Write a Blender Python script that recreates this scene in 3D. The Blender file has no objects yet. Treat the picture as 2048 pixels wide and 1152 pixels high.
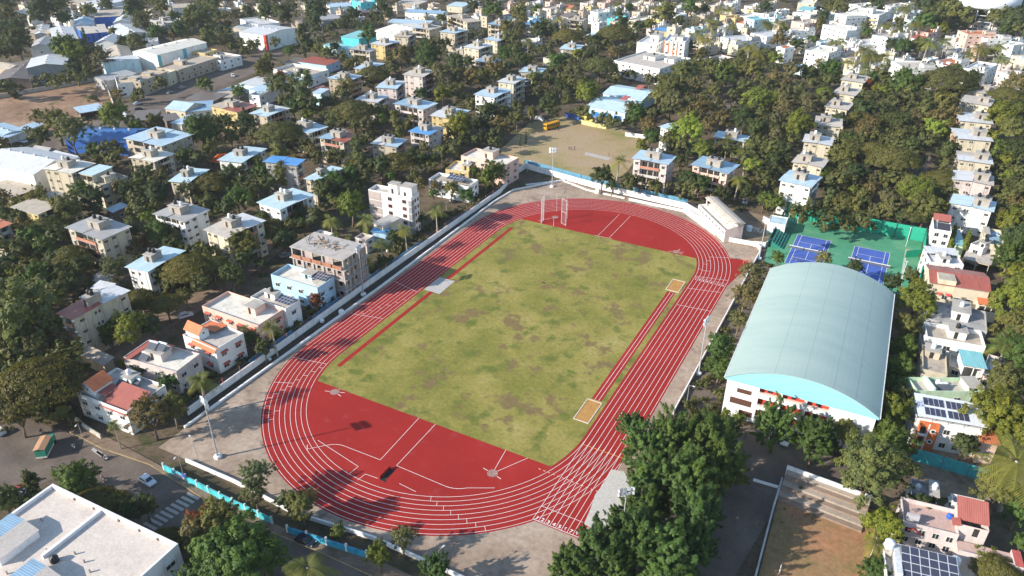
import bpy, bmesh, math, random
import numpy as np
from mathutils import Vector, Matrix
R = math.radians
S = bpy.context.scene
COL = S.collection
# ---------------------------------------------------------------- camera, sky, sun
CAM = np.array([81.42, -166.62, 113.63]); YAW, PIT, ROL, FOC = -0.485951, 0.519169, 0.005845, 1517.507
_f = np.array([math.sin(YAW)*math.cos(PIT), math.cos(YAW)*math.cos(PIT), -math.sin(PIT)])
_r = np.cross(_f, [0, 0, 1]); _r /= np.linalg.norm(_r); _u = np.cross(_r, _f)
_r, _u = _r*math.cos(ROL)+_u*math.sin(ROL), -_r*math.sin(ROL)+_u*math.cos(ROL)
cd = bpy.data.cameras.new('camera'); cam = bpy.data.objects.new('camera', cd); COL.objects.link(cam)
cd.sensor_width = 36; cd.lens = FOC/2048*36; cd.clip_start = 1; cd.clip_end = 6000
cam.matrix_world = Matrix(((_r[0], _u[0], -_f[0], CAM[0]), (_r[1], _u[1], -_f[1], CAM[1]), (_r[2], _u[2], -_f[2], CAM[2]), (0, 0, 0, 1)))
S.camera = cam
SUN_AZ, SUN_EL = 221.6, 26.0           # compass bearing the light comes from, height above horizon
w = bpy.data.worlds.new('World'); S.world = w; w.use_nodes = True
nt = w.node_tree; bg = nt.nodes['Background']; sk = nt.nodes.new('ShaderNodeTexSky')
sk.sky_type = 'NISHITA'; sk.sun_disc = False; sk.sun_elevation = R(SUN_EL); sk.sun_rotation = R(SUN_AZ); sk.air_density = 1.3; sk.dust_density = .4; sk.ozone_density = 2.5
nt.links.new(sk.outputs[0], bg.inputs[0]); bg.inputs[1].default_value = 0.14
sl = bpy.data.lights.new('sun', 'SUN'); sl.energy = 5.0; sl.angle = R(0.5); sl.color = (1.0, 0.92, 0.80)
so = bpy.data.objects.new('sun', sl); COL.objects.link(so); so.location = (-200, -200, 200)
sd = Vector((math.sin(R(SUN_AZ))*math.cos(R(SUN_EL)), math.cos(R(SUN_AZ))*math.cos(R(SUN_EL)), math.sin(R(SUN_EL))))
so.rotation_euler = sd.to_track_quat('Z', 'Y').to_euler()
S.view_settings.view_transform = 'Standard'; S.view_settings.look = 'None'; S.view_settings.gamma = 1; S.view_settings.exposure = 0.68
S.render.engine = 'CYCLES'
S.cycles.max_bounces = 5; S.cycles.diffuse_bounces = 3; S.cycles.transmission_bounces = 3; S.cycles.transparent_max_bounces = 4; S.cycles.glossy_bounces = 2
S.cycles.volume_bounces = 0; S.cycles.caustics_reflective = False; S.cycles.caustics_refractive = False

def at(px, py, z=0.0):
    """ground point (at height z) that the photograph shows at pixel px,py"""
    d = _f*FOC + (px-1024)*_r - (py-576)*_u
    t = (z-CAM[2])/d[2]
    return CAM + d*t
def pix(P):
    D = np.asarray(P)-CAM
    return 1024+FOC*(D@_r)/(D@_f), 576-FOC*(D@_u)/(D@_f)
def dist(P): return float(np.linalg.norm(np.asarray(P)-CAM))

# ---------------------------------------------------------------- materials
MATS = {}
def _noise(nt, scale, detail=4, rough=.6, vec=None):
    n = nt.nodes.new('ShaderNodeTexNoise'); n.inputs['Scale'].default_value = scale; n.inputs['Detail'].default_value = detail; n.inputs['Roughness'].default_value = rough
    if vec is not None: nt.links.new(vec, n.inputs['Vector'])
    return n
def _ramp(nt, fac, stops):
    r = nt.nodes.new('ShaderNodeValToRGB'); nt.links.new(fac, r.inputs[0]); e = r.color_ramp.elements
    while len(e) < len(stops): e.new(.5)
    for q, (p, c) in zip(e, stops): q.position = p; q.color = (*c, 1) if len(c) == 3 else c
    return r
def _mix(nt, fac, a, b, mode='MIX'):
    m = nt.nodes.new('ShaderNodeMix'); m.data_type = 'RGBA'; m.blend_type = mode
    for s, v in ((m.inputs[0], fac), (m.inputs[6], a), (m.inputs[7], b)):
        if isinstance(v, (int, float)): s.default_value = v
        elif isinstance(v, tuple): s.default_value = (*v[:3], 1)
        else: nt.links.new(v, s)
    return m.outputs[2]
def newmat(name, rough=.8, spec=.3):
    m = bpy.data.materials.new(name); m.use_nodes = True
    b = m.node_tree.nodes['Principled BSDF']; b.inputs['Roughness'].default_value = rough; b.inputs['Specular IOR Level'].default_value = spec
    return m, m.node_tree, b
def scl(c, k): return tuple(max(0, min(1, x*k)) for x in c)
def paint(c, dirt=.25, rough=.8, scale=.5):
    """plaster or painted wall: base colour with blotchy weathering"""
    key = ('p', tuple(round(x, 3) for x in c), dirt, rough)
    if key in MATS: return MATS[key]
    m, nt, b = newmat('plaster', rough)
    tc = nt.nodes.new('ShaderNodeTexCoord'); mp = nt.nodes.new('ShaderNodeMapping'); nt.links.new(tc.outputs['Object'], mp.inputs[0]); mp.inputs['Scale'].default_value = (1, 1, .35)
    oi = nt.nodes.new('ShaderNodeObjectInfo'); nt.links.new(oi.outputs['Random'], mp.inputs['Location'])
    n = _noise(nt, scale, 6, .7, mp.outputs[0])
    r = _ramp(nt, n.outputs[0], [(.3, scl(c, 1-dirt*1.5)), (.5, c), (.75, scl(c, 1.06))])
    nt.links.new(r.outputs[0], b.inputs['Base Color']); MATS[key] = m; return m
def slab(c, dirt=.45):
    """bare concrete or plastered roof: stained in patches"""
    key = ('s', tuple(round(x, 3) for x in c), dirt)
    if key in MATS: return MATS[key]
    m, nt, b = newmat('roof_concrete', .9)
    tc = nt.nodes.new('ShaderNodeTexCoord')
    n = _noise(nt, .35, 8, .75, tc.outputs['Object']); n2 = _noise(nt, 2.2, 4, .6, tc.outputs['Object'])
    r = _ramp(nt, n.outputs[0], [(.32, scl(c, 1-dirt)), (.5, c), (.7, scl(c, 1.12))])
    o = _mix(nt, .35, r.outputs[0], _ramp(nt, n2.outputs[0], [(.35, scl(c, .6)), (.65, scl(c, 1.1))]).outputs[0])
    nt.links.new(o, b.inputs['Base Color']); MATS[key] = m; return m
def sheet(c, pitch=.45, axis=0, rough=.45, rust=.3):
    """corrugated sheet: ribs along one local axis and rusty, faded patches"""
    key = ('c', tuple(round(x, 3) for x in c), pitch, axis, rust)
    if key in MATS: return MATS[key]
    m, nt, b = newmat('corrugated_sheet', rough, .4)
    tc = nt.nodes.new('ShaderNodeTexCoord')
    wv = nt.nodes.new('ShaderNodeTexWave'); wv.bands_direction = 'XYZ'[axis]; wv.inputs['Scale'].default_value = .314/pitch*1.0; nt.links.new(tc.outputs['Object'], wv.inputs['Vector'])
    mp = nt.nodes.new('ShaderNodeMapping'); nt.links.new(tc.outputs['Object'], mp.inputs[0]); mp.inputs['Scale'].default_value = (1, .25, 1) if axis == 0 else (.25, 1, 1)
    n = _noise(nt, .9, 6, .7, mp.outputs[0])
    r = _ramp(nt, n.outputs[0], [(.28, scl(c, 1-rust)), (.5, c), (.72, scl(c, 1.15))])
    o = _mix(nt, .18, r.outputs[0], _ramp(nt, wv.outputs[0], [(.1, scl(c, .55)), (.6, scl(c, 1.1))]).outputs[0])
    nt.links.new(o, b.inputs['Base Color'])
    bp = nt.nodes.new('ShaderNodeBump'); bp.inputs['Strength'].default_value = .35; bp.inputs['Distance'].default_value = .08
    nt.links.new(wv.outputs[0], bp.inputs['Height']); nt.links.new(bp.outputs[0], b.inputs['Normal'])
    MATS[key] = m; return m
def plain(c, rough=.6, metal=0.0, spec=.4):
    key = ('f', tuple(round(x, 3) for x in c), rough, metal)
    if key in MATS: return MATS[key]
    m, nt, b = newmat('paint', rough, spec); b.inputs['Metallic'].default_value = metal
    tc = nt.nodes.new('ShaderNodeTexCoord'); n = _noise(nt, 1.7, 3, .6, tc.outputs['Object'])
    r = _ramp(nt, n.outputs[0], [(.3, scl(c, .82)), (.65, scl(c, 1.05))]); nt.links.new(r.outputs[0], b.inputs['Base Color']); MATS[key] = m; return m
def ground_mat(name, stops, scale=.05, fine=1.5, finemix=.35, rough=.95, stops2=None, bump=0, spec=.2, stops3=None):
    m, nt, b = newmat(name, rough, spec)
    g = nt.nodes.new('ShaderNodeNewGeometry'); pos = g.outputs['Position']
    n = _noise(nt, scale, 8, .65, pos); n2 = _noise(nt, fine, 5, .7, pos)
    o = _ramp(nt, n.outputs[0], stops).outputs[0]
    if stops2:
        mp = nt.nodes.new('ShaderNodeMapping'); nt.links.new(pos, mp.inputs[0]); mp.inputs['Location'].default_value = (31, 17, 5)
        n3 = _noise(nt, scale*3.3, 5, .55, mp.outputs[0])
        rr = _ramp(nt, n3.outputs[0], [(stops2[0], (0, 0, 0)), (stops2[1], (1, 1, 1))]); o = _mix(nt, rr.outputs[0], o, stops2[2])
    if stops3:
        mp = nt.nodes.new('ShaderNodeMapping'); nt.links.new(pos, mp.inputs[0]); mp.inputs['Location'].default_value = (7, 63, 9)
        n4 = _noise(nt, stops3[3], 6, .6, mp.outputs[0]); rr = _ramp(nt, n4.outputs[0], [(stops3[0], (0, 0, 0)), (stops3[1], (1, 1, 1))]); o = _mix(nt, rr.outputs[0], o, stops3[2])
    f = _ramp(nt, n2.outputs[0], [(.3, (1-finemix,)*3), (.7, (1+finemix*.4,)*3)])
    o = _mix(nt, 1.0, o, f.outputs[0], 'MULTIPLY'); nt.links.new(o, b.inputs['Base Color'])
    if bump:
        bp = nt.nodes.new('ShaderNodeBump'); bp.inputs['Strength'].default_value = bump; bp.inputs['Distance'].default_value = .3
        nt.links.new(n2.outputs[0], bp.inputs['Height']); nt.links.new(bp.outputs[0], b.inputs['Normal'])
    return m
GLASS, _nt, _b = newmat('window_glass', .12, .6); _b.inputs['Base Color'].default_value = (.03, .035, .04, 1)
DARK = plain((.03, .028, .026), .9); WHITE = paint((.78, .78, .76), .12); WPAINT = plain((.8, .8, .8), .5); GREY = plain((.35, .35, .35), .7); STEEL = plain((.45, .46, .47), .4, .6)
CONC = slab((.42, .39, .35)); BLACKT = plain((.02, .02, .022), .5); TANKW = plain((.75, .77, .8), .45); RED = plain((.45, .06, .04), .6)
LINE = plain((.80, .76, .74), .7)
def solar_mat():
    m, nt, b = newmat('solar_cells', .18, .6)
    tc = nt.nodes.new('ShaderNodeTexCoord'); br = nt.nodes.new('ShaderNodeTexBrick'); br.offset = 0; nt.links.new(tc.outputs['UV'], br.inputs[0])
    br.inputs['Scale'].default_value = 1; br.inputs['Brick Width'].default_value = 1; br.inputs['Row Height'].default_value = 1; br.inputs['Mortar Size'].default_value = .045
    br.inputs['Color1'].default_value = (.045, .05, .085, 1); br.inputs['Color2'].default_value = (.055, .06, .085, 1); br.inputs['Mortar'].default_value = (.5, .52, .55, 1)
    nt.links.new(br.outputs[0], b.inputs['Base Color']); return m
SOLAR = solar_mat()

# ---------------------------------------------------------------- mesh builder
class MB:
    def __init__(s): s.v = []; s.f = []; s.m = []; s.uv = {}; s.mats = []
    def mi(s, mat):
        if mat not in s.mats: s.mats.append(mat)
        return s.mats.index(mat)
    def face(s, pts, mat, uv=None):
        k = len(s.v); s.v += [tuple(map(float, p)) for p in pts]; s.f.append(tuple(range(k, k+len(pts)))); s.m.append(s.mi(mat))
        if uv: s.uv[len(s.f)-1] = uv
    def box(s, x0, y0, z0, x1, y1, z1, mat, top=None, bottom=False):
        a, b, c, d = (x0, y0), (x1, y0), (x1, y1), (x0, y1)
        s.prism([a, b, c, d], z0, z1, mat, top, bottom)
    def prism(s, poly, z0, z1, mat, top=None, bottom=False):
        n = len(poly)
        for i in range(n):
            (xa, ya), (xb, yb) = poly[i], poly[(i+1) % n]
            s.face([(xa, ya, z0), (xb, yb, z0), (xb, yb, z1), (xa, ya, z1)], mat)
        if top is not False: s.face([(x, y, z1) for x, y in poly], top or mat)
        if bottom: s.face([(x, y, z0) for x, y in reversed(poly)], mat)
    def slabq(s, p, t, mat, edge=None):
        """four points (counter-clockwise from above) thickened downward"""
        q = [(a, b, c-t) for a, b, c in p]; s.face(p, mat); s.face(q[::-1], edge or mat)
        for i in range(4):
            j = (i+1) % 4; s.face([q[i], q[j], p[j], p[i]], edge or mat)
    def tube(s, pts, r, mat, n=6, cap=True):
        pts = [np.array(p, float) for p in pts]; rs = r if isinstance(r, (list, tuple)) else [r]*len(pts); rings = []
        for i, p in enumerate(pts):
            d = pts[min(i+1, len(pts)-1)]-pts[max(i-1, 0)]; d /= np.linalg.norm(d)+1e-9
            a = np.cross(d, [0, 0, 1] if abs(d[2]) < .9 else [1, 0, 0]); a /= np.linalg.norm(a); b = np.cross(d, a)
            k = len(s.v); s.v += [tuple(p+rs[i]*(math.cos(t)*a+math.sin(t)*b)) for t in [2*math.pi*j/n for j in range(n)]]; rings.append(k)
        mi = s.mi(mat)
        for k0, k1 in zip(rings, rings[1:]):
            for j in range(n): s.f.append((k0+j, k0+(j+1) % n, k1+(j+1) % n, k1+j)); s.m.append(mi)
        if cap: s.f.append(tuple(range(rings[-1], rings[-1]+n))); s.m.append(mi); s.f.append(tuple(range(rings[0]+n-1, rings[0]-1, -1))); s.m.append(mi)
    def lathe(s, prof, mat, c=(0, 0), n=14):
        rings = []
        for r, z in prof:
            k = len(s.v); s.v += [(c[0]+r*math.cos(2*math.pi*j/n), c[1]+r*math.sin(2*math.pi*j/n), z) for j in range(n)]; rings.append(k)
        mi = s.mi(mat)
        for k0, k1 in zip(rings, rings[1:]):
            for j in range(n): s.f.append((k0+j, k0+(j+1) % n, k1+(j+1) % n, k1+j)); s.m.append(mi)
        s.f.append(tuple(range(rings[-1], rings[-1]+n))); s.m.append(mi)
    def mesh(s, name, smooth=False):
        me = bpy.data.meshes.new(name); me.from_pydata(s.v, [], s.f)
        for m in s.mats: me.materials.append(m)
        me.polygons.foreach_set('material_index', s.m)
        if s.uv:
            ul = me.uv_layers.new(name='UVMap')
            for fi, uv in s.uv.items():
                for li, c in zip(me.polygons[fi].loop_indices, uv): ul.data[li].uv = c
        if smooth: me.polygons.foreach_set('use_smooth', [True]*len(me.polygons))
        me.update(); return me
    def build(s, name, parent=None, smooth=False):
        return link(name, s.mesh(name, smooth), parent)
def link(name, me, parent=None, loc=None, rz=0, sc=None):
    o = bpy.data.objects.new(name, me); COL.objects.link(o)
    if parent is not None: o.parent = parent
    if loc is not None: o.location = loc
    if rz: o.rotation_euler = (0, 0, rz)
    if sc is not None: o.scale = sc if isinstance(sc, (tuple, list)) else (sc,)*3
    return o
def tag(o, label=None, cat=None, group=None, kind=None):
    if label: o['label'] = label
    if cat: o['category'] = cat
    if group: o['group'] = group
    if kind: o['kind'] = kind
    return o
def empty(name, M=None, loc=None, rz=0):
    o = bpy.data.objects.new(name, None); COL.objects.link(o); o.empty_display_size = .5
    if M is not None: o.matrix_world = M
    if loc is not None: o.location = loc; o.rotation_euler = (0, 0, rz)
    return o
def copy_tree(o, parent=None):
    c = o.copy(); COL.objects.link(c)
    if parent is not None: c.parent = parent
    for ch in list(o.children): copy_tree(ch, c)
    return c
def flat(name, poly, z, mat, kind='structure', px=False):
    if px: poly = [tuple(at(*p)[:2]) for p in poly]
    me = bpy.data.meshes.new(name); bm = bmesh.new()
    vs = [bm.verts.new((x, y, z)) for x, y in poly]; f = bm.faces.new(vs); bm.normal_update()
    if f.normal.z < 0: f.normal_flip()
    bmesh.ops.triangulate(bm, faces=bm.faces[:]); bm.to_mesh(me); bm.free(); me.materials.append(mat)
    o = link(name, me); o['kind'] = kind; return o
rng = random.Random(7)
LM = []        # landmarks for descriptions: (px, py, phrase)
TODO = []      # things whose description is composed at the end: (obj, look, px, py, category)
# ---------------------------------------------------------------- ground and surfaces
earth = ground_mat('earth', [(.3, (.075, .055, .038)), (.5, (.13, .095, .065)), (.68, (.19, .14, .095))], .06, 1.2, .4, stops2=(.5, .62, (.07, .075, .03)))
dirt = ground_mat('packed_dirt', [(.3, (.27, .195, .145)), (.5, (.38, .29, .22)), (.7, (.48, .385, .31))], .09, .9, .3, stops2=(.56, .68, (.27, .20, .155)), stops3=(.62, .70, (.16, .12, .095), .11))
asphalt = ground_mat('asphalt', [(.3, (.105, .082, .070)), (.5, (.15, .12, .10)), (.7, (.21, .165, .132))], .12, 2.0, .25, stops2=(.6, .75, (.17, .12, .085)))
paving = ground_mat('dusty_paving', [(.3, (.15, .105, .075)), (.5, (.22, .16, .115)), (.7, (.29, .22, .165))], .25, 2.5, .3)
grassm = ground_mat('pitch_grass', [(.30, (.155, .16, .033)), (.44, (.225, .208, .047)), (.56, (.30, .258, .07)), (.72, (.375, .31, .115))], .055, 1.1, .3, stops2=(.53, .66, (.135, .155, .032)), bump=.3, stops3=(.55, .625, (.20, .145, .062), .16))
rubber = ground_mat('red_rubber', [(.3, (.28, .018, .015)), (.55, (.325, .021, .017)), (.75, (.385, .033, .026))], .045, 3, .14, .85, stops3=(.57, .72, (.33, .036, .034), .35))
cricket = ground_mat('dry_turf', [(.36, (.40, .29, .19)), (.5, (.37, .275, .155)), (.62, (.25, .23, .085))], .035, .8, .22)
bare = ground_mat('bare_soil', [(.3, (.20, .115, .07)), (.5, (.30, .185, .12)), (.7, (.40, .28, .19))], .05, .6, .35, stops2=(.58, .68, (.15, .12, .06)))
clay = ground_mat('red_clay', [(.3, (.20, .165, .07)), (.48, (.30, .19, .095)), (.65, (.42, .20, .11))], .06, .9, .35, stops2=(.56, .7, (.20, .17, .065)))
tgreen = ground_mat('court_green', [(.3, (.06, .24, .14)), (.5, (.08, .29, .17)), (.7, (.16, .33, .19))], .12, .8, .12)
tblue = ground_mat('court_blue', [(.3, (.05, .10, .34)), (.5, (.065, .125, .42)), (.7, (.09, .16, .45))], .12, .8, .1)
big = MB(); big.face([(-2600, -900, -.03), (1600, -900, -.03), (1600, 3200, -.03), (-2600, 3200, -.03)], earth)
tag(big.build('ground'), kind='structure')
# roads and open plots (outlines measured on the ground)
flat('road', [(-60, 790), (60, 840), (140, 865), (203, 897), (300, 930), (410, 1000), (480, 1040), (560, 1072), (640, 1105), (735, 1150), (830, 1200), (560, 1215), (470, 1130), (380, 1080), (250, 1050), (180, 1010), (120, 950), (0, 1010), (-80, 1050)], .004, asphalt, px=True)
pv = MB()
ppoly = [tuple(at(*p)[:2]) for p in [(150, 835), (203, 868), (330, 937), (440, 998), (570, 1058), (735, 1110), (850, 1165), (850, 1195), (735, 1148), (640, 1104), (560, 1071), (480, 1039), (410, 999), (300, 929), (203, 896), (140, 864)]]
pv.prism(ppoly[::-1] if False else ppoly, -.02, .14, paving); po = pv.build('pavement'); tag(po, kind='structure')
bm = bmesh.new(); bm.from_mesh(po.data); bmesh.ops.recalc_face_normals(bm, faces=bm.faces[:]); bmesh.ops.triangulate(bm, faces=[f for f in bm.faces if len(f.verts) > 4]); bm.to_mesh(po.data); bm.free()
kb = MB()
kp = [at(*p) for p in [(140, 864), (203, 896), (300, 929), (410, 999), (480, 1039), (560, 1071), (640, 1104), (735, 1148), (850, 1195)]]
for a, b in zip(kp, kp[1:]):
    d = (b-a)/np.linalg.norm(b-a); n = np.array([-d[1], d[0], 0])*.16
    if n[1] > 0: n = -n
    kb.slabq([(*(a+n)[:2], .17), (*(b+n)[:2], .17), (*b[:2], .17), (*a[:2], .17)], .2, paint((.38, .28, .15), .4))
tag(kb.build('kerb'), kind='structure')
zb = MB()
for i in range(12):
    t = i/11; a = np.array([-26.6, -95.9])*(1-t)+np.array([-28.0, -109])*t; zx = 3.4
    zb.face([(a[0]-zx, a[1]-.33, .012), (a[0], a[1]-.33, .012), (a[0], a[1]+.33, .012), (a[0]-zx, a[1]+.33, .012)], plain((.42, .39, .36), .9))
for (px, py) in ((197, 903), (207, 908)):
    a = at(px, py); zb.face([(a[0]-2, a[1]-.4, .012), (a[0]+2, a[1]-.9, .012), (a[0]+2, a[1]-.2, .012), (a[0]-2, a[1]+.3, .012)], plain((.42, .39, .36), .9))
tag(zb.build('road_markings'), kind='structure')
flat('path', [(49.9, 72), (56.5, 72), (57.0, -21.0), (92, -23), (92, -33), (78, -44), (76, -49), (66, -115), (49, -115), (46, -75), (50, -60), (49.9, -26)], .006, asphalt)
flat('playground_ground', [(1566, 962), (1760, 1024), (1745, 1085), (1725, 1200), (1505, 1200)], .008, clay, px=True)
flat('yard', [(1830, 880), (2060, 940), (2080, 1010), (1820, 990)], .008, ground_mat('yard_soil', [(.3, (.16, .11, .075)), (.6, (.30, .23, .16))], .1, .8, .3), px=True)
flat('cricket_field', [(1000, 300), (1060, 245), (1130, 232), (1262, 262), (1300, 278), (1250, 350), (1190, 372), (1048, 336), (1015, 345)], .004, cricket, px=True)
flat('cricket_pitch', [(1172, 304), (1222, 316), (1216, 321), (1168, 309)], .012, ground_mat('pitch_concrete', [(.3, (.40, .37, .33)), (.7, (.5, .47, .43))], .3), px=True)
flat('bare_plot', [(-60, 200), (0, 186), (140, 172), (212, 168), (222, 190), (238, 232), (200, 240), (90, 268), (0, 292), (-80, 310)], .004, bare, px=True)
flat('main_road', [(60, 296), (150, 262), (240, 212), (300, 188), (390, 152), (470, 120), (510, 112), (560, 72), (640, 60), (650, 70), (590, 88), (520, 142), (400, 190), (330, 232), (260, 260), (200, 285), (90, 318)], .005, asphalt, px=True)
flat('lane', [(500, 282), (560, 262), (700, 275), (760, 300), (740, 312), (640, 285), (540, 300)], .005, paving, px=True)
flat('back_lane', [(150, 700), (190, 735), (240, 720), (330, 660), (420, 610), (540, 520), (600, 470), (585, 455), (470, 540), (330, 620), (220, 690)], .005, paving, px=True)
# stadium ground
flat('concourse', [(-46.6, -90.3), (30, -89.2), (52, -89), (49.4, -24), (49.0, 73.5), (36.8, 72.6), (17.5, 90.6), (-19.6, 93.2), (-33, 96.5), (-46.8, 80), (-47.5, 63)], .004, dirt)
HL, R0, LW = 42.07, 35.22, 1.22
def oval(r, n=48, y0=HL):
    return [(r*math.cos(t), y0+r*math.sin(t)) for t in [math.pi*i/n for i in range(n+1)]] + [(-r*math.cos(t), -y0-r*math.sin(t)) for t in [math.pi*i/n for i in range(n+1)]]
RO = R0+8*LW
flat('running_track', oval(RO+.45), .012, rubber)
flat('sprint_chute', [(R0-.15, -50), (RO+.45, -50), (RO+.45, -70.1), (R0-.15, -70.1)], .016, rubber)
flat('track_apron', [(RO+.2, 40), (47.4, 52), (47.6, 61.5), (41.8, 60.5)], .008, rubber)
# grass between the two D areas, cut to the inside of the bends
gy = 54.8; ri = R0-.75; gp = []
a0 = math.asin((gy-HL)/ri)
for i in range(13): t = a0*i/12; gp.append((ri*math.cos(t), HL+ri*math.sin(t)))
gp2 = [(-x, y) for x, y in gp[::-1]]; top = gp+gp2; grass = top+[(-x, -y) for x, y in top]
flat('grass_field', grass, .03, grassm)
# runways, mats, pits
flat('right_runway', [(30.6, -29), (33.1, -29), (32.9, 29.8), (30.5, 29.8)], .042, rubber)
flat('left_runway', [(-32.1, -47.5), (-30.8, -47.5), (-30.8, -4.3), (-32.1, -4.3)], .042, rubber)
flat('left_runway_end', [(-32.1, 4.5), (-30.8, 4.5), (-30.8, 47), (-32.1, 47)], .042, rubber)
flat('concrete_pad', [(-34.2, -4.3), (-28.7, -4.3), (-28.8, 4.6), (-34.3, 4.4)], .05, ground_mat('pad_concrete', [(.3, (.42, .39, .37)), (.7, (.52, .49, .47))], .3, 2))
# painted lines
L = MB(); LZ = .024
def ring(r, w=.046, z=LZ, seg=None):
    a, b = oval(r-w, 64), oval(r+w, 64)
    for i in range(len(a)):
        j = (i+1) % len(a); L.face([(*a[i], z), (*b[i], z), (*b[j], z), (*a[j], z)], LINE)
def seg(x0, y0, x1, y1, w=.048, z=LZ, mat=None):
    d = np.array([x1-x0, y1-y0]); l = np.linalg.norm(d); d /= l; n = np.array([-d[1], d[0]])*w
    L.face([(x0-n[0], y0-n[1], z), (x1-n[0], y1-n[1], z), (x1+n[0], y1+n[1], z), (x0+n[0], y0+n[1], z)][::1], mat or LINE)
def arc(cx, cy, r, a0, a1, w=.055, z=LZ, n=16):
    for i in range(n):
        t0, t1 = R(a0+(a1-a0)*i/n), R(a0+(a1-a0)*(i+1)/n); seg(cx+r*math.cos(t0), cy+r*math.sin(t0), cx+r*math.cos(t1), cy+r*math.sin(t1), w, z)
for k in range(9): ring(R0+k*LW)
for k in range(9): seg(R0+k*LW, -HL, R0+k*LW, -69.8, z=LZ+.004)
seg(R0, -69.8, RO, -69.8, .07); seg(R0, -65.9, RO, -65.9, .05)
yel = plain((.75, .42, .12), .7)
seg(R0, -HL-3, RO, -HL-3, .06, LZ+.008, yel)
for i in range(14): seg(30+i*1.1, -56.6-.02*i, 30.5+i*1.1, -56.62-.02*i, .09, LZ+.008, plain((.75, .5, .4), .7))
for y, x1 in ((42.9, RO), (34.5, RO), (23.5, RO)): seg(R0, y, x1, y+(2.2 if y > 24 else 1), .06)
seg(R0, 42.3, RO, 42.3, .05)
def radial(side, ang, k0, k1, w=.05):
    # short cross line in the bend, ang measured from the straight
    cy = HL*side; t = R(ang)
    f = lambda r: (r*math.cos(t), cy+side*r*math.sin(t))
    seg(*f(R0+k0*LW), *f(R0+k1*LW), w, LZ+.003)
for (s, a, k0, k1) in ((1, 24, 3, 8), (1, 10, 0, 1), (1, 16, 1, 2), (1, 20, 2, 3), (1, 9, 1, 3), (1, 44, 4, 5), (1, 52, 5, 6), (1, 60, 6, 7), (1, 34, 7, 8), (1, 125, 3, 4), (1, 133, 4, 5), (1, 140, 5, 6), (1, 170, 0, 8),
                       (-1, 170, 0, 8), (-1, 156, 4, 8), (-1, 148, 7, 8), (-1, 150, 6, 7), (-1, 152, 5, 6), (-1, 154, 4, 5), (-1, 158, 3, 4), (-1, 161, 2, 3), (-1, 164, 1, 2), (-1, 167, 0, 1), (-1, 137, 6, 7), (-1, 141, 5, 6), (-1, 144, 7, 8)): radial(s, a, k0, k1)
for k in range(8): radial(-1, 66-k*2.2, k, k+1, .04)
for y in (-6.5, -23.5): seg(-R0, y, -RO, y+2.2*(-1 if y < -10 else 1), .05)
for k in range(6): seg(-(R0+k*LW), -12-2.4*k, -(R0+(k+1)*LW), -12-2.4*k, .04)
for k in range(4): seg(-(R0+k*LW), 52-HL+HL-8-2*k, -(R0+(k+1)*LW), 44-2*k, .04)
seg(31.4, -29, 31.4, 29.6, .05, .05); seg(32.4, -29, 32.4, 29.6, .05, .05)
# near D area: javelin runway, water jump lane, throwing sectors
seg(-1.9, -54.3, -1.3, -70.4); seg(2.7, -54.9, 2.8, -70.2); arc(.4, -62.6, 8.2, 72, 108, .06); seg(-1.3, -70.4, -11, -70.6); arc(-11, -75, 4.4, 90, 140); seg(-14.4, -72.1, -17.5, -75.2); arc(-10, -68, 10.4, 216, 226)
seg(2.8, -70.2, 15.2, -70.4); arc(15.2, -64.2, 6.2, 270, 312); seg(19.3, -68.8, 24.5, -66.0)
seg(-17.3, -71.9, -4.2, -74.3); seg(-4.2, -74.3, -4.5, -76.8); seg(-1.5, -75.4, -1.8, -77.6); seg(-1.5, -75.4, 1.6, -75.2); seg(5.2, -74.2, 10.8, -74.6)
for (x, y, ang, s) in ((22, -62.5, 97, 9), (22, -62.5, 60, 9.6)): seg(x+1.2*math.cos(R(ang)), y+1.2*math.sin(R(ang)), x+s*math.cos(R(ang)), y+s*math.sin(R(ang)))
for cx, cy in ((-25.4, -56.3), (24.8, 56.3), (22, -62.5)):
    for a in (20, 75, 200, 345) if cy != -62.5 else (170, 345): seg(cx+1.3*math.cos(R(a)), cy+1.3*math.sin(R(a)), cx+2.5*math.cos(R(a)), cy+2.5*math.sin(R(a)), .07)
# far D area
seg(-2.5, 75.8, -2.5, 55); seg(1.6, 76.1, 1.5, 55.2); seg(-3.6, 54.98, 2.6, 55.3, .06); seg(-22.4, 62, -19.2, 54.9); seg(-21.6, 62, -26, 56.5)
tag(L.build('painted_lines'), kind='structure')
# lane numbers painted on the track
def numerals(y, size, rot, z, x0=R0):
    for k in range(8):
        c = bpy.data.curves.new('lane_number', 'FONT'); c.body = str(k+1); c.size = size; c.align_x = 'CENTER'; c.materials.append(LINE); c.offset = .03
        o = bpy.data.objects.new('lane_number', c); COL.objects.link(o); o.location = (x0+(k+.5)*LW, y, z); o.rotation_euler = (0, 0, rot); o['kind'] = 'structure'
numerals(-69.5, 1.25, 0, .034); numerals(41.6, 1.25, math.pi, .034)
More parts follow.
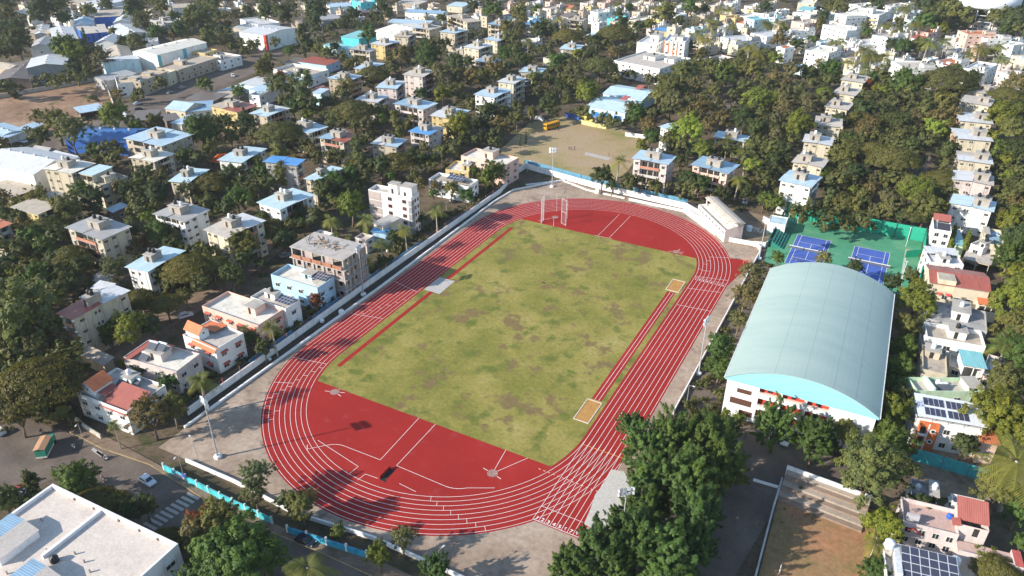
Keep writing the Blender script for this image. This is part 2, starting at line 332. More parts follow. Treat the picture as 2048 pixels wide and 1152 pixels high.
# throwing circles and the water jump
disc = ground_mat('circle_concrete', [(.3, (.30, .17, .145)), (.7, (.42, .28, .245))], .5, 2)
for cx, cy in ((-25.4, -56.3), (24.8, 56.3), (22, -62.5), (-22, 62.2)):
    flat('throwing_circle', [(cx+1.15*math.cos(t/10*math.pi), cy+1.15*math.sin(t/10*math.pi)) for t in range(20)], .03, disc)
wj = MB(); x0, x1, y0, y1 = 2.2, 5.4, -75.2, -71.6
wj.face([(2.2, -75.1, .02), (3.4, -75.1, .02), (3.4, -71.7, .02), (2.2, -71.7, .02)], DARK)
wj.slabq([(3.4, -75.1, .02), (6.4, -75.1, .034), (6.4, -71.7, .034), (3.4, -71.7, .02)], .004, rubber)
wj.box(1.9, -75.2, .0, 2.2, -71.6, .9, rubber); wj.box(2.2, -75.35, 0, 3.6, -75.1, .12, DARK)
tag(wj.build('water_jump'), 'sunken water jump pit with a red barrier in the near red D area', 'water jump')
for (xa, ya, xb, yb, lb) in ((29.7, -38.1, 33.6, -29.5, 'sand filled jumping pit with pale rim at the near end of the two-lane runway'), (29.6, 30.4, 33.7, 37.8, 'sand filled jumping pit with pale rim at the far end of the runway')):
    p = MB(); sand = ground_mat('sand', [(.3, (.42, .22, .07)), (.6, (.52, .28, .09))], .4, 3, .25, bump=.6); e = empty('sand_pit', loc=(xa, ya, 0))
    p.face([(.25, .25, .05), (xb-xa-.25, .25, .05), (xb-xa-.25, yb-ya-.25, .05), (.25, yb-ya-.25, .05)], sand); p.build('sand', e)
    q = MB(); W_, H_ = xb-xa, yb-ya; rim = paint((.62, .52, .42), .2)
    q.box(0, 0, 0, W_, .24, .14, rim); q.box(0, H_-.24, 0, W_, H_, .14, rim); q.box(0, .24, 0, .24, H_-.24, .14, rim); q.box(W_-.24, .24, 0, W_, H_-.24, .14, rim); q.build('rim', e)
    tag(e, lb, 'sand pit')
# pale ground sheet by the sprint start
tp = MB(); rr = random.Random(3); pts = [(43.8, -49.5), (46.3, -48.8), (49.4, -52), (49.6, -66.2), (47, -66.4), (44.6, -66.2), (44.2, -62), (43.5, -58), (43.9, -54)]
tp.prism(pts, .02, .07, plain((.52, .49, .45), .7)); o = tp.build('ground_sheet')
bm = bmesh.new(); bm.from_mesh(o.data); bmesh.ops.recalc_face_normals(bm, faces=bm.faces[:]); bmesh.ops.triangulate(bm, faces=[f for f in bm.faces if len(f.verts) > 4]); bm.to_mesh(o.data); bm.free()
tag(o, 'pale grey sheet spread beside the sprint lanes under the dense trees', 'ground sheet')
# ---------------------------------------------------------------- building kit
WALLC = {'W': (.80, .79, .76), 'C': (.50, .435, .335), 'Y': (.56, .43, .20), 'P': (.68, .46, .38), 'G': (.38, .37, .36), 'B': (.42, .62, .80), 'T': (.42, .345, .265), 'K': (.58, .50, .475),
         'S': (.20, .235, .25), 'Q': (.10, .55, .60), 'U': (.03, .13, .48), 'L': (.55, .74, .80), 'D': (.17, .13, .11), 'N': (.52, .68, .48), 'O': (.62, .20, .07), 'M': (.58, .515, .395), 'R': (.42, .13, .09)}
ROOFC = {'b': (.41, .535, .64), 'g': (.36, .35, .345), 'w': (.56, .565, .575), 't': (.44, .38, .31), 'r': (.33, .10, .075), 'd': (.16, .13, .115), 'u': (.05, .15, .38), 'o': (.50, .17, .08), 'c': (.47, .605, .665), 'k': (.50, .45, .40), 'l': (.70, .66, .58), 'e': (.25, .38, .50), 'q': (.22, .50, .52), 'j': (.10, .30, .62)}
WN = {'W': 'white', 'C': 'cream', 'Y': 'yellow', 'P': 'pink', 'G': 'grey', 'B': 'light blue', 'T': 'tan', 'K': 'pinkish white', 'S': 'slate grey', 'Q': 'turquoise', 'U': 'deep blue', 'L': 'pale cyan', 'D': 'dark brown', 'N': 'pale green', 'O': 'orange', 'M': 'pale cream', 'R': 'brick red'}
RN = {'b': 'light blue sheet', 'g': 'grey sheet', 'w': 'white sheet', 't': 'tan concrete', 'r': 'maroon', 'd': 'dark brown', 'u': 'deep blue', 'o': 'orange tiled', 'c': 'pale cyan sheet', 'k': 'grey concrete', 'l': 'pale concrete', 'e': 'blue-grey sheet', 'q': 'teal sheet', 'j': 'bright blue sheet'}
NUMW = ['', 'single', 'two', 'three', 'four', 'five', 'six']
def roofmat(k, axis=0):
    return slab(ROOFC[k]) if k in 'tkl' else sheet(ROOFC[k], .5, axis)
KC = [0, 0, 4.0]
def K(c, r, s=4.0): KC[:] = [c*512, r*288, s]
def P2(x, y): return KC[0]+x/KC[2], KC[1]+y/KC[2]
class Fr:
    """a building's own frame from three roof corners seen in the photograph: left, near, right"""
    def __init__(s, pts, h, px=True):
        A, B, C = [at(*(P2(*p) if px else p), h)[:2] for p in pts]
        u = B-A; s.w = float(np.linalg.norm(u)); u = u/s.w; n = np.array([-u[1], u[0]])
        s.d = float((C-B)@n)
        if s.d < 0: A, B = B, A; s.d = -s.d; u = -u; n = -n
        s.d = max(s.d, 2.5); s.o = A; s.u = u; s.n = n; s.h = h
        s.M = Matrix(((u[0], n[0], 0, A[0]), (u[1], n[1], 0, A[1]), (0, 0, 1, 0), (0, 0, 0, 1)))
        s.c = np.array([*(A+u*s.w/2+n*s.d/2), h]); s.far = dist(s.c) > 350
        v = CAM[:2]-s.c[:2]; s.vis = [k for k, q in enumerate((-n, u, n, -u)) if q@v > 0]
    def P(s, k, a, o, z):
        return [(a, -o, z), (s.w+o, a, z), (s.w-a, s.d+o, z), (-o, s.d-a, z)][k]
    def len(s, k): return s.w if k % 2 == 0 else s.d
WIN = {}
def window_mesh(w, h, style='c', fc=(.7, .68, .64)):
    key = (round(w, 2), round(h, 2), style, fc)
    if key in WIN: return WIN[key]
    m = MB(); fm = plain(fc, .6); x = w/2; t = .07
    for a in ((-x-t, -t, x+t, 0), (-x-t, h, x+t, h+t)): m.box(a[0], -.07, a[1], a[2], .0, a[3], fm, bottom=True)
    for a in ((-x-t, -x), (x, x+t), (-.025, .025)): m.box(a[0], -.055, 0, a[1], 0, h, fm)
    if style == 'c': m.box(-x-.25, -.5, h+.12, x+.25, 0, h+.2, paint((.6, .57, .52), .3), bottom=True)
    if style == 'r': m.slabq([(-x-.25, -.7, h+.02), (x+.25, -.7, h+.02), (x+.25, 0, h+.32), (-x-.25, 0, h+.32)], .06, plain((.42, .09, .06), .6))
    WIN[key] = m.mesh('window'); m = MB(); m.face([(-x, -.01, 0), (x, -.01, 0), (x, -.01, h), (-x, -.01, h)], GLASS); WIN[('pane',)+key] = m.mesh('pane'); return WIN[key]
def window_obj(root, loc, rz, *a):
    o = link('window', window_mesh(*a), root, loc, rz); link('pane', WIN[('pane', round(a[0], 2), round(a[1], 2))+tuple(a[2:] if len(a) > 3 else (*a[2:], (.7, .68, .64)))], o); return o
def add_window(F, root, k, a, z, w, h, style='c', body=None, fc=(.7, .68, .64)):
    if F.far:
        q = [F.P(k, a-w/2, .03, z), F.P(k, a+w/2, .03, z), F.P(k, a+w/2, .03, z+h), F.P(k, a-w/2, .03, z+h)]
        body.face(q, GLASS)
        if style != 'n':
            q = [F.P(k, a-w/2-.2, .45, z+h+.1), F.P(k, a+w/2+.2, .45, z+h+.1), F.P(k, a+w/2+.2, 0, z+h+.2), F.P(k, a-w/2-.2, 0, z+h+.2)]
            body.face(q, paint((.6, .57, .52), .3) if style == 'c' else plain((.42, .09, .06), .6))
        return
    window_obj(root, F.P(k, a, .004, z), k*math.pi/2, w, h, style, fc)
def rowwin(F, root, body, k, n, z, w, h, style='c', a0=0, a1=None, fc=(.7, .68, .64)):
    a1 = F.len(k) if a1 is None else a1
    for i in range(n):
        if F.far and rng.random() < .25: continue
        add_window(F, root, k, a0+(a1-a0)*(i+.5)/n, z, w*(.8 if F.far else 1), h*(.85 if F.far else 1), style, body, fc)
def tank(root, x, y, z, r=.6, col='black', h=1.3):
    m = MB(); mat = BLACKT if col == 'black' else TANKW if col == 'white' else plain((.03, .12, .6), .5)
    m.lathe([(r, 0), (r, h*.3), (r*1.04, h*.33), (r, h*.36), (r, h*.7), (r*1.04, h*.73), (r, h*.76), (r*.85, h*.88), (r*.35, h), (r*.3, h*1.07)], mat, n=12)
    o = m.build('water_tank', root, True); o.location = (x, y, z); return o
def solar(root, x, y, z, w, d, nx, ny, tilt=8, rz=0):
    m = MB(); c = math.cos(R(tilt)); s_ = math.sin(R(tilt)); z0 = .35
    p = [(0, 0, z0), (w, 0, z0), (w, d*c, z0+d*s_), (0, d*c, z0+d*s_)]; m.face(p, SOLAR, [(0, 0), (nx, 0), (nx, ny), (0, ny)])
    m.slabq([(a, b, q-.02) for a, b, q in p], .05, STEEL)
    for i in (0.05, .5, .95):
        for (yy, zz) in ((.1, z0-.05), (d*c-.1, z0+d*s_-.08)): m.tube([(w*i, yy, 0), (w*i, yy, zz)], .04, STEEL, 5)
    o = m.build('solar_panel', root); o.location = (x, y, z); o.rotation_euler = (0, 0, rz); return o
def headroom(root, x, y, z, w, d, h, mat, roofm=None, tanks=1, tc=None, far=False, name='stair_headroom'):
    m = MB(); m.box(0, 0, 0, w, d, h, mat); m.box(-.25, -.25, h, w+.25, d+.25, h+.16, roofm or CONC, bottom=True)
    m.face([(w*.3, -.01, .05), (w*.3+.9, -.01, .05), (w*.3+.9, -.01, min(2, h-.2)), (w*.3, -.01, min(2, h-.2))], DARK)
    o = m.build(name, root); o.location = (x, y, z)
    for i in range(tanks): tank(o, w*(i+.5)/max(tanks, 1), d*.5, h+.17, .55, tc or rng.choice(['black', 'white', 'black']))
    return o
def finish(root, F, name, cat, look, label=None, group=None):
    px, py = pix(F.c); root['category'] = cat
    if label: root['label'] = label
    else: TODO.append((root, look, px, py))
    if group: root['group'] = group
BLD = []      # footprints, for keeping trees out
def start(F, name):
    BLD.append((F.o, F.u, F.n, F.w, F.d, F.h)); return empty(name, F.M)

def apt(pts, h, wall='C', roof='b', bal=0, label=None, hr=.5, hy=.45, roof2=None, px=True, lm=None, tanks=None, wt=None):
    """walk-up block: recessed balconies in the middle of one front, sheet roof in two panels, stair head with tanks"""
    F = Fr(pts, h, px); root = start(F, 'apartment_block'); n = max(2, round(h/3)); fh = h/n
    wc = WALLC[wall]; j = rng.uniform(.9, 1.07); wm = paint(tuple(round(x*j, 2) for x in wc), .32); b = MB(); Wd, D = F.w, F.d
    # plan with a notch in balcony front
    def plan():
        q = 1.3
        if bal == 0: a, c = Wd*.2, Wd*.8; return [(0, 0), (a, 0), (a, q), (c, q), (c, 0), (Wd, 0), (Wd, D), (0, D)]
        if bal == 1: a, c = D*.2, D*.8; return [(0, 0), (Wd, 0), (Wd, a), (Wd-q, a), (Wd-q, c), (Wd, c), (Wd, D), (0, D)]
        a, c = D*.2, D*.8; return [(0, 0), (Wd, 0), (Wd, D), (0, D), (0, c), (q, c), (q, a), (0, a)]
    b.prism(plan(), 0, h-.15, wm, slab((.4, .37, .33)))
    kb = {0: 0, 1: 1, 3: 3}[bal]; Lb = F.len(kb); a, c = Lb*.2, Lb*.8
    # storey bands, drain pipes
    for k in F.vis:
        Lk = F.len(k)
        for t in (.14, .5, .86) if k != kb else (.27, .73):
            b.tube([F.P(k, Lk*t, .08, .2), F.P(k, Lk*t, .08, h-.3)], .05, plain((.33, .3, .27), .8), 4, False)
    for i in range(n):
        z = i*fh
        bm_ = b if F.far else MB(); pc = rng.choice([wc, wc, scl(wc, .8), (.45, .2, .14), (.5, .48, .45)])
        p = [F.P(kb, a+.05, -.9, z), F.P(kb, c-.05, .35, z)]
        x0, x1 = sorted((p[0][0], p[1][0])); y0, y1 = sorted((p[0][1], p[1][1]))
        if i > 0:
            bm_.box(x0, y0, z-.12, x1, y1, z, CONC, bottom=True)
            q = [F.P(kb, a+.05, .24, z), F.P(kb, c-.05, .36, z)]; xx0, xx1 = sorted((q[0][0], q[1][0])); yy0, yy1 = sorted((q[0][1], q[1][1]))
            bm_.box(xx0, yy0, z, xx1, yy1, z+.95, paint(tuple(round(x, 2) for x in pc), .35))
            if not F.far: bm_.build('balcony', root)
        for t in (.2, .5, .8):
            s0 = a+(c-a)*t; ww = (c-a)*.13
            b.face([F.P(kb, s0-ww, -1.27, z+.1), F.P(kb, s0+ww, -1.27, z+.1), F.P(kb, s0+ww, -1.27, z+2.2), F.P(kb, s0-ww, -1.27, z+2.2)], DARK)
        for k in F.vis:
            Lk = F.len(k)
            if k == kb:
                for s0 in (Lk*.1, Lk*.9): add_window(F, root, k, s0, z+1.0, min(1.2, Lk*.1), 1.1, 'c', b)
            else:
                for s0, ww, hh in ((.12, 1.2, .6), (.37, .5, .8), (.44, .5, .8), (.9, 1.2, .6)) if Lk > 9 else ((.2, 1.1, .6), (.55, .5, .8)):
                    add_window(F, root, k, Lk*s0, z+1.25, ww, hh, 'n', b, (.32, .26, .22))
    b.build('wall', root)
    # roof: sheets overhanging, one side a hand lower
    r1 = roofmat(roof, 1 if Wd > D else 0); r2 = roofmat(roof2 or roof, 1 if Wd > D else 0); o = .75; rf = MB(); z = h+.05; dz = rng.uniform(.25, .5)
    tilt = rng.uniform(-.3, .3)
    if Wd > D:
        m_ = Wd*.5
        rf.slabq([(-o, -o, z+tilt), (m_, -o, z+.3), (m_, D+o, z+.3), (-o, D+o, z+tilt)], .06, r1, GREY); rf.slabq([(m_+.02, -o, z+.3-dz*.4), (Wd+o, -o, z-.1), (Wd+o, D+o, z-.1), (m_+.02, D+o, z+.3-dz*.4)], .06, r2, GREY)
    else:
        m_ = D*.5
        rf.slabq([(-o, -o, z+tilt), (Wd+o, -o, z+tilt), (Wd+o, m_, z+.3), (-o, m_, z+.3)], .06, r1, GREY); rf.slabq([(-o, m_+.02, z+.3-dz*.4), (Wd+o, m_+.02, z+.3-dz*.4), (Wd+o, D+o, z-.1), (-o, D+o, z-.1)], .06, r2, GREY)
    rf.build('roof', root)
    if hr:
        w_, d_ = min(5.5, Wd*.4), min(4, D*.4); nt_ = 1 if F.far else 2
        headroom(root, Wd*hr-w_/2, D*hy-d_/2, h, w_, d_, 2.5, slab((.36, .32, .28)), tanks=tanks if tanks is not None else nt_, tc=wt)
    if lm: LM.append((*pix(F.c), lm))
    finish(root, F, 'apartment_block', 'apartment block', f"{WN[wall]} {NUMW[min(n, 6)]}-storey block with {RN[roof]} roof", label, 'walk-up apartment blocks')
    return root, F

def villa(pts, h, wall='W', roof='k', label=None, px=True, par=.8, heads=((.7, .6, .3, .35, 2.4),), tanks=1, sol=None, win='c', nwin=None, cat='house', name='house', lm=None, stripe=None, hmat=None, balc=None, wincol=(.7, .68, .64), tcs=None, ground=True):
    """flat-roofed house: parapet, stair head, tanks, windows with sun shades"""
    F = Fr(pts, h, px); root = start(F, name); n = max(1, round((h-.4)/3.0)); fh = (h-par)/n; W_, D = F.w, F.d
    wc = WALLC[wall]; j = rng.uniform(.93, 1.04); wm = paint(tuple(round(min(.82, x*j), 2) for x in wc), .2); b = MB(); zr = h-par
    b.prism([(0, 0), (W_, 0), (W_, D), (0, D)], 0, zr, wm, False)
    t = .16
    b.box(0, 0, zr, W_, t, h, wm); b.box(0, D-t, zr, W_, D, h, wm); b.box(0, t, zr, t, D-t, h, wm); b.box(W_-t, t, zr, W_, D-t, h, wm)
    if n > 1:
        for k in F.vis:
            for i in range(1, n):
                q = [F.P(k, -.0, .12, i*fh), F.P(k, F.len(k), .12, i*fh), F.P(k, F.len(k), .12, i*fh+.18), F.P(k, 0, .12, i*fh+.18)]; b.face(q, paint(WALLC[stripe], .1) if stripe else wm)
                b.face([q[3], q[2], F.P(k, F.len(k), 0, i*fh+.18), F.P(k, 0, 0, i*fh+.18)], wm)
    for k in F.vis:
        nn = nwin or max(1, int(F.len(k)/(4.4 if F.far else 3.6)))
        for i in range(n): rowwin(F, root, b, k, nn, i*fh+.95, min(1.5, F.len(k)/nn*.45), 1.2, win, fc=wincol)
    if balc is not None and balc in F.vis:
        k = balc; Lk = F.len(k); bm_ = b if F.far else MB()
        for i in range(1, n):
            z = i*fh; p = [F.P(k, Lk*.55, 0, 0), F.P(k, Lk*.95, 1.3, 0)]; x0, x1 = sorted((p[0][0], p[1][0])); y0, y1 = sorted((p[0][1], p[1][1]))
            bm_.box(x0, y0, z-.1, x1, y1, z+.02, CONC, bottom=True); p = [F.P(k, Lk*.55, 1.2, 0), F.P(k, Lk*.95, 1.3, 0)]; x0, x1 = sorted((p[0][0], p[1][0])); y0, y1 = sorted((p[0][1], p[1][1]))
            bm_.box(x0, y0, z+.02, x1, y1, z+.95, paint(WALLC[stripe or wall], .1))
        if not F.far and n > 1: bm_.build('balcony', root)
    b.build('wall', root)
    rd = MB(); rd.face([(t, t, zr+.004), (W_-t, t, zr+.004), (W_-t, D-t, zr+.004), (t, D-t, zr+.004)], slab(ROOFC[roof] if roof in 'tkl' else ROOFC[roof], .5)); rd.build('roof', root)
    for i, (fx, fy, fw, fd, hh) in enumerate(heads): headroom(root, W_*fx, D*fy, zr+.01, W_*fw, D*fd, hh, hmat or wm, tanks=1 if i == 0 and tanks else 0, tc=tcs)
    for i in range(max(0, tanks-1)): tank(root, W_*rng.uniform(.15, .5), D*rng.uniform(.55, .85), zr+.02, .55, tcs or rng.choice(['black', 'white']))
    for i in range(rng.choice([0, 1, 2, 3]) if F.far else 0):
        a, c, q = rng.uniform(.05, .6)*W_, rng.uniform(.05, .6)*D, rng.uniform(.8, 2.4); b2 = MB(); b2.box(0, 0, 0, q, q*rng.uniform(.6, 1.5), rng.uniform(.5, 1.6), rng.choice([wm, CONC, slab((.4, .36, .3)), sheet(ROOFC['b'], .5, 0)])); o = b2.build('roof_box', root); o.location = (a, c, zr)
    if sol:
        fx, fy, fw, fd, nx, ny = sol; solar(root, W_*fx, D*fy, zr+1.0, W_*fw, D*fd, nx, ny)
    if lm: LM.append((*pix(F.c), lm))
    finish(root, F, name, cat, f"{WN[wall]} {NUMW[min(n, 6)]}-storey flat-roofed house", label, 'flat-roofed houses')
    return root, F

def gable(pts, h, wall='W', roof='w', ax='x', rise=None, label=None, px=True, name='warehouse', cat='warehouse', band=None, nwin=0, lm=None, over=.4, group='sheet-roofed sheds and halls', vents=True):
    """pitched sheet roof on plain walls; ridge along local x or y"""
    F = Fr(pts, h, px); root = start(F, name); W_, D = F.w, F.d; wm = paint(WALLC[wall], .18); b = MB()
    span = D if ax == 'x' else W_; rise = rise if rise is not None else span*.12
    b.prism([(0, 0), (W_, 0), (W_, D), (0, D)], 0, h, wm, False)
    rm = roofmat(roof, 0 if ax == 'x' else 1); rf = MB(); o = over; dz = rise*2*o/span
    if ax == 'x':
        b.face([(W_, 0, h), (W_, D, h), (W_, D/2, h+rise)], wm); b.face([(0, D, h), (0, 0, h), (0, D/2, h+rise)], wm)
        rf.slabq([(-o, -o, h-dz+.06), (W_+o, -o, h-dz+.06), (W_+o, D/2, h+rise+.06), (-o, D/2, h+rise+.06)], .06, rm, GREY); rf.slabq([(W_+o, D+o, h-dz+.06), (-o, D+o, h-dz+.06), (-o, D/2, h+rise+.06), (W_+o, D/2, h+rise+.06)], .06, rm, GREY)
        if vents and W_ > 18:
            for i in range(4): rf.lathe([(.5, 0), (.5, .5), (.75, .8), (.3, 1.2)], plain((.6, .6, .6), .4), n=8) if False else rf.box(W_*(i+.6)/4.2, D/2-.4, h+rise, W_*(i+.6)/4.2+.8, D/2+.4, h+rise+.7, plain((.55, .55, .55), .4))
    else:
        b.face([(0, 0, h), (W_, 0, h), (W_/2, 0, h+rise)], wm); b.face([(W_, D, h), (0, D, h), (W_/2, D, h+rise)], wm)
        rf.slabq([(W_/2, -o, h+rise+.06), (W_/2, D+o, h+rise+.06), (-o, D+o, h-dz+.06), (-o, -o, h-dz+.06)], .06, rm, GREY); rf.slabq([(W_+o, -o, h-dz+.06), (W_+o, D+o, h-dz+.06), (W_/2, D+o, h+rise+.06), (W_/2, -o, h+rise+.06)], .06, rm, GREY)
        if vents and D > 18:
            for i in range(4): rf.box(W_/2-.4, D*(i+.6)/4.2, h+rise, W_/2+.4, D*(i+.6)/4.2+.8, h+rise+.7, plain((.55, .55, .55), .4))
    if band:
        bmt = paint(WALLC[band], .1)
        for k in F.vis:
            for t0 in (0, .52) if F.len(k) > F.len(1-k % 2 if False else (k+1) % 2) else ():
                a0 = F.len(k)*t0; q = [F.P(k, a0, .03, .2), F.P(k, a0+1.6, .03, .2), F.P(k, a0+1.6, .03, h-.2), F.P(k, a0, .03, h-.2)]; b.face(q, bmt)
    for k in F.vis:
        if nwin: rowwin(F, root, b, k, max(1, int(nwin*F.len(k)/max(W_, D)+.5)), h*.45, 1.3, 1.1, 'n')
    b.build('wall', root); rf.build('roof', root)
    if lm: LM.append((*pix(F.c), lm))
    finish(root, F, name, cat, f"{WN[wall]} {cat} with {RN[roof]} pitched roof", label, group)
    return root, F

def mono(pts, h, wall='W', roof='b', label=None, px=True, name='shed', cat='shed', fall=.5, opening=False, lm=None, group='low sheet-roofed sheds', nwin=2):
    """single-slope sheet roof"""
    F = Fr(pts, h, px); root = start(F, name); W_, D = F.w, F.d; wm = paint(WALLC[wall], .25); b = MB(); o = .4
    if opening:
        nn = max(2, int(W_/4))
        for i in range(nn+1): b.box(W_*i/nn-.1 if i else 0, 0, 0, W_*i/nn+.1 if i < nn else W_, .2, h-.1, wm)
        b.box(0, D-.2, 0, W_, D, h+fall-.1, wm); b.box(0, .2, 0, .2, D-.2, h-.1, wm); b.box(W_-.2, .2, 0, W_, D-.2, h-.1, wm)
        b.box(0, 0, h-.6, W_, .02, h-.1, wm)
    else:
        b.prism([(0, 0), (W_, 0), (W_, D), (0, D)], 0, h-.05, wm)
        b.face([(0, D, h-.05), (W_, D, h-.05), (W_, D, h+fall), (0, D, h+fall)][::-1], wm); b.face([(W_, 0, h-.05), (W_, D, h-.05), (W_, D, h+fall)], wm); b.face([(0, D, h-.05), (0, 0, h-.05), (0, D, h+fall)], wm)
        for k in F.vis:
            if nwin: rowwin(F, root, b, k, max(1, int(F.len(k)/5)), max(.6, h*.35), 1.2, min(1.2, h*.35), 'n')
    b.build('wall', root); rf = MB(); s_ = fall/D
    rf.slabq([(-o, -o, h-s_*o+.04), (W_+o, -o, h-s_*o+.04), (W_+o, D+o, h+fall+s_*o+.04), (-o, D+o, h+fall+s_*o+.04)], .05, roofmat(roof, 0), GREY); rf.build('roof', root)
    if lm: LM.append((*pix(F.c), lm))
    finish(root, F, name, cat, f"{WN[wall]} {cat} with {RN[roof]} roof", label, group)
    return root, F
# ---------------------------------------------------------------- the town: left, near and right roof corner of each building as seen
K(0, 0)
gable([(212, 545), (525, 520), (495, 448)], 10, 'S', 'w', 'y', 1.6, 'slate grey gabled warehouse with pale roof at the edge of the bare plot', lm='the slate grey warehouse')
gable([(-60, 650), (240, 632), (150, 500)], 6, 'D', 'd', 'y', 1.5, 'low rusty brown shed beside the slate grey warehouse')
gable([(-70, 530), (60, 560), (160, 520)], 6, 'T', 't', 'x', 1.5)
gable([(238, 380), (405, 370), (400, 310)], 7, 'W', 'g', 'y', 2.0, nwin=3)
gable([(432, 330), (625, 312), (612, 210)], 9, 'W', 'w', 'y', 1.2)
gable([(275, 275), (372, 268), (378, 195)], 7, 'G', 'w', 'y', .8)
gable([(378, 270), (472, 240), (445, 182)], 7, 'T', 't', 'y', .8)
for a in ([(668, 272), (735, 265), (722, 207)], [(742, 265), (785, 260), (766, 205)], [(795, 260), (855, 255), (832, 195)], [(865, 257), (925, 246), (897, 186)]): mono(a, 6, 'U', 'k', fall=.3, group='strip of long grey sheds', name='warehouse', cat='warehouse')
gable([(990, 285), (1180, 262), (1110, 188)], 7, 'W', 'w', 'y', 1.6, nwin=3, label='white gabled house with two dark windows among the factory sheds')
gable([(755, 345), (910, 342), (875, 293)], 8, 'W', 'w', 'y', 2, band='Q', nwin=2)
gable([(880, 480), (1065, 462), (1040, 372)], 7, 'L', 't', 'y', 2)
mono([(830, 505), (1115, 468), (1102, 440)], 9, 'L', 'w', 'pale cyan flat-fronted shed behind the row of unfinished shops', fall=.3, nwin=0, name='warehouse', cat='warehouse')
mono([(850, 648), (1105, 592), (1085, 550)], 5.5, 'G', 'g')
gable([(1255, 440), (1650, 340), (1520, 300)], 11, 'W', 'l', 'x', 1.5, 'big white factory hall with cyan stripes and a cream roof', band='Q', lm='the big white factory hall')
villa([(935, 668), (1118, 648), (1100, 592)], 7.5, 'W', 't', 'white two-storey shop block with square dark windows at the lane corner', heads=(), win='n', name='shop_row', cat='shop')
villa([(1120, 652), (1335, 572), (1250, 530)], 8, 'T', 't', 'unfinished brown brick shop row with bare columns on its roof', heads=((.1, .3, .2, .4, 1.6), (.6, .3, .15, .4, 1.4)), tanks=0, win='n', name='shop_row', cat='shop')
villa([(1335, 590), (1405, 560), (1390, 520)], 7, 'M', 'l', 'narrow cream shopfront with a red sign panel beside the unfinished row', heads=(), tanks=0, win='n', name='shop_row', cat='shop')
villa([(1425, 560), (1755, 455), (1700, 402)], 7, 'T', 't', 'long shop row with dark red front and flat tan roof', heads=((.35, .5, .12, .4, 2.2),), stripe='R', win='n', name='shop_row', cat='shop', lm='the long red-fronted shop row')
villa([(1640, 425), (1740, 395), (1700, 365)], 8, 'Y', 't', heads=(), win='n')
villa([(1765, 485), (1930, 442), (1870, 385)], 6, 'W', 't', heads=((.3, .3, .2, .3, 2),), win='n', name='shop_row', cat='shop')
villa([(1160, 335), (1262, 328), (1255, 300)], 7, 'W', 'w', heads=(), stripe='B')
gable([(1385, 65), (1665, 48), (1640, 18)], 8, 'W', 't', 'x', 1.2, nwin=4)
mono([(755, 138), (960, 128), (930, 82)], 7, 'U', 't', name='warehouse', cat='warehouse')
gable([(590, 208), (740, 198), (690, 150)], 6, 'W', 'b', 'y', 2)
gable([(905, 182), (1040, 176), (960, 130)], 6, 'W', 'w', 'y', 1.8)
villa([(1200, 155), (1345, 185), (1350, 130)], 9, 'G', 'k', heads=((.2, .3, .2, .4, 2),), win='n')
gable([(1815, 232), (1930, 240), (1940, 205)], 6, 'M', 'l', 'y', 1.6)
villa([(120, 90), (250, 92), (255, 68)], 6, 'W', 'w', heads=())
gable([(130, 245), (265, 262), (280, 205)], 5, 'T', 't', 'x', 1.2)
mono([(530, 20), (640, 24), (640, 0)], 6, 'M', 't'); mono([(650, 20), (830, 40), (870, -20)], 7, 'W', 'w')
mono([(700, 65), (790, 75), (795, 40)], 6, 'W', 'w'); mono([(850, 70), (960, 100), (990, 60)], 6, 'U', 't')
mono([(0, 1120), (345, 992), (330, 965)], 4, 'W', 'b', 'long low shop strip with pale blue roof at the left edge', opening=True, lm='the long pale blue shop strip')
mono([(640, 905), (830, 872), (750, 840)], 4, 'D', 'b', opening=True)
gable([(1322, 868), (1480, 890), (1535, 818)], 4.5, 'M', 'b', 'x', 2.2, 'cream bungalow with a bright pale blue pitched roof', name='house', cat='house', nwin=3)
mono([(1485, 895), (1690, 880), (1640, 815)], 4, 'W', 'e')
mono([(1485, 790), (1700, 812), (1700, 745)], 4, 'D', 'd'); mono([(1045, 965), (1235, 955), (1100, 893)], 4, 'D', 'd'); mono([(1635, 782), (1850, 778), (1760, 732)], 4, 'T', 't')
mono([(1330, 968), (1440, 950), (1380, 915)], 4, 'D', 'd'); mono([(1368, 980), (1450, 995), (1525, 930)], 6, 'M', 'b')
mono([(1915, 668), (2060, 690), (2060, 620)], 5, 'L', 'w'); mono([(1990, 712), (2090, 740), (2110, 690)], 6, 'W', 'b'); mono([(1740, 725), (1800, 745), (1880, 690)], 4, 'S', 'c')
apt([(1690, 848), (1895, 893), (1998, 832)], 10, 'Y', 't', 1, 'yellow block with tan roof and dark stair head near the pale blue bungalow', roof2='r', lm='the yellow apartment block')
apt([(1005, 1108), (1290, 1165), (1392, 1048)], 11.5, 'C', 'b', 0)
gable([(520, 1118), (1010, 1138), (1000, 1020)], 6, 'U', 'u', 'x', 2.2, 'deep blue sheet-roofed godown behind the left apartment blocks', lm='the deep blue godown')
gable([(-200, 1040), (-20, 1100), (120, 1010)], 4, 'W', 'b', 'x', 1)

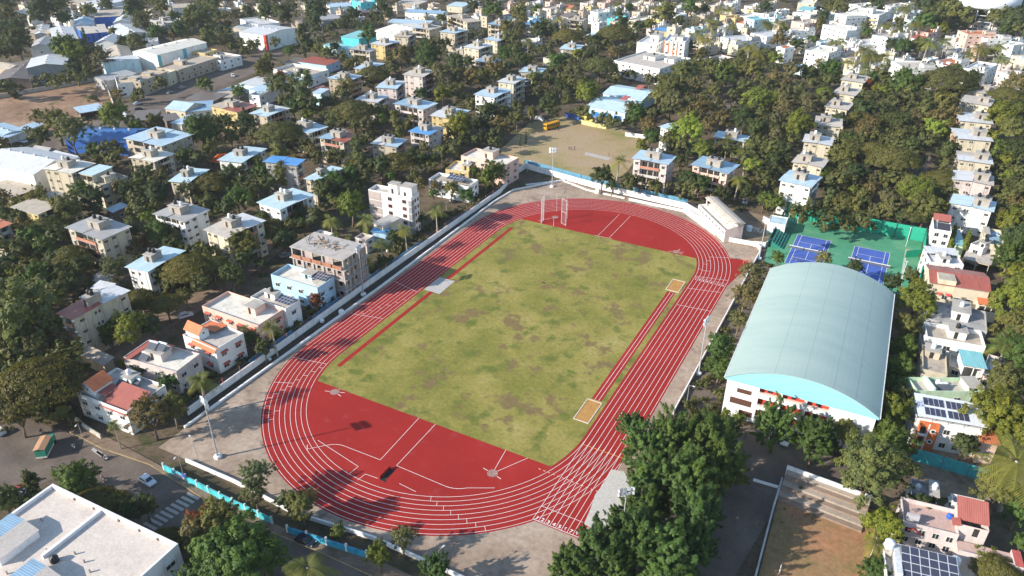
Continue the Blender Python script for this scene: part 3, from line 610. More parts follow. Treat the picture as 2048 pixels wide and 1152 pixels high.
K(1, 0)
gable([(-135, 255), (75, 283), (312, 224)], 10, 'W', 'w', 'x', 1.2, 'white hall with a red corner stripe and ribbed roof', lm='the red-striped white hall')
villa([(-130, 150), (15, 200), (45, 130)], 8, 'W', 'w', heads=())
gable([(280, 180), (360, 190), (362, 150)], 6, 'T', 't', 'y', 2, name='house', cat='house')
mono([(340, 492), (560, 523), (592, 476)], 5, 'B', 'r', 'light blue shed with a maroon sheet roof', lm='the maroon-roofed blue shed')
mono([(210, 505), (330, 515), (350, 468)], 4, 'D', 'd')
villa([(135, 550), (425, 602), (522, 545)], 6.5, 'W', 't', 'long white flat-roofed hall with high parapet below the maroon-roofed shed', heads=((.3, .5, .1, .2, 1),), tanks=0, par=1.4)
mono([(140, 612), (415, 652), (425, 605)], 4, 'W', 'c'); mono([(430, 640), (585, 585), (570, 560)], 4, 'T', 'g', opening=True)
mono([(680, 292), (822, 310), (830, 252)], 8, 'Q', 'q', 'bright turquoise shed with teal roof', lm='the turquoise shed', nwin=0)
mono([(540, 358), (700, 402), (772, 380)], 5, 'L', 'q')
gable([(948, 245), (1130, 284), (1300, 195)], 6, 'W', 'l', 'x', 2, 'wide pale tan shed roof behind the cream blocks')
gable([(1190, 95), (1490, 112), (1545, 90)], 8, 'W', 'e', 'x', 1.2, 'long white two-storey hall with blue-grey roof', nwin=7, lm='the long blue-grey-roofed hall')
mono([(1050, 180), (1380, 195), (1390, 170)], 5, 'M', 'b'); gable([(590, 58), (768, 48), (745, 18)], 5, 'W', 'b', 'x', 1.5)
villa([(765, 2), (835, 22), (945, 5)], 10, 'Q', 'w', heads=()); mono([(585, 165), (720, 130), (690, 95)], 5, 'G', 'g'); mono([(840, 100), (960, 95), (950, 75)], 4, 'D', 'd')
mono([(1525, 45), (1650, 55), (1670, 25)], 5, 'M', 'c'); mono([(1120, 20), (1300, 35), (1290, 5)], 5, 'T', 'k')
apt([(1250, 220), (1385, 238), (1465, 208)], 12, 'C', 'b', 0, roof2='k'); apt([(1105, 290), (1215, 298), (1302, 268)], 10, 'C', 't', 1)
apt([(920, 348), (1030, 365), (1137, 330)], 9, 'Y', 'w', 1, roof2='b'); apt([(750, 395), (908, 412), (990, 396)], 11, 'C', 'g', 0)
apt([(1475, 255), (1590, 270), (1674, 236)], 12, 'C', 'b', 1); apt([(1525, 122), (1690, 178), (1808, 168)], 12, 'C', 't', 0); apt([(1855, 195), (1985, 208), (2042, 186)], 10, 'C', 'e', 0)
apt([(1830, 312), (1930, 330), (2026, 290)], 8, 'M', 'b', 1); apt([(1665, 372), (1780, 392), (1866, 355)], 13, 'M', 'w', 1); apt([(1540, 425), (1680, 448), (1702, 415)], 8, 'G', 't', 0)
apt([(1755, 490), (1900, 505), (1996, 480)], 9, 'C', 'e', 0); apt([(792, 545), (900, 558), (992, 505)], 8, 'C', 'b', 1); apt([(580, 628), (735, 648), (806, 602)], 11, 'T', 'b', 1)
apt([(1185, 592), (1330, 612), (1412, 562)], 12, 'K', 'k', 1); apt([(970, 697), (1120, 706), (1232, 652)], 12, 'K', 'b', 1, roof2='w'); apt([(800, 798), (965, 818), (1062, 768)], 9, 'K', 'w', 1, roof2='b')
apt([(1110, 832), (1335, 872), (1408, 820)], 10, 'K', 'e', 0, roof2='b'); apt([(1405, 920), (1575, 948), (1692, 882)], 11, 'Y', 'w', 1, roof2='b'); apt([(1235, 1050), (1380, 1078), (1466, 1015)], 11, 'K', 'j', 0, roof2='g')
apt([(1755, 752), (1905, 778), (1998, 712)], 11, 'W', 'b', 1, lm='the white blue-roofed cricket-side block'); apt([(1940, 655), (2060, 672), (2132, 622)], 12, 'M', 'w', 1)
apt([(-40, 905), (85, 930), (222, 858)], 9, 'C', 'c', 1, roof2='w'); apt([(250, 1015), (420, 1062), (527, 1005)], 10, 'M', 'w', 1, roof2='b'); apt([(510, 1098), (700, 1135), (852, 1085)], 11, 'C', 'e', 0, roof2='r')
apt([(930, 1150), (1120, 1172), (1217, 1120)], 9, 'C', 'w', 1, roof2='b'); villa([(-60, 755), (25, 765), (112, 672)], 6, 'W', 'w', heads=()); mono([(455, 740), (520, 748), (535, 715)], 7, 'L', 'b', nwin=1)
mono([(480, 700), (535, 735), (556, 705)], 3, 'R', 'r', 'small brick red hut between two cream blocks', nwin=0)

K(2, 0)
apt([(110, 192), (190, 198), (254, 166)], 8, 'M', 'j', 1, hr=0); apt([(445, 162), (560, 172), (632, 150)], 9, 'C', 't', 0); villa([(235, 60), (310, 72), (387, 42)], 8, 'K', 't', win='r')
gable([(395, 62), (470, 68), (512, 46)], 7, 'Y', 'o', 'x', 1.5, name='house', cat='house'); gable([(388, 125), (450, 140), (512, 105)], 5, 'T', 'd', 'x', 2, name='house', cat='house')
villa([(605, 82), (690, 104), (747, 66)], 9, 'W', 'k'); apt([(590, 280), (670, 296), (752, 252)], 7, 'M', 'c', 1, hr=0); villa([(70, 322), (180, 338), (286, 322)], 5, 'W', 'l')
apt([(388, 392), (530, 402), (582, 362)], 8, 'T', 'c', 1, wt='white'); villa([(250, 460), (330, 474), (392, 430)], 5, 'M', 'k'); apt([(62, 575), (225, 588), (276, 548)], 7, 'C', 'c', 1)
apt([(-15, 650), (60, 668), (112, 632)], 8, 'M', 'b', 1); villa([(760, 145), (820, 155), (852, 118)], 8, 'Q', 'c', heads=()); villa([(920, 155), (1000, 170), (1062, 112)], 9, 'M', 'l')
villa([(1000, 335), (1155, 352), (1212, 295)], 9.5, 'W', 'w', 'white three-storey house left of the orange block', heads=((.45, .4, .4, .5, 4),), lm='the white house by the orange block')
villa([(1215, 325), (1385, 338), (1452, 282)], 14, 'W', 'w', 'orange and white striped four-storey block', stripe='O', nwin=3, heads=((.3, .3, .5, .4, 2),), name='apartment_block', cat='apartment block', lm='the orange and white block')
villa([(815, 482), (1182, 552), (1330, 448)], 9, 'W', 'k', 'white two-storey school with wide grey flat roof and square windows', nwin=7, win='c', heads=((.3, .5, .25, .3, 2), (.72, .55, .2, .25, 2.2)), tanks=4, name='school_building', cat='school', lm='the white school block')
villa([(1240, 212), (1310, 222), (1342, 202)], 12, 'M', 'l', heads=()); mono([(1142, 242), (1235, 252), (1242, 230)], 8, 'Y', 'j'); villa([(1392, 225), (1462, 240), (1475, 205)], 8, 'L', 'w'); villa([(1410, 118), (1520, 135), (1535, 100)], 6, 'T', 't'); villa([(1500, 190), (1580, 200), (1600, 165)], 7, 'C', 't')
gable([(730, 748), (1045, 798), (1096, 716)], 6, 'L', 'c', 'x', 1.6, 'rear marquee hall with striped pale blue roof', name='marquee_hall', cat='hall', vents=False)
gable([(600, 848), (905, 902), (988, 812)], 5.5, 'L', 'c', 'x', 1.6, 'front marquee hall with striped pale blue roof', name='marquee_hall', cat='hall', lm='the marquee halls', vents=False)
apt([(1192, 1008), (1250, 1030), (1330, 982)], 10, 'W', 'b', 1, hr=0); apt([(1625, 1098), (1860, 1132), (1962, 1100)], 8, 'M', 'c', 0)
villa([(1670, 292), (1790, 332), (1862, 272)], 9, 'W', 'w', lm='the white house among the palms'); gable([(1715, 170), (1870, 190), (1890, 160)], 6, 'W', 'o', 'x', 1.5, name='house', cat='house'); villa([(1815, 125), (1990, 150), (2045, 115)], 8, 'W', 'l'); villa([(1910, 262), (2040, 295), (2080, 240)], 8, 'W', 'w')
villa([(1845, 300), (1905, 312), (1915, 285)], 7, 'Q', 'q', 'small green-walled box house among white ones', heads=(), tanks=0); villa([(1580, 455), (1680, 480), (1730, 450)], 4, 'K', 'l', heads=())
villa([(1480, 470), (1560, 480), (1590, 450)], 4, 'T', 't', heads=()); villa([(1860, 140), (1940, 160), (1960, 125)], 10, 'L', 'q', heads=())
gable([(1660, 80), (1760, 88), (1780, 60)], 6, 'M', 't', 'x', 1.2, name='house', cat='house')
for (a, b, h, c, r) in ((30, 40, 7, 'C', 't'), (120, 20, 8, 'W', 'l'), (545, 20, 8, 'K', 't'), (680, 18, 8, 'P', 'k'), (770, 60, 7, 'W', 'l'), (940, 20, 8, 'M', 'l'), (1030, 45, 9, 'C', 't'), (1100, 30, 8, 'W', 'k'), (1110, 75, 7, 'T', 't'), (1190, 40, 8, 'K', 'l'), (1250, 60, 8, 'W', 'k'), (1330, 30, 8, 'M', 't'), (1560, 40, 8, 'C', 'l'), (1620, 25, 7, 'P', 't'), (1700, 20, 8, 'W', 'l'), (1480, 120, 7, 'C', 't'), (960, 90, 7, 'C', 'k'), (1860, 45, 8, 'W', 'l'), (1950, 60, 8, 'K', 'k'), (2010, 20, 8, 'C', 't'), (1400, 255, 6, 'M', 'l'), (1490, 230, 6, 'K', 't')):
    villa([(a, b), (a+62, b+9), (a+88, b-12)], h, c, r)

K(3, 0)
villa([(300, 398), (488, 428), (525, 375)], 10, 'W', 'l', 'white three-storey house with paired windows at the edge of the wood', nwin=4, win='n', lm='the white three-storey wood-side house'); villa([(440, 195), (635, 245), (655, 210)], 10, 'W', 'l', stripe='Q')
villa([(625, 95), (890, 125), (1050, 95)], 13, 'W', 'l', 'long white block with yellow balcony bands below the water tower', stripe='Y', balc=0, heads=((.5, .3, .2, .4, 4),), nwin=5, name='apartment_block', cat='apartment block', lm='the long yellow-banded block'); villa([(540, 105), (630, 130), (660, 85)], 13, 'W', 'l', heads=())
villa([(835, 278), (960, 305), (987, 265)], 11, 'W', 'k'); villa([(1190, 242), (1285, 262), (1302, 230)], 8, 'P', 'o'); gable([(1150, 300), (1240, 315), (1265, 290)], 5, 'W', 'r', 'x', 1.2, name='house', cat='house')
villa([(540, 455), (680, 475), (702, 412)], 6, 'M', 't', stripe='Y'); villa([(815, 512), (915, 532), (927, 490)], 7, 'W', 'w')
villa([(985, 485), (1085, 540), (1208, 470)], 12, 'W', 'k', 'white four-storey house with yellow trim facing the wood', stripe='Y', nwin=3, lm='the yellow-trimmed white house'); villa([(1285, 492), (1425, 525), (1452, 455)], 9, 'W', 'o')
villa([(1520, 242), (1600, 272), (1642, 205)], 13, 'P', 'o', 'tall peach house by the foot of the water tower'); villa([(1420, 282), (1510, 302), (1532, 260)], 9, 'G', 'k'); villa([(1655, 278), (1760, 312), (1862, 280)], 11, 'W', 'l')
villa([(1565, 545), (1730, 572), (1757, 500)], 10, 'W', 'w', 'white house with a green and yellow front panel', stripe='Y', heads=((.6, .2, .25, .3, 2),)); villa([(1900, 345), (2040, 375), (2060, 340)], 8, 'W', 'l'); villa([(1950, 440), (2060, 480), (2080, 430)], 11, 'M', 'l'); villa([(1830, 562), (1930, 602), (1998, 570)], 10, 'K', 'l'); villa([(1405, 395), (1500, 420), (1530, 380)], 6, 'G', 'k')
gable([(1050, 345), (1170, 360), (1180, 330)], 4, 'W', 'o', 'x', 1.2, name='house', cat='house'); villa([(0, 130), (110, 160), (160, 120)], 7, 'C', 'l'); villa([(200, 95), (340, 120), (360, 80)], 8, 'W', 'l', stripe='B'); villa([(190, 165), (290, 190), (300, 140)], 9, 'P', 'k'); villa([(150, 225), (230, 250), (250, 200)], 6, 'W', 'l'); mono([(240, 75), (340, 85), (345, 60)], 8, 'L', 'q')
villa([(240, 20), (370, 30), (440, -5)], 8, 'M', 'l'); villa([(650, 30), (740, 50), (800, 20)], 8, 'W', 'l'); villa([(920, 40), (1040, 60), (1050, 20)], 9, 'W', 'k'); villa([(1240, 470), (1290, 480), (1310, 450)], 5, 'W', 'l', heads=()); villa([(150, 520), (290, 560), (330, 530)], 4, 'L', 'k', heads=((.1, .2, .25, .4, 2),)); villa([(390, 330), (470, 345), (480, 310)], 5, 'L', 'w', heads=()); villa([(620, 320), (740, 360), (760, 290)], 6, 'W', 'w', heads=())
# the two straight rows of cream blocks either side of the wood
RL = 'left-hand row of cream blocks through the wood'
for i, a in enumerate(([(590, 640), (760, 665), (792, 610)], [(530, 740), (690, 765), (746, 715)], [(465, 852), (632, 878), (694, 828)], [(385, 990), (580, 1012), (642, 955)], [(290, 1132), (500, 1160), (552, 1108)])):
    apt(a, 9.5, 'M', 'k' if i < 4 else 'w', 1, hr=.35)
K(3, 1)
apt([(205, 140), (430, 182), (490, 130)], 9.5, 'M', 'k', 1, hr=.35); apt([(105, 285), (340, 338), (417, 262)], 13, 'W', 'b', 1, 'white four-storey block with blue roof and red balconies behind the tennis courts', lm='the red-balconied white block')
K(3, 0)
for a, r in (([(1560, 722), (1778, 752), (1792, 690)], 'k'), ([(1545, 815), (1770, 850), (1802, 792)], 'k'), ([(1540, 962), (1790, 988), (1806, 922)], 'w'), ([(1530, 1102), (1790, 1124), (1806, 1052)], 'w')): apt(a, 9.5, 'M', r, 3, hr=.7)
K(3, 1)
apt([(1530, 125), (1785, 160), (1812, 95)], 9.5, 'M', 'w', 3, hr=.7, roof2='k'); apt([(1490, 275), (1790, 325), (1816, 262)], 9.5, 'K', 'w', 3, hr=.7, roof2='k')
apt([(1470, 470), (1790, 535), (1836, 470)], 10, 'W', 'c', 3, 'white block with pale cyan corrugated roof and a blue tank, last of the right-hand row', hr=.7, lm='the blue-tank block')

K(0, 1)
gable([(-160, 150), (265, 245), (560, 95)], 9, 'W', 'w', 'x', 2.5, 'large white warehouse with grey gable end at the left edge', lm='the large white warehouse'); mono([(380, 85), (560, 130), (690, 125)], 8, 'W', 'w', name='warehouse', cat='warehouse'); mono([(-80, 330), (95, 425), (290, 345)], 4, 'D', 't'); gable([(260, 40), (380, 60), (460, 40)], 5, 'G', 'g', 'x', 1)
apt([(355, 195), (570, 230), (737, 155)], 12, 'C', 'l', 1); villa([(670, 285), (800, 332), (965, 240)], 9, 'M', 't', 'cream house with two raised pale blue roof canopies', heads=((.62, .3, .2, .4, 2.4),)); mono([(635, 232), (735, 252), (862, 182)], 11.5, 'M', 'c', 'raised pale blue canopy over a cream roof terrace', opening=True, name='roof_canopy', cat='canopy', fall=.2)
apt([(1045, 102), (1230, 138), (1407, 82)], 11, 'C', 'l', 1); apt([(1755, 130), (1930, 150), (2100, 35)], 7, 'W', 'c', 1, lm='the white orange-awning block'); apt([(1365, 292), (1500, 305), (1767, 216)], 9, 'M', 'c', 1)
apt([(105, 502), (300, 560), (557, 415)], 11, 'Y', 't', 1, hr=0); apt([(-150, 640), (-20, 675), (68, 635)], 11, 'C', 'o', 1, 'cream block with orange-brown roof cut by the left edge', hr=0)
apt([(545, 672), (812, 757), (1007, 655)], 12, 'C', 'g', 0, 'cream block with grey roof and dark cluttered balconies on its near front', hy=.55, lm='the cluttered-balcony block', roof2='g'); apt([(1240, 552), (1472, 614), (1690, 535)], 11, 'W', 'g', 0, 'white block with grey roof panels and small paired windows', lm='the white grey-roofed block')
apt([(1650, 682), (1817, 742), (2065, 600)], 12, 'M', 'k', 1, roof2='w', lm='the tall pale cream block'); apt([(1025, 988), (1180, 1022), (1532, 870)], 9, 'W', 'c', 1, lm='the rain-tree white block'); mono([(850, 522), (905, 545), (987, 490)], 4, 'D', 'c'); mono([(715, 1082), (850, 1125), (965, 1085)], 3.5, 'T', 'k'); mono([(735, 1150), (850, 1175), (945, 1140)], 6, 'M', 'w')
K(1, 1)
apt([(75, 145), (318, 168), (442, 132)], 13, 'G', 'j', 1, hr=0, lm='the bright blue-roofed grey block'); apt([(400, 282), (475, 298), (735, 205)], 10, 'M', 'c', 1); apt([(25, 468), (190, 522), (432, 400)], 10, 'W', 'c', 1, lm='the pale sheet-roofed block')
villa([(1380, 280), (1700, 342), (1785, 288)], 6.5, 'W', 't', 'white house with solar panels on a roof frame beside the track wall', par=1, heads=(), tanks=0, sol=(.35, .35, .4, .5, 5, 2), lm='the white house with the roof frame'); villa([(1640, 90), (1990, 170), (2005, 85)], 9, 'P', 'l', 'pink house with tall stair head beyond the track corner', heads=((.35, .4, .25, .45, 3),), lm='the pink house beyond the track corner'); villa([(1515, 200), (1700, 225), (1740, 150)], 5.5, 'Y', 'l', heads=((.6, .3, .3, .5, 2),))
mono([(940, 632), (1015, 662), (1130, 602)], 6.5, 'M', 'g'); mono([(925, 700), (1040, 710), (1128, 645)], 5, 'B', 'j'); villa([(790, 745), (880, 770), (930, 730)], 5, 'K', 'k', heads=()); villa([(455, 715), (560, 745), (640, 720)], 5, 'W', 'k', heads=(), tanks=0)
K(2, 1)
apt([(975, 115), (1240, 160), (1323, 102)], 13, 'K', 'b', 0, 'pinkish white four-storey block with blue roof and balconies full of washing', lm='the blue-roofed track-side block'); apt([(1445, 170), (1722, 232), (1806, 166)], 11, 'P', 'e', 0, 'pink block with blue-grey roof above the track wall', lm='the pink block behind the track')
K(3, 1); villa([(0, 625), (140, 650), (176, 592)], 4, 'W', 'c', 'small white hut with pale blue flat roof at the tennis court corner', heads=(), tanks=0, par=.2, name='hut', cat='hut')
K(0, 2)
apt([(480, 195), (590, 238), (1005, 20)], 13, 'C', 'r', 0, 'tall grubby cream block with patchwork red, teal and white roof', roof2='w', hr=.62, lm='the patchwork-roofed block'); mono([(605, 505), (830, 612), (862, 580)], 3.5, 'T', 't', 'long low tan shed on the back lane', nwin=0)

# more houses of the dense far quarters, set where the roofs crowd together
hr2 = random.Random(77); K(0, 0, 1)
def hrow(x0, x1, y0, y1, n, hs, ws, rs):
    made = 0
    for _ in range(n*6):
        if made >= n: break
        px, py = hr2.uniform(x0, x1), hr2.uniform(y0, y1); ok = True
        for (o, u, nn_, w_, d_, h_) in BLD:
            cx, cy = pix(np.array([*(o+u*w_/2+nn_*d_/2), h_]))
            if abs(cx-px) < 17 and abs(cy-py) < 7: ok = False; break
        if not ok: continue
        made += 1; s_ = .62+py/180; a = hr2.uniform(.8, 1.2)
        pts = [(px-9*s_*a, py), (px+7*s_*a, py+3.2*s_), (px+14*s_*a, py-2.6*s_)]
        villa(pts, hr2.choice(hs), hr2.choice(ws), hr2.choice(rs), par=.6, heads=((hr2.uniform(.1, .6), hr2.uniform(.2, .5), .32, .4, 2.3),) if hr2.random() < .75 else (), tanks=hr2.choice([0, 1, 2]), stripe=hr2.choice([None, None, 'W', 'Y', 'B', 'P']))
hrow(1010, 1560, 2, 44, 42, (5, 6.5, 7, 8, 9), 'WWWMKCPTWYL', 'lktwlc'); hrow(1560, 2040, 5, 95, 34, (6, 7, 8, 9.5), 'WWWWMKPLW', 'lkwlto'); hrow(1640, 2040, 95, 150, 12, (5, 6, 7), 'WWMKW', 'lkw'); hrow(650, 1010, 2, 34, 18, (5, 6, 8), 'WCMWT', 'bwktc'); hrow(1300, 1560, 44, 90, 12, (5, 6, 7), 'WCMKT', 'lkt')
hrow(0, 330, 4, 46, 16, (4, 5, 6), 'WTGWM', 'wgtkb'); hrow(330, 640, 2, 22, 9, (4, 5, 6), 'WTGWM', 'wgtkb')
_ob = [o for o in bpy.data.objects if o.get('label', '').startswith('orange and white')][0]
for f_ in (.0, .34, .68, .97): m = MB(); m.box(0, -.1, 0, .7, -.02, 13.9, paint((.60, .20, .06), .2), bottom=True); o = m.build('orange_pier', _ob); o.location = (f_*8.5, 0, 0)

for o in [q for q in bpy.data.objects if q.name.startswith('marquee_hall')]:
    w_ = max(v.co.x for c in o.children if c.name.startswith('wall') for v in c.data.vertices); d_ = max(v.co.y for c in o.children if c.name.startswith('wall') for v in c.data.vertices)
    partb = MB(); partb.slabq([(0, 0, 1.2), (w_*.16, 0, 1.2), (w_*.16, d_*.3, 1.6), (0, d_*.3, 1.6)], .2, plain((.42, .12, .10), .7)); k_ = partb.build('roof_hatch', o); k_.location = (w_*.56, d_*.62, 6.6)
    for i in range(3): partb = MB(); partb.box(0, -.12, 0, w_*.2, -.03, 3.4, plain((.03, .20, .52), .7), bottom=True); k_ = partb.build('cloth_wall', o); k_.location = (w_*(.12+.3*i), 0, 0)
# ---------------------------------------------------------------- buildings with a shape of their own
def roofgable(root, x, y, z, w, d, h, rise, wall, roof, ax='x', name='gabled_attic', o=.35):
    m = MB(); m.prism([(0, 0), (w, 0), (w, d), (0, d)], 0, h, wall, False)
    if ax == 'x':
        m.face([(w, 0, h), (w, d, h), (w, d/2, h+rise)], wall); m.face([(0, d, h), (0, 0, h), (0, d/2, h+rise)], wall)
        m.slabq([(-o, -o, h-rise*2*o/d), (w+o, -o, h-rise*2*o/d), (w+o, d/2, h+rise), (-o, d/2, h+rise)], .08, roof); m.slabq([(w+o, d+o, h-rise*2*o/d), (-o, d+o, h-rise*2*o/d), (-o, d/2, h+rise), (w+o, d/2, h+rise)], .08, roof)
    else:
        m.face([(0, 0, h), (w, 0, h), (w/2, 0, h+rise)], wall); m.face([(w, d, h), (0, d, h), (w/2, d, h+rise)], wall)
        m.slabq([(w/2, -o, h+rise), (w/2, d+o, h+rise), (-o, d+o, h-rise*2*o/w), (-o, -o, h-rise*2*o/w)], .08, roof); m.slabq([(w+o, -o, h-rise*2*o/w), (w+o, d+o, h-rise*2*o/w), (w/2, d+o, h+rise), (w/2, -o, h+rise)], .08, roof)
    r = plain((.03, .03, .035), .3)
    if ax == 'y': m.lathe([(0, 0), (0, 0)], r, n=3) if False else m.face([(w/2+.28*math.cos(t), -.02, h*.75+.28*math.sin(t)) for t in [i*math.pi/5 for i in range(10)]], r)
    else: m.face([(w+.02, d/2+.28*math.cos(t), h*.75+.28*math.sin(t)) for t in [i*math.pi/5 for i in range(10)]], r)
    ob = m.build(name, root); ob.location = (x, y, z); return ob
def partbox(root, name, x0, y0, z0, x1, y1, z1, mat, top=None):
    m = MB(); m.box(0, 0, 0, x1-x0, y1-y0, z1-z0, mat, top, True); o = m.build(name, root); o.location = (x0, y0, z0); return o
def slope(root, name, pts, t, mat):
    m = MB(); m.slabq(pts, t, mat); return m.build(name, root)
def heater(root, x, y, z, w=2.0, rz=0):
    """solar water heater: tilted dark collector with a round tank above"""
    m = MB(); g = plain((.10, .11, .13), .25)
    m.slabq([(0, 0, .2), (w, 0, .2), (w, 1.6, 1.2), (0, 1.6, 1.2)], .06, g, STEEL); m.tube([(0, 1.75, 1.35), (w, 1.75, 1.35)], .25, TANKW, 8)
    for a in (.1, w-.1): m.tube([(a, 1.6, 0), (a, 1.6, 1.2)], .04, STEEL, 4); m.tube([(a, 0, 0), (a, 0, .2)], .04, STEEL, 4)
    o = m.build('water_heater', root); o.location = (x, y, z); o.rotation_euler = (0, 0, rz); return o
ORANGE = sheet((.58, .17, .07), .35, 0, .7, .15); ORANGE_Y = sheet((.58, .17, .07), .35, 1, .7, .15); REDR = sheet((.36, .115, .09), .35, 0, .6, .2); REDY = sheet((.33, .095, .075), .35, 1, .6, .2)

# --- arched sports hall
hx0, hx1, hy0, hy1, he, hr_ = -16.2, 16.2, 0, 57.2, 11.0, 5.0
hall = empty('sports_hall', loc=(75.25, -19.3, 0), rz=R(1.6)); tag(hall, 'big sports hall with a pale green arched roof, white walls and red recessed bays', 'sports hall')
BLD.append((np.array([59, -20]), np.array([1, 0]), np.array([0, 1]), 32.5, 58, 13))
hw = MB(); HWm = paint((.80, .80, .79), .1); red_ = plain((.58, .07, .035), .6); brown = plain((.14, .07, .05), .7)
def hallwall(a0, a1, z0, z1): hw.face([(a0, hy0, z0), (a1, hy0, z0), (a1, hy0, z1), (a0, hy0, z1)], HWm)
W0 = hx0+.5; W1 = hx1-.5; cols = [W0, -8.4, -4.0, -3.4, 1.2, 1.8, 6.4, W1]; bays = [(-8.4, -4.0), (-3.4, 1.2), (1.8, 6.4)]; zs = [(8.3, 10.3), (4.9, 7.1), (1.5, 3.9)]
hallwall(W0, -8.4, 0, he); hallwall(6.4, W1, 0, he); hallwall(-4.0, -3.4, 0, he); hallwall(1.2, 1.8, 0, he)
for a, c in bays:
    zz = [0]+[v for z in zs[::-1] for v in z]+[he]
    for z0, z1 in zip(zz[0::2], zz[1::2]): hallwall(a, c, z0, z1)
    for z0, z1 in zs:
        q = 1.1; hw.face([(a, q, z0), (c, q, z0), (c, q, z1), (a, q, z1)], red_); hw.face([(a, 0, z0), (a, q, z0), (a, q, z1), (a, 0, z1)], HWm); hw.face([(c, q, z0), (c, 0, z0), (c, 0, z1), (c, q, z1)], HWm); hw.face([(a, 0, z0), (c, 0, z0), (c, q, z0), (a, q, z0)], HWm); hw.face([(a, q, z1), (c, q, z1), (c, 0, z1), (a, 0, z1)], HWm)
for (xa, ya, xb, yb) in ((W0, hy1, W0, hy0), (W1, hy0, W1, hy1), (W1, hy1, W0, hy1)): hw.face([(xa, ya, 0), (xb, yb, 0), (xb, yb, he), (xa, ya, he)], HWm)
hw.build('wall', hall)
for z0, z1 in zs:
    for a, c in bays: partbox(hall, 'window', (a+c)/2-.5, 1.0, z0+.3, (a+c)/2+.5, 1.09, z1-.4, GLASS); partbox(hall, 'railing', a, .02, z0, c, .12, z0+.55, paint((.62, .5, .45), .2))
for (a0, a1, z0, z1) in ((-13.2, -10.0, 7.3, 8.4), (-14.4, -9.6, 4.0, 5.6), (-12, -9, 1.2, 2.6)):
    m = MB(); m.box(a0, -.08, z0, a1, 0, z1, brown, bottom=True)
    for i in range(int((a1-a0)/.4)): m.box(a0+.1+i*.4, -.2, z0, a0+.16+i*.4, -.08, z1, plain((.2, .1, .07), .7), bottom=True)
    m.build('louvre_panel', hall)
for i in range(9):
    for s_, xx in ((1, W1), (-1, W0)):
        yy = 4+i*6; partbox(hall, 'window', xx-.03 if s_ < 0 else xx-.01, yy, 6.5, xx+.01 if s_ < 0 else xx+.03, yy+2.4, 8.2, GLASS)
# roof: circular arc with fine cross ribs
rad = (hx1**2+hr_**2)/(2*hr_); am = math.asin(hx1/rad); hm, nt_, b_ = newmat('arched_sheet', .38, .45)
tc = nt_.nodes.new('ShaderNodeTexCoord'); wv = nt_.nodes.new('ShaderNodeTexWave'); wv.bands_direction = 'Y'; wv.inputs['Scale'].default_value = .55; nt_.links.new(tc.outputs['Object'], wv.inputs[0])
mp_ = nt_.nodes.new('ShaderNodeMapping'); nt_.links.new(tc.outputs['Object'], mp_.inputs[0]); mp_.inputs['Scale'].default_value = (.08, .5, .08); nn_ = _noise(nt_, .5, 6, .7, mp_.outputs[0])
c0 = _ramp(nt_, nn_.outputs[0], [(.25, (.26, .35, .335)), (.5, (.315, .41, .385)), (.8, (.37, .455, .42))]).outputs[0]; c0 = _mix(nt_, .2, c0, _ramp(nt_, wv.outputs[0], [(.0, (.2, .29, .27)), (.5, (.40, .47, .43))]).outputs[0]); nt_.links.new(c0, b_.inputs['Base Color'])
bp = nt_.nodes.new('ShaderNodeBump'); bp.inputs['Strength'].default_value = .25; bp.inputs['Distance'].default_value = .08; nt_.links.new(wv.outputs[0], bp.inputs['Height']); nt_.links.new(bp.outputs[0], b_.inputs['Normal'])
rf = MB(); N = 28; arcp = [(rad*math.sin(-am+2*am*i/N), he+hr_-rad+rad*math.cos(-am+2*am*i/N)) for i in range(N+1)]
seam = plain((.22, .30, .28), .7)
for (xa, za), (xb, zb_) in zip(arcp, arcp[1:]):
    rf.face([(xa, hy0-.9, za), (xb, hy0-.9, zb_), (xb, hy1+.5, zb_), (xa, hy1+.5, za)], hm); rf.face([(xa, hy1+.5, za-.15), (xb, hy1+.5, zb_-.15), (xb, hy0-.9, zb_-.15), (xa, hy0-.9, za-.15)], GREY)
    rf.face([(xa, hy0-.9, za-.15), (xb, hy0-.9, zb_-.15), (xb, hy0-.9, zb_), (xa, hy0-.9, za)], hm)
for i in (9, 14, 19, 23): rf.tube([(arcp[i][0], hy0-.8, arcp[i][1]-.01), (arcp[i][0], hy1+.4, arcp[i][1]-.01)], .035, seam, 4)
rf.build('roof', hall, False)
for xx in (hx0-.25, hx1+.05): partbox(hall, 'gutter', xx, hy0-.8, he-.25, xx+.2, hy1+.4, he+.02, plain((.7, .72, .72), .5))
gm, nt_, b_ = newmat('ribbed_cyan_sheet', .4, .4); tc = nt_.nodes.new('ShaderNodeTexCoord'); wv = nt_.nodes.new('ShaderNodeTexWave'); wv.inputs['Scale'].default_value = .8; nt_.links.new(tc.outputs['Object'], wv.inputs[0])
nt_.links.new(_ramp(nt_, wv.outputs[0], [(.1, (.22, .50, .57)), (.6, (.30, .60, .67))]).outputs[0], b_.inputs['Base Color'])
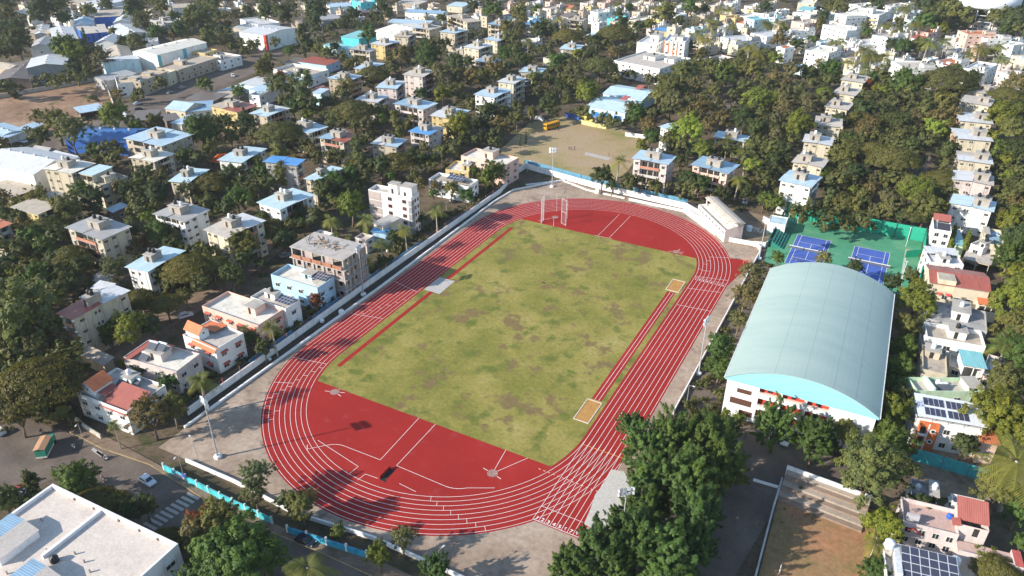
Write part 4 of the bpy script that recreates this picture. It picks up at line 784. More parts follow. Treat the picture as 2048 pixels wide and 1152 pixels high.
for yy, fl in ((-.75, 0), (hy1+.3, 1)):
    gf = MB()
    p = [(x, yy, z-.05) for x, z in arcp]; p = [(hx0, yy, he-.6)]+p+[(hx1, yy, he-.6)]
    if not fl:
        for i in range(N): gf.face([(arcp[i][0], yy, he-.55), (arcp[i+1][0], yy, he-.55), (arcp[i+1][0], yy, arcp[i+1][1]-.05), (arcp[i][0], yy, arcp[i][1]-.05)], gm)
    else:
        for i in range(N): gf.face([(arcp[i+1][0], yy, he-.55), (arcp[i][0], yy, he-.55), (arcp[i][0], yy, arcp[i][1]-.05), (arcp[i+1][0], yy, arcp[i+1][1]-.05)], gm)
    if not fl: gf.box(hx0, -.74, he-.6, hx1, 0, he-.5, gm, bottom=True)
    gf.build('gable_panel', hall)

# --- track pavilion with seating tiers under a half roof
KC[:] = [0, 0, 1.0]
F = Fr([(1394, 431), (1446.6, 484), (1473, 472)], 0); pv_ = empty('track_pavilion', F.M); tag(pv_, 'small white pavilion with seating tiers and a tan half roof beside the far bend', 'pavilion'); BLD.append((F.o, F.u, F.n, F.w, F.d, 7))
W_, D = F.w, F.d; m = MB(); m.box(0, 0, 0, W_, .3, 2.6, WHITE)
for i in range(9): m.box(W_*i/8-.25 if i else 0, 0, 2.6, W_*i/8+.25 if i < 8 else W_, .3, 3.6, WHITE)
m.box(0, 0, 3.6, W_, .3, 4.2, WHITE); m.box(0, .3, 0, .25, D, 4.4, WHITE); m.box(W_-.25, .3, 0, W_, D, 4.4, paint((.62, .50, .46), .25)); m.box(.25, D-.25, 0, W_-.25, D, 6.4, WHITE)
m.face([(W_, 0.3, 4.4), (W_, D, 4.4), (W_, D, 6.2)], paint((.62, .50, .46), .25)); m.build('wall', pv_)
for i in range(5): partbox(pv_, 'seating_tier', .25, .9+i*(D-1.4)/5, 2.2+i*.55, W_-.25, .9+(i+1)*(D-1.4)/5, 2.75+i*.55, paint((.72, .66, .58), .2))
for i in range(5): partbox(pv_, 'column', .3+(W_-.9)*i/4, D*.42, 3, .6+(W_-.9)*i/4, D*.42+.3, 6.6, WHITE)
m = MB(); pr = [(D*.38, 6.7), (D*.55, 7.05), (D*.8, 7.0), (D*1.06, 6.5)]
for (ya, za), (yb, zb_) in zip(pr, pr[1:]): m.slabq([(-.5, ya, za), (W_+.5, ya, za), (W_+.5, yb, zb_), (-.5, yb, zb_)], .2, slab((.50, .44, .38), .2))
m.build('roof', pv_)

# --- tall white block by the left wall
K(1, 1)
r_, F = villa([(898, 362), (1240, 428), (1312, 388)], 14, 'W', 'k', 'tall white four-storey block with two box-like stair towers beside the track wall', heads=((.42, .35, .2, .5, 3.6), (.72, .2, .26, .75, 3.8)), tanks=0, par=1, nwin=3, win='n', cat='house', wincol=(.5, .2, .16), lm='the tall white block by the track')
partbox(r_, 'grey_panel', -.02, -.07, 0, F.w*.3, -.002, 13.6, paint((.40, .34, .32), .2)); partbox(r_, 'grey_panel', F.w*.93, -.1, 0, F.w+.06, F.d*.35, 12.6, paint((.27, .27, .28), .2))
# --- half-built concrete frame with brick infill
F = Fr([(285, 818), (692, 925), (856, 806)], 13.4); r_ = start(F, 'unfinished_block'); tag(r_, 'half-built four-storey concrete frame with brick infill and rubble on its roof', 'building'); LM.append((*pix(F.c), 'the half-built block'))
W_, D = F.w, F.d; cm = slab((.44, .40, .37)); bk = paint((.36, .17, .11), .35); bk2 = paint((.40, .33, .30), .4)
for i in range(1, 5):
    m = MB(); e_ = .8 if i < 4 else .5; m.box(-e_, -e_, i*3.35-.18, W_+e_, D+e_, i*3.35, cm, bottom=True); m.build('floor_slab', r_)
for i in range(6):
    for (xx, yy) in ((W_*i/5, 0), (W_*i/5, D)) + (((0, D*i/5), (W_, D*i/5)) if 0 < i < 5 else ()): partbox(r_, 'column', xx-.2, yy-.2, 0, xx+.2, yy+.2, 13.2, cm)
m = MB()
for i in range(4):
    z = i*3.35
    for j in range(5):
        a, c = W_*j/5+.2, W_*(j+1)/5-.2
        if i == 3: m.box(a, -.75, z, c, -.6, z+1.2, bk, bottom=True); (m.box(a, .3, z, c, .45, z+2.9, bk2) if j % 2 else None)
        else: m.box(a, .15, z, a+(c-a)*.32, .3, z+3.17, bk2); m.box(a+(c-a)*.72, .15, z, c, .3, z+3.17, bk2); m.box(a+(c-a)*.32, .15, z, a+(c-a)*.72, .3, z+1, bk2)
    for j in range(3):
        a, c = D*j/3+.2, D*(j+1)/3-.2; m.box(W_-.3, a, z, W_-.15, a+(c-a)*.4, z+3.17, bk2); m.box(W_-.3, a+(c-a)*.7, z, W_-.15, c, z+3.17, bk2); m.box(W_-.3, a+(c-a)*.4, z, W_-.15, a+(c-a)*.7, z+1.1, bk2)
    m.box(.3, D-.4, z, W_-.3, D-.25, z+3.17, bk2); m.box(.15, .4, z, .3, D-.4, z+3.17, bk2)
m.build('brick_infill', r_)
m = MB(); rr = random.Random(5); wood = plain((.35, .24, .14), .8)
for i in range(46):
    cx, cy = (rr.gauss(W_*.25, W_*.1), rr.gauss(D*.55, D*.15)) if i < 26 else (rr.gauss(W_*.6, W_*.08), rr.gauss(D*.5, D*.12)); a = rr.uniform(0, 3.1); l = rr.uniform(.5, 1.6)
    m.tube([(cx-l*math.cos(a), cy-l*math.sin(a), 13.45+rr.uniform(0, .2)), (cx+l*math.cos(a), cy+l*math.sin(a), 13.5+rr.uniform(0, .4))], rr.uniform(.05, .13), rr.choice([wood, wood, cm, DARK]), 4)
o = m.build('rubble', r_); o['kind'] = 'stuff'
# --- pale blue house with solar panels
r_, F = villa([(118, 1042), (490, 1152), (622, 1062)], 7.6, 'B', 'l', 'pale blue flat-roofed house with solar panels next to the half-built block', par=1, heads=((.48, .55, .2, .38, 1.6),), tanks=0, win='c', lm='the pale blue house'); solar(r_, F.w*.62, F.d*.5, 7.4, F.w*.34, F.d*.45, 6, 3, 10)
K(1, 2)
r_, F = villa([(-45, 70), (236, 166), (388, 106)], 7.2, 'W', 'k', 'white house with dark solar roof frame between the pink and pale blue houses', heads=((.2, .5, .3, .4, 1.8),), tanks=2, tcs='black', lm='the white house with the solar frame'); solar(r_, F.w*.55, F.d*.3, 6.9, F.w*.42, F.d*.6, 5, 3, 6)
K(0, 2)
r_, F = villa([(1615, 142), (2062, 300), (2200, 150)], 6.8, 'P', 'l', 'salmon pink flat-roofed house with a broad empty terrace', par=.9, heads=((.58, .45, .18, .4, 2.2),), tanks=0, win='r', lm='the salmon pink house')
# --- white house with orange gables
r_, F = villa([(1462, 375), (1722, 492), (1938, 356)], 7.4, 'W', 'k', 'white house with orange gabled attic and blue solar panels on its left roof', par=.5, heads=(), tanks=0, win='r', nwin=2, lm='the white house with orange gables')
roofgable(r_, .2, F.d*.1, 6.9, F.w*.42, F.d*.34, 2.2, 1.5, WHITE, ORANGE, 'x'); slope(r_, 'porch_roof', [(F.w*.3, -.8, 6.6), (F.w+.2, -.8, 6.6), (F.w+.2, .5, 7.6), (F.w*.3, .5, 7.6)], .08, ORANGE); slope(r_, 'porch_roof', [(-3.2, F.d*.2, 5.4), (.1, F.d*.2, 6.9), (.1, F.d*.75, 6.9), (-3.2, F.d*.75, 5.4)], .1, ORANGE_Y)
slope(r_, 'tiled_roof', [(.1, F.d*.55, 7.2), (F.w*.5, F.d*.55, 7.8), (F.w*.5, F.d+.2, 7.6), (.1, F.d+.2, 7.2)], .1, ORANGE)
m = MB(); m.face([(-3.0, F.d*.22, 5.56), (-.2, F.d*.22, 6.85), (-.2, F.d*.72, 6.85), (-3.0, F.d*.72, 5.56)], SOLAR, [(0, 0), (3, 0), (3, 4), (0, 4)]); m.build('solar_panel', r_)
# --- white house with tiled edge and water heaters
r_, F = villa([(985, 552), (1408, 670), (1622, 530)], 6.6, 'K', 'l', 'white house with water heaters and a strip of terracotta tiles along its left edge', par=.7, heads=((.3, .3, .3, .4, 2.2),), tanks=0, lm='the white house with water heaters')
slope(r_, 'tiled_roof', [(-.3, -.3, 6.3), (F.w*.16, -.3, 6.95), (F.w*.16, F.d+.3, 6.95), (-.3, F.d+.3, 6.3)], .1, REDY); heater(r_, F.w*.3, F.d*.35, 8.4, 2.6); heater(r_, F.w*.45, F.d*.4, 8.4, 2.4); heater(r_, F.w*.22, F.d*.12, 6, 2.4); slope(r_, 'porch_roof', [(F.w*.32, F.d*.78, 8.2), (F.w*.55, F.d*.78, 8.2), (F.w*.55, F.d*.98, 7.2), (F.w*.32, F.d*.98, 7.2)], .1, REDR)
# --- white house with brown tiled slope
r_, F = villa([(612, 838), (1012, 992), (1272, 758)], 6.6, 'W', 'k', 'white house with a brown tiled roof slope and orange gable near the road junction', par=.8, heads=((.3, .72, .24, .24, 2),), tanks=1, tcs='white', lm='the white house with the brown tiled slope')
roofgable(r_, F.w*.02, F.d*.1, 5.8, F.w*.3, F.d*.42, 2.6, 1.5, WHITE, ORANGE_Y, 'y'); slope(r_, 'tiled_roof', [(F.w*.45, -.3, 5.7), (F.w+.3, -.3, 5.7), (F.w+.3, F.d*.62, 7.6), (F.w*.45, F.d*.62, 7.6)], .12, REDR); heater(r_, F.w*.32, F.d*.55, 6, 2.4); heater(r_, F.w*.5, F.d*.68, 6, 2.2); slope(r_, 'porch_roof', [(F.w*.33, F.d*.15, 7.4), (F.w*.47, F.d*.15, 6.9), (F.w*.47, F.d*.5, 6.9), (F.w*.33, F.d*.5, 7.4)], .1, REDY)

# --- big flat-roofed school in the near left corner
KC[:] = [0, 0, 1.0]
D_ = at(105, 967, 11)[:2]; C_ = at(356, 1087, 11)[:2]; u = (C_-D_)/np.linalg.norm(C_-D_); n_ = np.array([-u[1], u[0]]); WW = float(np.linalg.norm(C_-D_)); DD = 24.0; O_ = D_-n_*DD
sch = empty('school_building', Matrix(((u[0], n_[0], 0, O_[0]), (u[1], n_[1], 0, O_[1]), (0, 0, 1, 0), (0, 0, 0, 1)))); tag(sch, 'large white flat-roofed school building cut by the near left corner of the photo', 'school'); BLD.append((O_, u, n_, WW, DD, 11))
LM.append((180, 1080, 'the near school roof')); wm = paint((.74, .72, .74), .15); dk = slab((.62, .54, .475), .2)
m = MB(); m.prism([(0, 0), (WW, 0), (WW, DD), (0, DD)], 0, 10.3, wm, False)
for (x0, y0, x1, y1) in ((0, DD-.5, WW, DD), (0, 0, .5, DD-.5), (WW-.4, 0, WW, DD-.5), (.5, 0, WW-.4, .4)): m.box(x0, y0, 10.3, x1, y1, 11, wm)
m.build('wall', sch); m = MB(); m.face([(.5, .4, 10.31), (WW-.4, .4, 10.31), (WW-.4, DD-.5, 10.31), (.5, DD-.5, 10.31)], dk); m.build('roof', sch)
partbox(sch, 'parapet', WW*.415, DD*.5, 10.3, WW*.415+.6, DD-.5, 11, wm)
for (x0, y0, x1, y1) in ((WW*.07, DD*.33, WW*.28, DD*.62), (WW*.46, DD*.1, WW*.66, DD*.42)):
    m = MB(); wd = x1-x0; dd = y1-y0; m.prism([(0, 0), (wd, 0), (wd, dd), (0, dd)], 0, 1.6, wm, False); m.slabq([(-.2, -.2, 2.4), (wd*.5, -.2, 2.4), (wd*.5, dd+.2, 2.4), (-.2, dd+.2, 2.4)], .08, sheet(ROOFC['e'], .4, 1)); m.slabq([(wd*.5, -.2, 2.4), (wd+.2, -.2, 1.6), (wd+.2, dd+.2, 1.6), (wd*.5, dd+.2, 2.4)], .08, dk)
    m.face([(0, 0, 1.6), (wd, 0, 1.6), (wd*.5, 0, 2.4), (0, 0, 2.4)], wm); m.face([(wd, dd, 1.6), (0, dd, 1.6), (0, dd, 2.4), (wd*.5, dd, 2.4)], wm); m.face([(0, dd, 1.6), (0, 0, 1.6), (0, 0, 2.4), (0, dd, 2.4)], wm)
    o = m.build('roof_lantern', sch); o.location = (x0, y0, 10.3)
for (fx, fy) in ((.18, .72), (.4, .55), (.55, .62), (.64, .6), (.72, .56), (.8, .55), (.45, .22), (.35, .3)): partbox(sch, 'vent_pipe', WW*fx, DD*fy, 10.3, WW*fx+.22, DD*fy+.22, 11.0, plain((.3, .26, .24), .8))
for fx in (.2, .36, .56, .72, .86): partbox(sch, 'drain_outlet', WW*fx, DD-.75, 10.3, WW*fx+.3, DD-.48, 10.8, plain((.25, .2, .18), .8))
tank(sch, WW*.5, DD*.52, 10.3, .7)
for i in range(3):
    for j in range(7): window_obj(sch, (WW-(j+.5)*WW/7, DD+.004, i*3.3+1), math.pi, 1.8, 1.3, 'c')
    for j in range(5): window_obj(sch, (WW+.004, (j+.5)*DD/5, i*3.3+1), math.pi/2, 1.8, 1.3, 'c')

# --- terrace houses along the right edge
KC[:] = [1792, 420, 8.0]
r_, F = villa([(600, 300), (892, 348), (975, 175)], 8.5, 'W', 'w', 'white house with a maroon roof strip at the head of the right-hand terrace', heads=(), tanks=0, nwin=2, win='n', lm='the white house with the maroon strip'); slope(r_, 'porch_roof', [(0, F.d*.72, 8.9), (F.w, F.d*.72, 8.9), (F.w, F.d+.4, 10), (0, F.d+.4, 10)], .1, REDR); slope(r_, 'awning', [(F.w*.25, F.d*.05, 8.0), (F.w, F.d*.05, 8.0), (F.w, F.d*.6, 8.6), (F.w*.25, F.d*.6, 8.6)], .08, plain((.05, .05, .06), .6))
villa([(1200, 535), (1400, 610), (1470, 340)], 6.5, 'W', 'k', 'white terrace house with a black barred opening below the blue tank block', heads=((.5, .1, .4, .3, 1.6),), nwin=1)
r_, F = villa([(1440, 530), (1742, 580), (1762, 335)], 7.2, 'M', 'e', 'cream house with a blue-grey sunk terrace beside the big green trees', heads=((.0, .5, .25, .4, 1.5),), tanks=0, nwin=2, win='n'); partbox(r_, 'awning', F.w, F.d*.2, 6.2, F.w+.5, F.d*.5, 7, plain((.7, .1, .03), .6))
mono([(985, 560), (1090, 575), (1125, 345)], 4.5, 'N', 'q', 'narrow teal-floored patio between two hedges', nwin=0, name='patio_roof', cat='patio', fall=.05)
r_, F = villa([(560, 830), (1088, 880), (1225, 690)], 8, 'W', 'w', 'white house with a long white corrugated roof strip', heads=((.3, .12, .3, .4, 1.8),), tanks=2, tcs='white', nwin=3, win='n', lm='the white corrugated-roofed house'); slope(r_, 'sheet_roof', [(0, F.d*.62, 8.3), (F.w, F.d*.62, 8.3), (F.w, F.d+.6, 8.8), (0, F.d+.6, 8.8)], .08, sheet(ROOFC['w'], .4, 0))
mono([(1095, 770), (1500, 872), (1505, 690)], 3.8, 'T', 'k', 'pale green flat yard roof with brown open side', opening=True, name='yard_roof', cat='roof', fall=.05)
KC[:] = [1792, 564, 8.0]
r_, F = gable([(560, 5), (1500, 150), (1560, -120)], 8.5, 'M', 'r', 'x', 1.4, 'cream house with a broad salmon tiled roof and small red awnings', name='house', cat='house', nwin=5, group=None, vents=False, lm='the cream house with the salmon roof')
partbox(r_, 'terrace', F.w*.12, -.05, 6.4, F.w*.42, F.d*.4, 9.9, paint((.72, .60, .42), .2), slab((.45, .40, .33)))
for fx in (.15, .3): slope(r_, 'awning', [(F.w*fx, -.7, 5.4), (F.w*fx+1.4, -.7, 5.4), (F.w*fx+1.4, 0, 5.8), (F.w*fx, 0, 5.8)], .06, plain((.5, .08, .06), .6))
m = MB(); m.prism([(0, 0), (5, 0), (5, 5), (0, 5)], 0, 5.0, paint((.70, .64, .50), .2), False); m.slabq([(-.4, -.6, 5.6), (5.4, -.6, 5.6), (5.4, 5, 6.8), (-.4, 5, 6.8)], .1, ORANGE); m.box(-.05, -.06, 3.0, 5.05, 0, 3.2, WHITE, bottom=True)
for i in range(3): m.box(.3+i*1.6, -.05, 3.3, 1.6+i*1.6, 0, 4.7, DARK, bottom=True)
o = m.build('porch', r_); o.location = (F.w*.86, -2.2, 0)
r_, F = villa([(480, 575), (1462, 790), (1675, 520)], 7, 'G', 'g', 'weathered grey terrace house with sheeted stair head', heads=((.42, .35, .28, .6, 2.6),), tanks=1, nwin=4, win='n', hmat=paint((.74, .72, .70), .3), lm='the weathered grey terrace house')
r_, F = villa([(500, 870), (1440, 1035), (1462, 800)], 7, 'W', 't', 'white house with twin sunk terraces and a broad white stair head', par=1.1, heads=((.4, .4, .3, .5, 2.2),), tanks=1, nwin=4, win='n', lm='the white house with twin terraces')
KC[:] = [1792, 708, 8.0]
villa([(430, 240), (825, 330), (860, -60)], 7.2, 'C', 't', 'sandy cream house with weathered tan roof beside the teal canopy', heads=((.1, .6, .6, .3, 2),), nwin=2, win='n')
mono([(1095, 170), (1430, 225), (1450, 15)], 7.6, 'W', 'q', 'teal sheet canopy over a white terrace', opening=True, name='roof_canopy', cat='canopy', fall=.2, lm='the teal canopy'); villa([(850, 190), (1085, 250), (1085, 40)], 5.2, 'M', 'k', heads=(), tanks=0, win='n', nwin=1)
villa([(1395, 310), (1690, 400), (1800, 90)], 7, 'K', 'e', 'pinkish white house with arched windows and blue terrace', heads=((.55, .4, .3, .4, 1.6),), nwin=2, win='n')
r_, F = villa([(350, 590), (1425, 600), (1470, 380)], 7, 'N', 'k', 'pale green house with two walled terraces and water heaters', par=1.1, heads=((.79, .1, .2, .8, 1.6),), tanks=0, nwin=4, win='n', lm='the pale green house', hmat=paint((.55, .72, .58), .12)); partbox(r_, 'parapet', F.w*.24, .2, 5.9, F.w*.27, F.d-.2, 7.6, paint((.55, .72, .58), .12)); heater(r_, F.w*.35, F.d*.15, 6, 2.6); tank(r_, F.w*.4, F.d*.6, 6.6, .6, 'white')
KC[:] = [1792, 852, 8.0]
r_, F = villa([(330, -130), (1400, 60), (1490, -200)], 7.6, 'W', 'w', 'white house with orange tower front and a roof of solar panels', par=.3, heads=(), tanks=0, nwin=5, win='n', lm='the solar-roofed white house')
slope(r_, 'roof_canopy', [(0, -.4, 8.6), (F.w+.4, -.4, 8.6), (F.w+.4, F.d+.5, 9.4), (0, F.d+.5, 9.4)], .12, plain((.66, .69, .74), .4))
for i in range(5): partbox(r_, 'canopy_post', F.w*i/4.2, 0, 7, F.w*i/4.2+.15, .15, 8.5, STEEL)
m = MB()
for (f0, f1, nx) in ((.12, .44, 4), (.47, .79, 4)):
    for (g0, g1) in ((.05, .44), (.52, .92)):
        zz = lambda g: 8.66+.8*g; m.face([(F.w*f0, F.d*g0, zz(g0)), (F.w*f1, F.d*g0, zz(g0)), (F.w*f1, F.d*g1, zz(g1)), (F.w*f0, F.d*g1, zz(g1))], SOLAR, [(0, 0), (nx, 0), (nx, 1), (0, 1)])
m.build('solar_panel', r_)
m = MB(); om = paint((.62, .17, .06), .2); m.box(0, 0, 0, F.w*.3, .9, 7.2, om); m.box(F.w*.135, -.06, 0, F.w*.155, 0, 7.2, WHITE)
for z in (2.6, 5.4):
    for rr_, mt, yy in ((.62, WHITE, -.03), (.38, GLASS, -.05)): m.face([(F.w*.22+rr_*math.cos(t), yy, z+rr_*math.sin(t)) for t in [i*math.pi/8 for i in range(16)]], mt)
    m.face([(F.w*.02, -.02, z-.9), (F.w*.11, -.02, z-.9), (F.w*.11, -.02, z+.9), (F.w*.02, -.02, z+.9)], DARK); m.box(0, -.5, z-1.3, F.w*.125, -.02, z-.95, WHITE, bottom=True)
o = m.build('tower_front', r_); o.location = (F.w*.06, -.92, 0)
mono([(1370, 250), (1640, 290), (1650, 90)], 5.8, 'P', 'o', 'peach annexe with orange sheet roof beside the solar-roofed house', nwin=2)
# --- pink house with red roofs, near right corner
KC[:] = [1536, 864, 4.0]; pinkdeck = slab((.52, .36, .31), .3)
r_, F = villa([(1085, 712), (1530, 822), (1580, 640)], 8, 'K', 'l', 'pinkish white house with a pink terrace, red roof strips and a small blue drum', par=.9, heads=(), tanks=0, nwin=4, win='n', lm='the pink-terraced house'); m = MB(); m.face([(.17, .17, 7.12), (F.w-.17, .17, 7.12), (F.w-.17, F.d-.17, 7.12), (.17, F.d-.17, 7.12)], pinkdeck); m.build('terrace_floor', r_)
tank(r_, F.w*.9, F.d*.75, 7.15, .5, 'blue', .9); partbox(r_, 'storage_panel', F.w*.05, F.d*.12, 7.15, F.w*.28, F.d*.2, 9.2, plain((.45, .43, .45), .6)); m = MB(); m.slabq([(F.w*.1, -.6, 6.6), (F.w*.22, -.6, 7.1), (F.w*.22, 0, 7.1), (F.w*.1, 0, 6.6)], .15, plain((.45, .1, .08), .6)); m.slabq([(F.w*.22, -.6, 7.1), (F.w*.38, -.6, 6.1), (F.w*.38, 0, 6.1), (F.w*.22, 0, 7.1)], .15, plain((.45, .1, .08), .6)); m.build('porch_roof', r_)
m = MB(); wd, dd = F.w*.5, F.d*.85; m.prism([(0, 0), (wd, 0), (wd, dd), (0, dd)], 0, 9.4, paint(WALLC['K'], .15), False); m.slabq([(-.3, dd*.25, 9.3), (wd+.3, dd*.25, 9.3), (wd+.3, dd+.3, 11), (-.3, dd+.3, 11)], .12, REDR); m.slabq([(-1.2, -.3, 9.0), (.1, -.3, 9.5), (.1, dd*.3, 9.5), (-1.2, dd*.3, 9.0)], .12, REDY); m.face([(wd*.5, -.02, 7.2), (wd*.7, -.02, 7.2), (wd*.7, -.02, 9.1), (wd*.5, -.02, 9.1)], DARK); o = m.build('upper_storey', r_); o.location = (F.w+.02, F.d*.2, 0)
m = MB(); wd = F.w*.95; m.prism([(0, 0), (wd, 0), (wd, F.d*.5), (0, F.d*.5)], 0, 6.2, paint(WALLC['K'], .15), pinkdeck); m.box(wd, -.3, 0, wd+1.4, F.d*.55, 6.9, paint(WALLC['K'], .15), plain((.45, .1, .08), .6)); m.box(0, -.05, 6.2, wd, .15, 6.9, paint(WALLC['K'], .15)); o = m.build('lower_wing', r_); o.location = (F.w+.03, -F.d*.42, 0)
villa([(1148, 530), (1350, 585), (1392, 432)], 6, 'G', 'g', 'grey-roofed white house with a round white tank behind the pink terrace', heads=((.72, .2, .3, .7, 1.8),), tanks=2, tcs='white'); villa([(1480, 560), (1750, 620), (1770, 560)], 5, 'W', 'g', 'long white-walled house behind the red-roofed upper storey', heads=(), tanks=0)
r_, F = villa([(960, 1260), (1600, 1420), (1700, 1075)], 7.5, 'W', 'k', 'white house at the bottom edge carrying a large tilted solar array', heads=(), tanks=0, lm='the solar array house'); solar(r_, F.w*.2, F.d*.12, 7.4, F.w*.74, F.d*.8, 6, 5, 10); partbox(r_, 'deck', F.w*.12, F.d*.3, 7.3, F.w*.2, F.d*.95, 8.6, plain((.6, .62, .63), .4)); tank(r_, F.w*.06, F.d*.88, 8.3, .85, 'white', 1.6); partbox(r_, 'tank_tower', 0, F.d*.8, 6.8, F.w*.11, F.d*.97, 8.3, paint((.5, .46, .42), .3)); tank(r_, F.w*.97, F.d*.98, 7.0, .8, 'white', 1.5)
KC[:] = [0, 0, 4]

# --- water tower
b0 = at(1958, 62, 0); wt = empty('water_tower', loc=(b0[0], b0[1], 0)); dW = dist(b0); rt = 47*dW/FOC
tag(wt, 'round white water tower on a lattice of braced legs in the far right corner', 'water tower')
m = MB(); hz = 17.5; m.lathe([(.1, hz), (rt*.9, hz+.3), (rt, hz+1.5), (rt, hz+8), (rt*.97, hz+8.6), (rt*.6, hz+10), (.3, hz+10.8)], paint((.76, .80, .86), .1), n=32); m.build('tank', wt, True)
for i in range(10):
    t = i*math.pi/5; m = MB(); x, y = rt*.78*math.cos(t), rt*.78*math.sin(t); m.tube([(x, y, 0), (x, y, hz+.4)], .45, paint((.58, .56, .56), .2), 6); m.build('leg', wt)
for z in (4.5, 9, 13.3):
    m = MB()
    for i in range(10):
        t, t2 = i*math.pi/5, (i+1)*math.pi/5; m.tube([(rt*.78*math.cos(t), rt*.78*math.sin(t), z), (rt*.78*math.cos(t2), rt*.78*math.sin(t2), z)], .3, paint((.58, .56, .56), .2), 5)
    m.build('ring_beam', wt)
# --- power pylon
b0 = at(607, 62, 0); py_ = empty('power_pylon', loc=(b0[0], b0[1], 0)); tag(py_, 'tan lattice power pylon rising among the trees at the top', 'pylon'); m = MB(); pm = plain((.42, .34, .28), .6); Hh = 26
leg = lambda z: 2.6*(1-z/Hh)+.45
for sx in (1, -1):
    for sy in (1, -1): m.tube([(sx*leg(0), sy*leg(0), 0), (sx*leg(Hh), sy*leg(Hh), Hh)], .16, pm, 4)
for i in range(9):
    z0, z1 = Hh*i/9, Hh*(i+1)/9
    for sx, sy, tx, ty in ((1, 1, -1, 1), (-1, 1, -1, -1), (-1, -1, 1, -1), (1, -1, 1, 1)): m.tube([(sx*leg(z0), sy*leg(z0), z0), (tx*leg(z1), ty*leg(z1), z1)], .09, pm, 4); m.tube([(tx*leg(z0), ty*leg(z0), z0), (sx*leg(z1), sy*leg(z1), z1)], .09, pm, 4)
m.build('lattice', py_)
for z in (15, 19.5, 24):
    m = MB(); m.tube([(-4.6, 0, z), (-.6, 0, z+1.0), (.6, 0, z+1.0), (4.6, 0, z)], .15, pm, 4); m.tube([(-4.6, 0, z), (4.6, 0, z)], .12, pm, 4); m.build('cross_arm', py_)
# --- garden kiosk with orange roof in the wood
b0 = at(1799, 198, 0); kk = empty('garden_kiosk', loc=(b0[0], b0[1], 0)); tag(kk, 'small garden kiosk with a pointed orange roof in a gap of the far wood', 'kiosk')
m = MB(); m.lathe([(2.6, 2.6), (1.2, 3.6), (.1, 4.8)], plain((.5, .15, .06), .7), n=8); m.build('roof', kk)
for i in range(6): t = i*math.pi/3; m = MB(); m.tube([(2*math.cos(t), 2*math.sin(t), 0), (2*math.cos(t), 2*math.sin(t), 2.7)], .1, WPAINT, 5); m.build('post', kk)
for lab, cmat in (('white hall with a red corner', plain((.5, .05, .035), .6)), ('big white factory hall', plain((.12, .42, .52), .6))):
    o = [q for q in bpy.data.objects if q.get('label', '').startswith(lab)][0]; ww = max(v.co.x for c in o.children if c.name.startswith('wall') for v in c.data.vertices); dd = max(v.co.y for c in o.children if c.name.startswith('wall') for v in c.data.vertices)
    partbox(o, 'corner_stripe', ww-2.0 if 'red' in lab else -.08, -.09, 0, ww+.08 if 'red' in lab else 2.4, -.01, 10.2, cmat); partbox(o, 'corner_stripe', ww+.01, -.09, 0, ww+.09, 1.6, 10.2, cmat)
    if 'factory' in lab: partbox(o, 'corner_stripe', ww*.5, -.09, 0, ww*.5+2.6, -.01, 10.6, cmat)
# ---------------------------------------------------------------- trees
def leaf_mat(name, trans=.36):
    m = bpy.data.materials.new(name); m.use_nodes = True; nt = m.node_tree; b = nt.nodes['Principled BSDF']; b.inputs['Roughness'].default_value = .55; b.inputs['Specular IOR Level'].default_value = .25
    oi = nt.nodes.new('ShaderNodeObjectInfo'); at_ = nt.nodes.new('ShaderNodeAttribute'); at_.attribute_name = 'tone'
    r = _ramp(nt, at_.outputs['Fac'], [(0, (.66, .72, .62)), (.55, (1, 1.02, .95)), (1, (1.5, 1.36, .85))])
    c = _mix(nt, 1.0, oi.outputs['Color'], r.outputs[0], 'MULTIPLY'); nt.links.new(c, b.inputs['Base Color'])
    t = nt.nodes.new('ShaderNodeBsdfTranslucent'); nt.links.new(_mix(nt, 1.0, c, (1.0, 1.05, .5), 'MULTIPLY'), t.inputs[0])
    mx = nt.nodes.new('ShaderNodeMixShader'); mx.inputs[0].default_value = trans; nt.links.new(b.outputs[0], mx.inputs[1]); nt.links.new(t.outputs[0], mx.inputs[2]); nt.links.new(mx.outputs[0], nt.nodes['Material Output'].inputs[0]); return m
LEAF = leaf_mat('leaves'); BARK = paint((.20, .15, .11), .4); BARKP = paint((.42, .37, .31), .3)
def quads_mesh(name, V, tone, mat):
    n = len(V)//4; me = bpy.data.meshes.new(name); me.vertices.add(4*n); me.vertices.foreach_set('co', V.astype(np.float32).ravel()); me.loops.add(4*n); me.loops.foreach_set('vertex_index', np.arange(4*n, dtype=np.int32))
    me.polygons.add(n); me.polygons.foreach_set('loop_start', np.arange(0, 4*n, 4, dtype=np.int32)); me.polygons.foreach_set('loop_total', np.full(n, 4, dtype=np.int32))
    a = me.attributes.new('tone', 'FLOAT', 'POINT'); a.data.foreach_set('value', np.repeat(tone, 4).astype(np.float32)); me.materials.append(mat); me.update(calc_edges=True); return me
def unit(v): return v/(np.linalg.norm(v, axis=-1, keepdims=True)+1e-9)
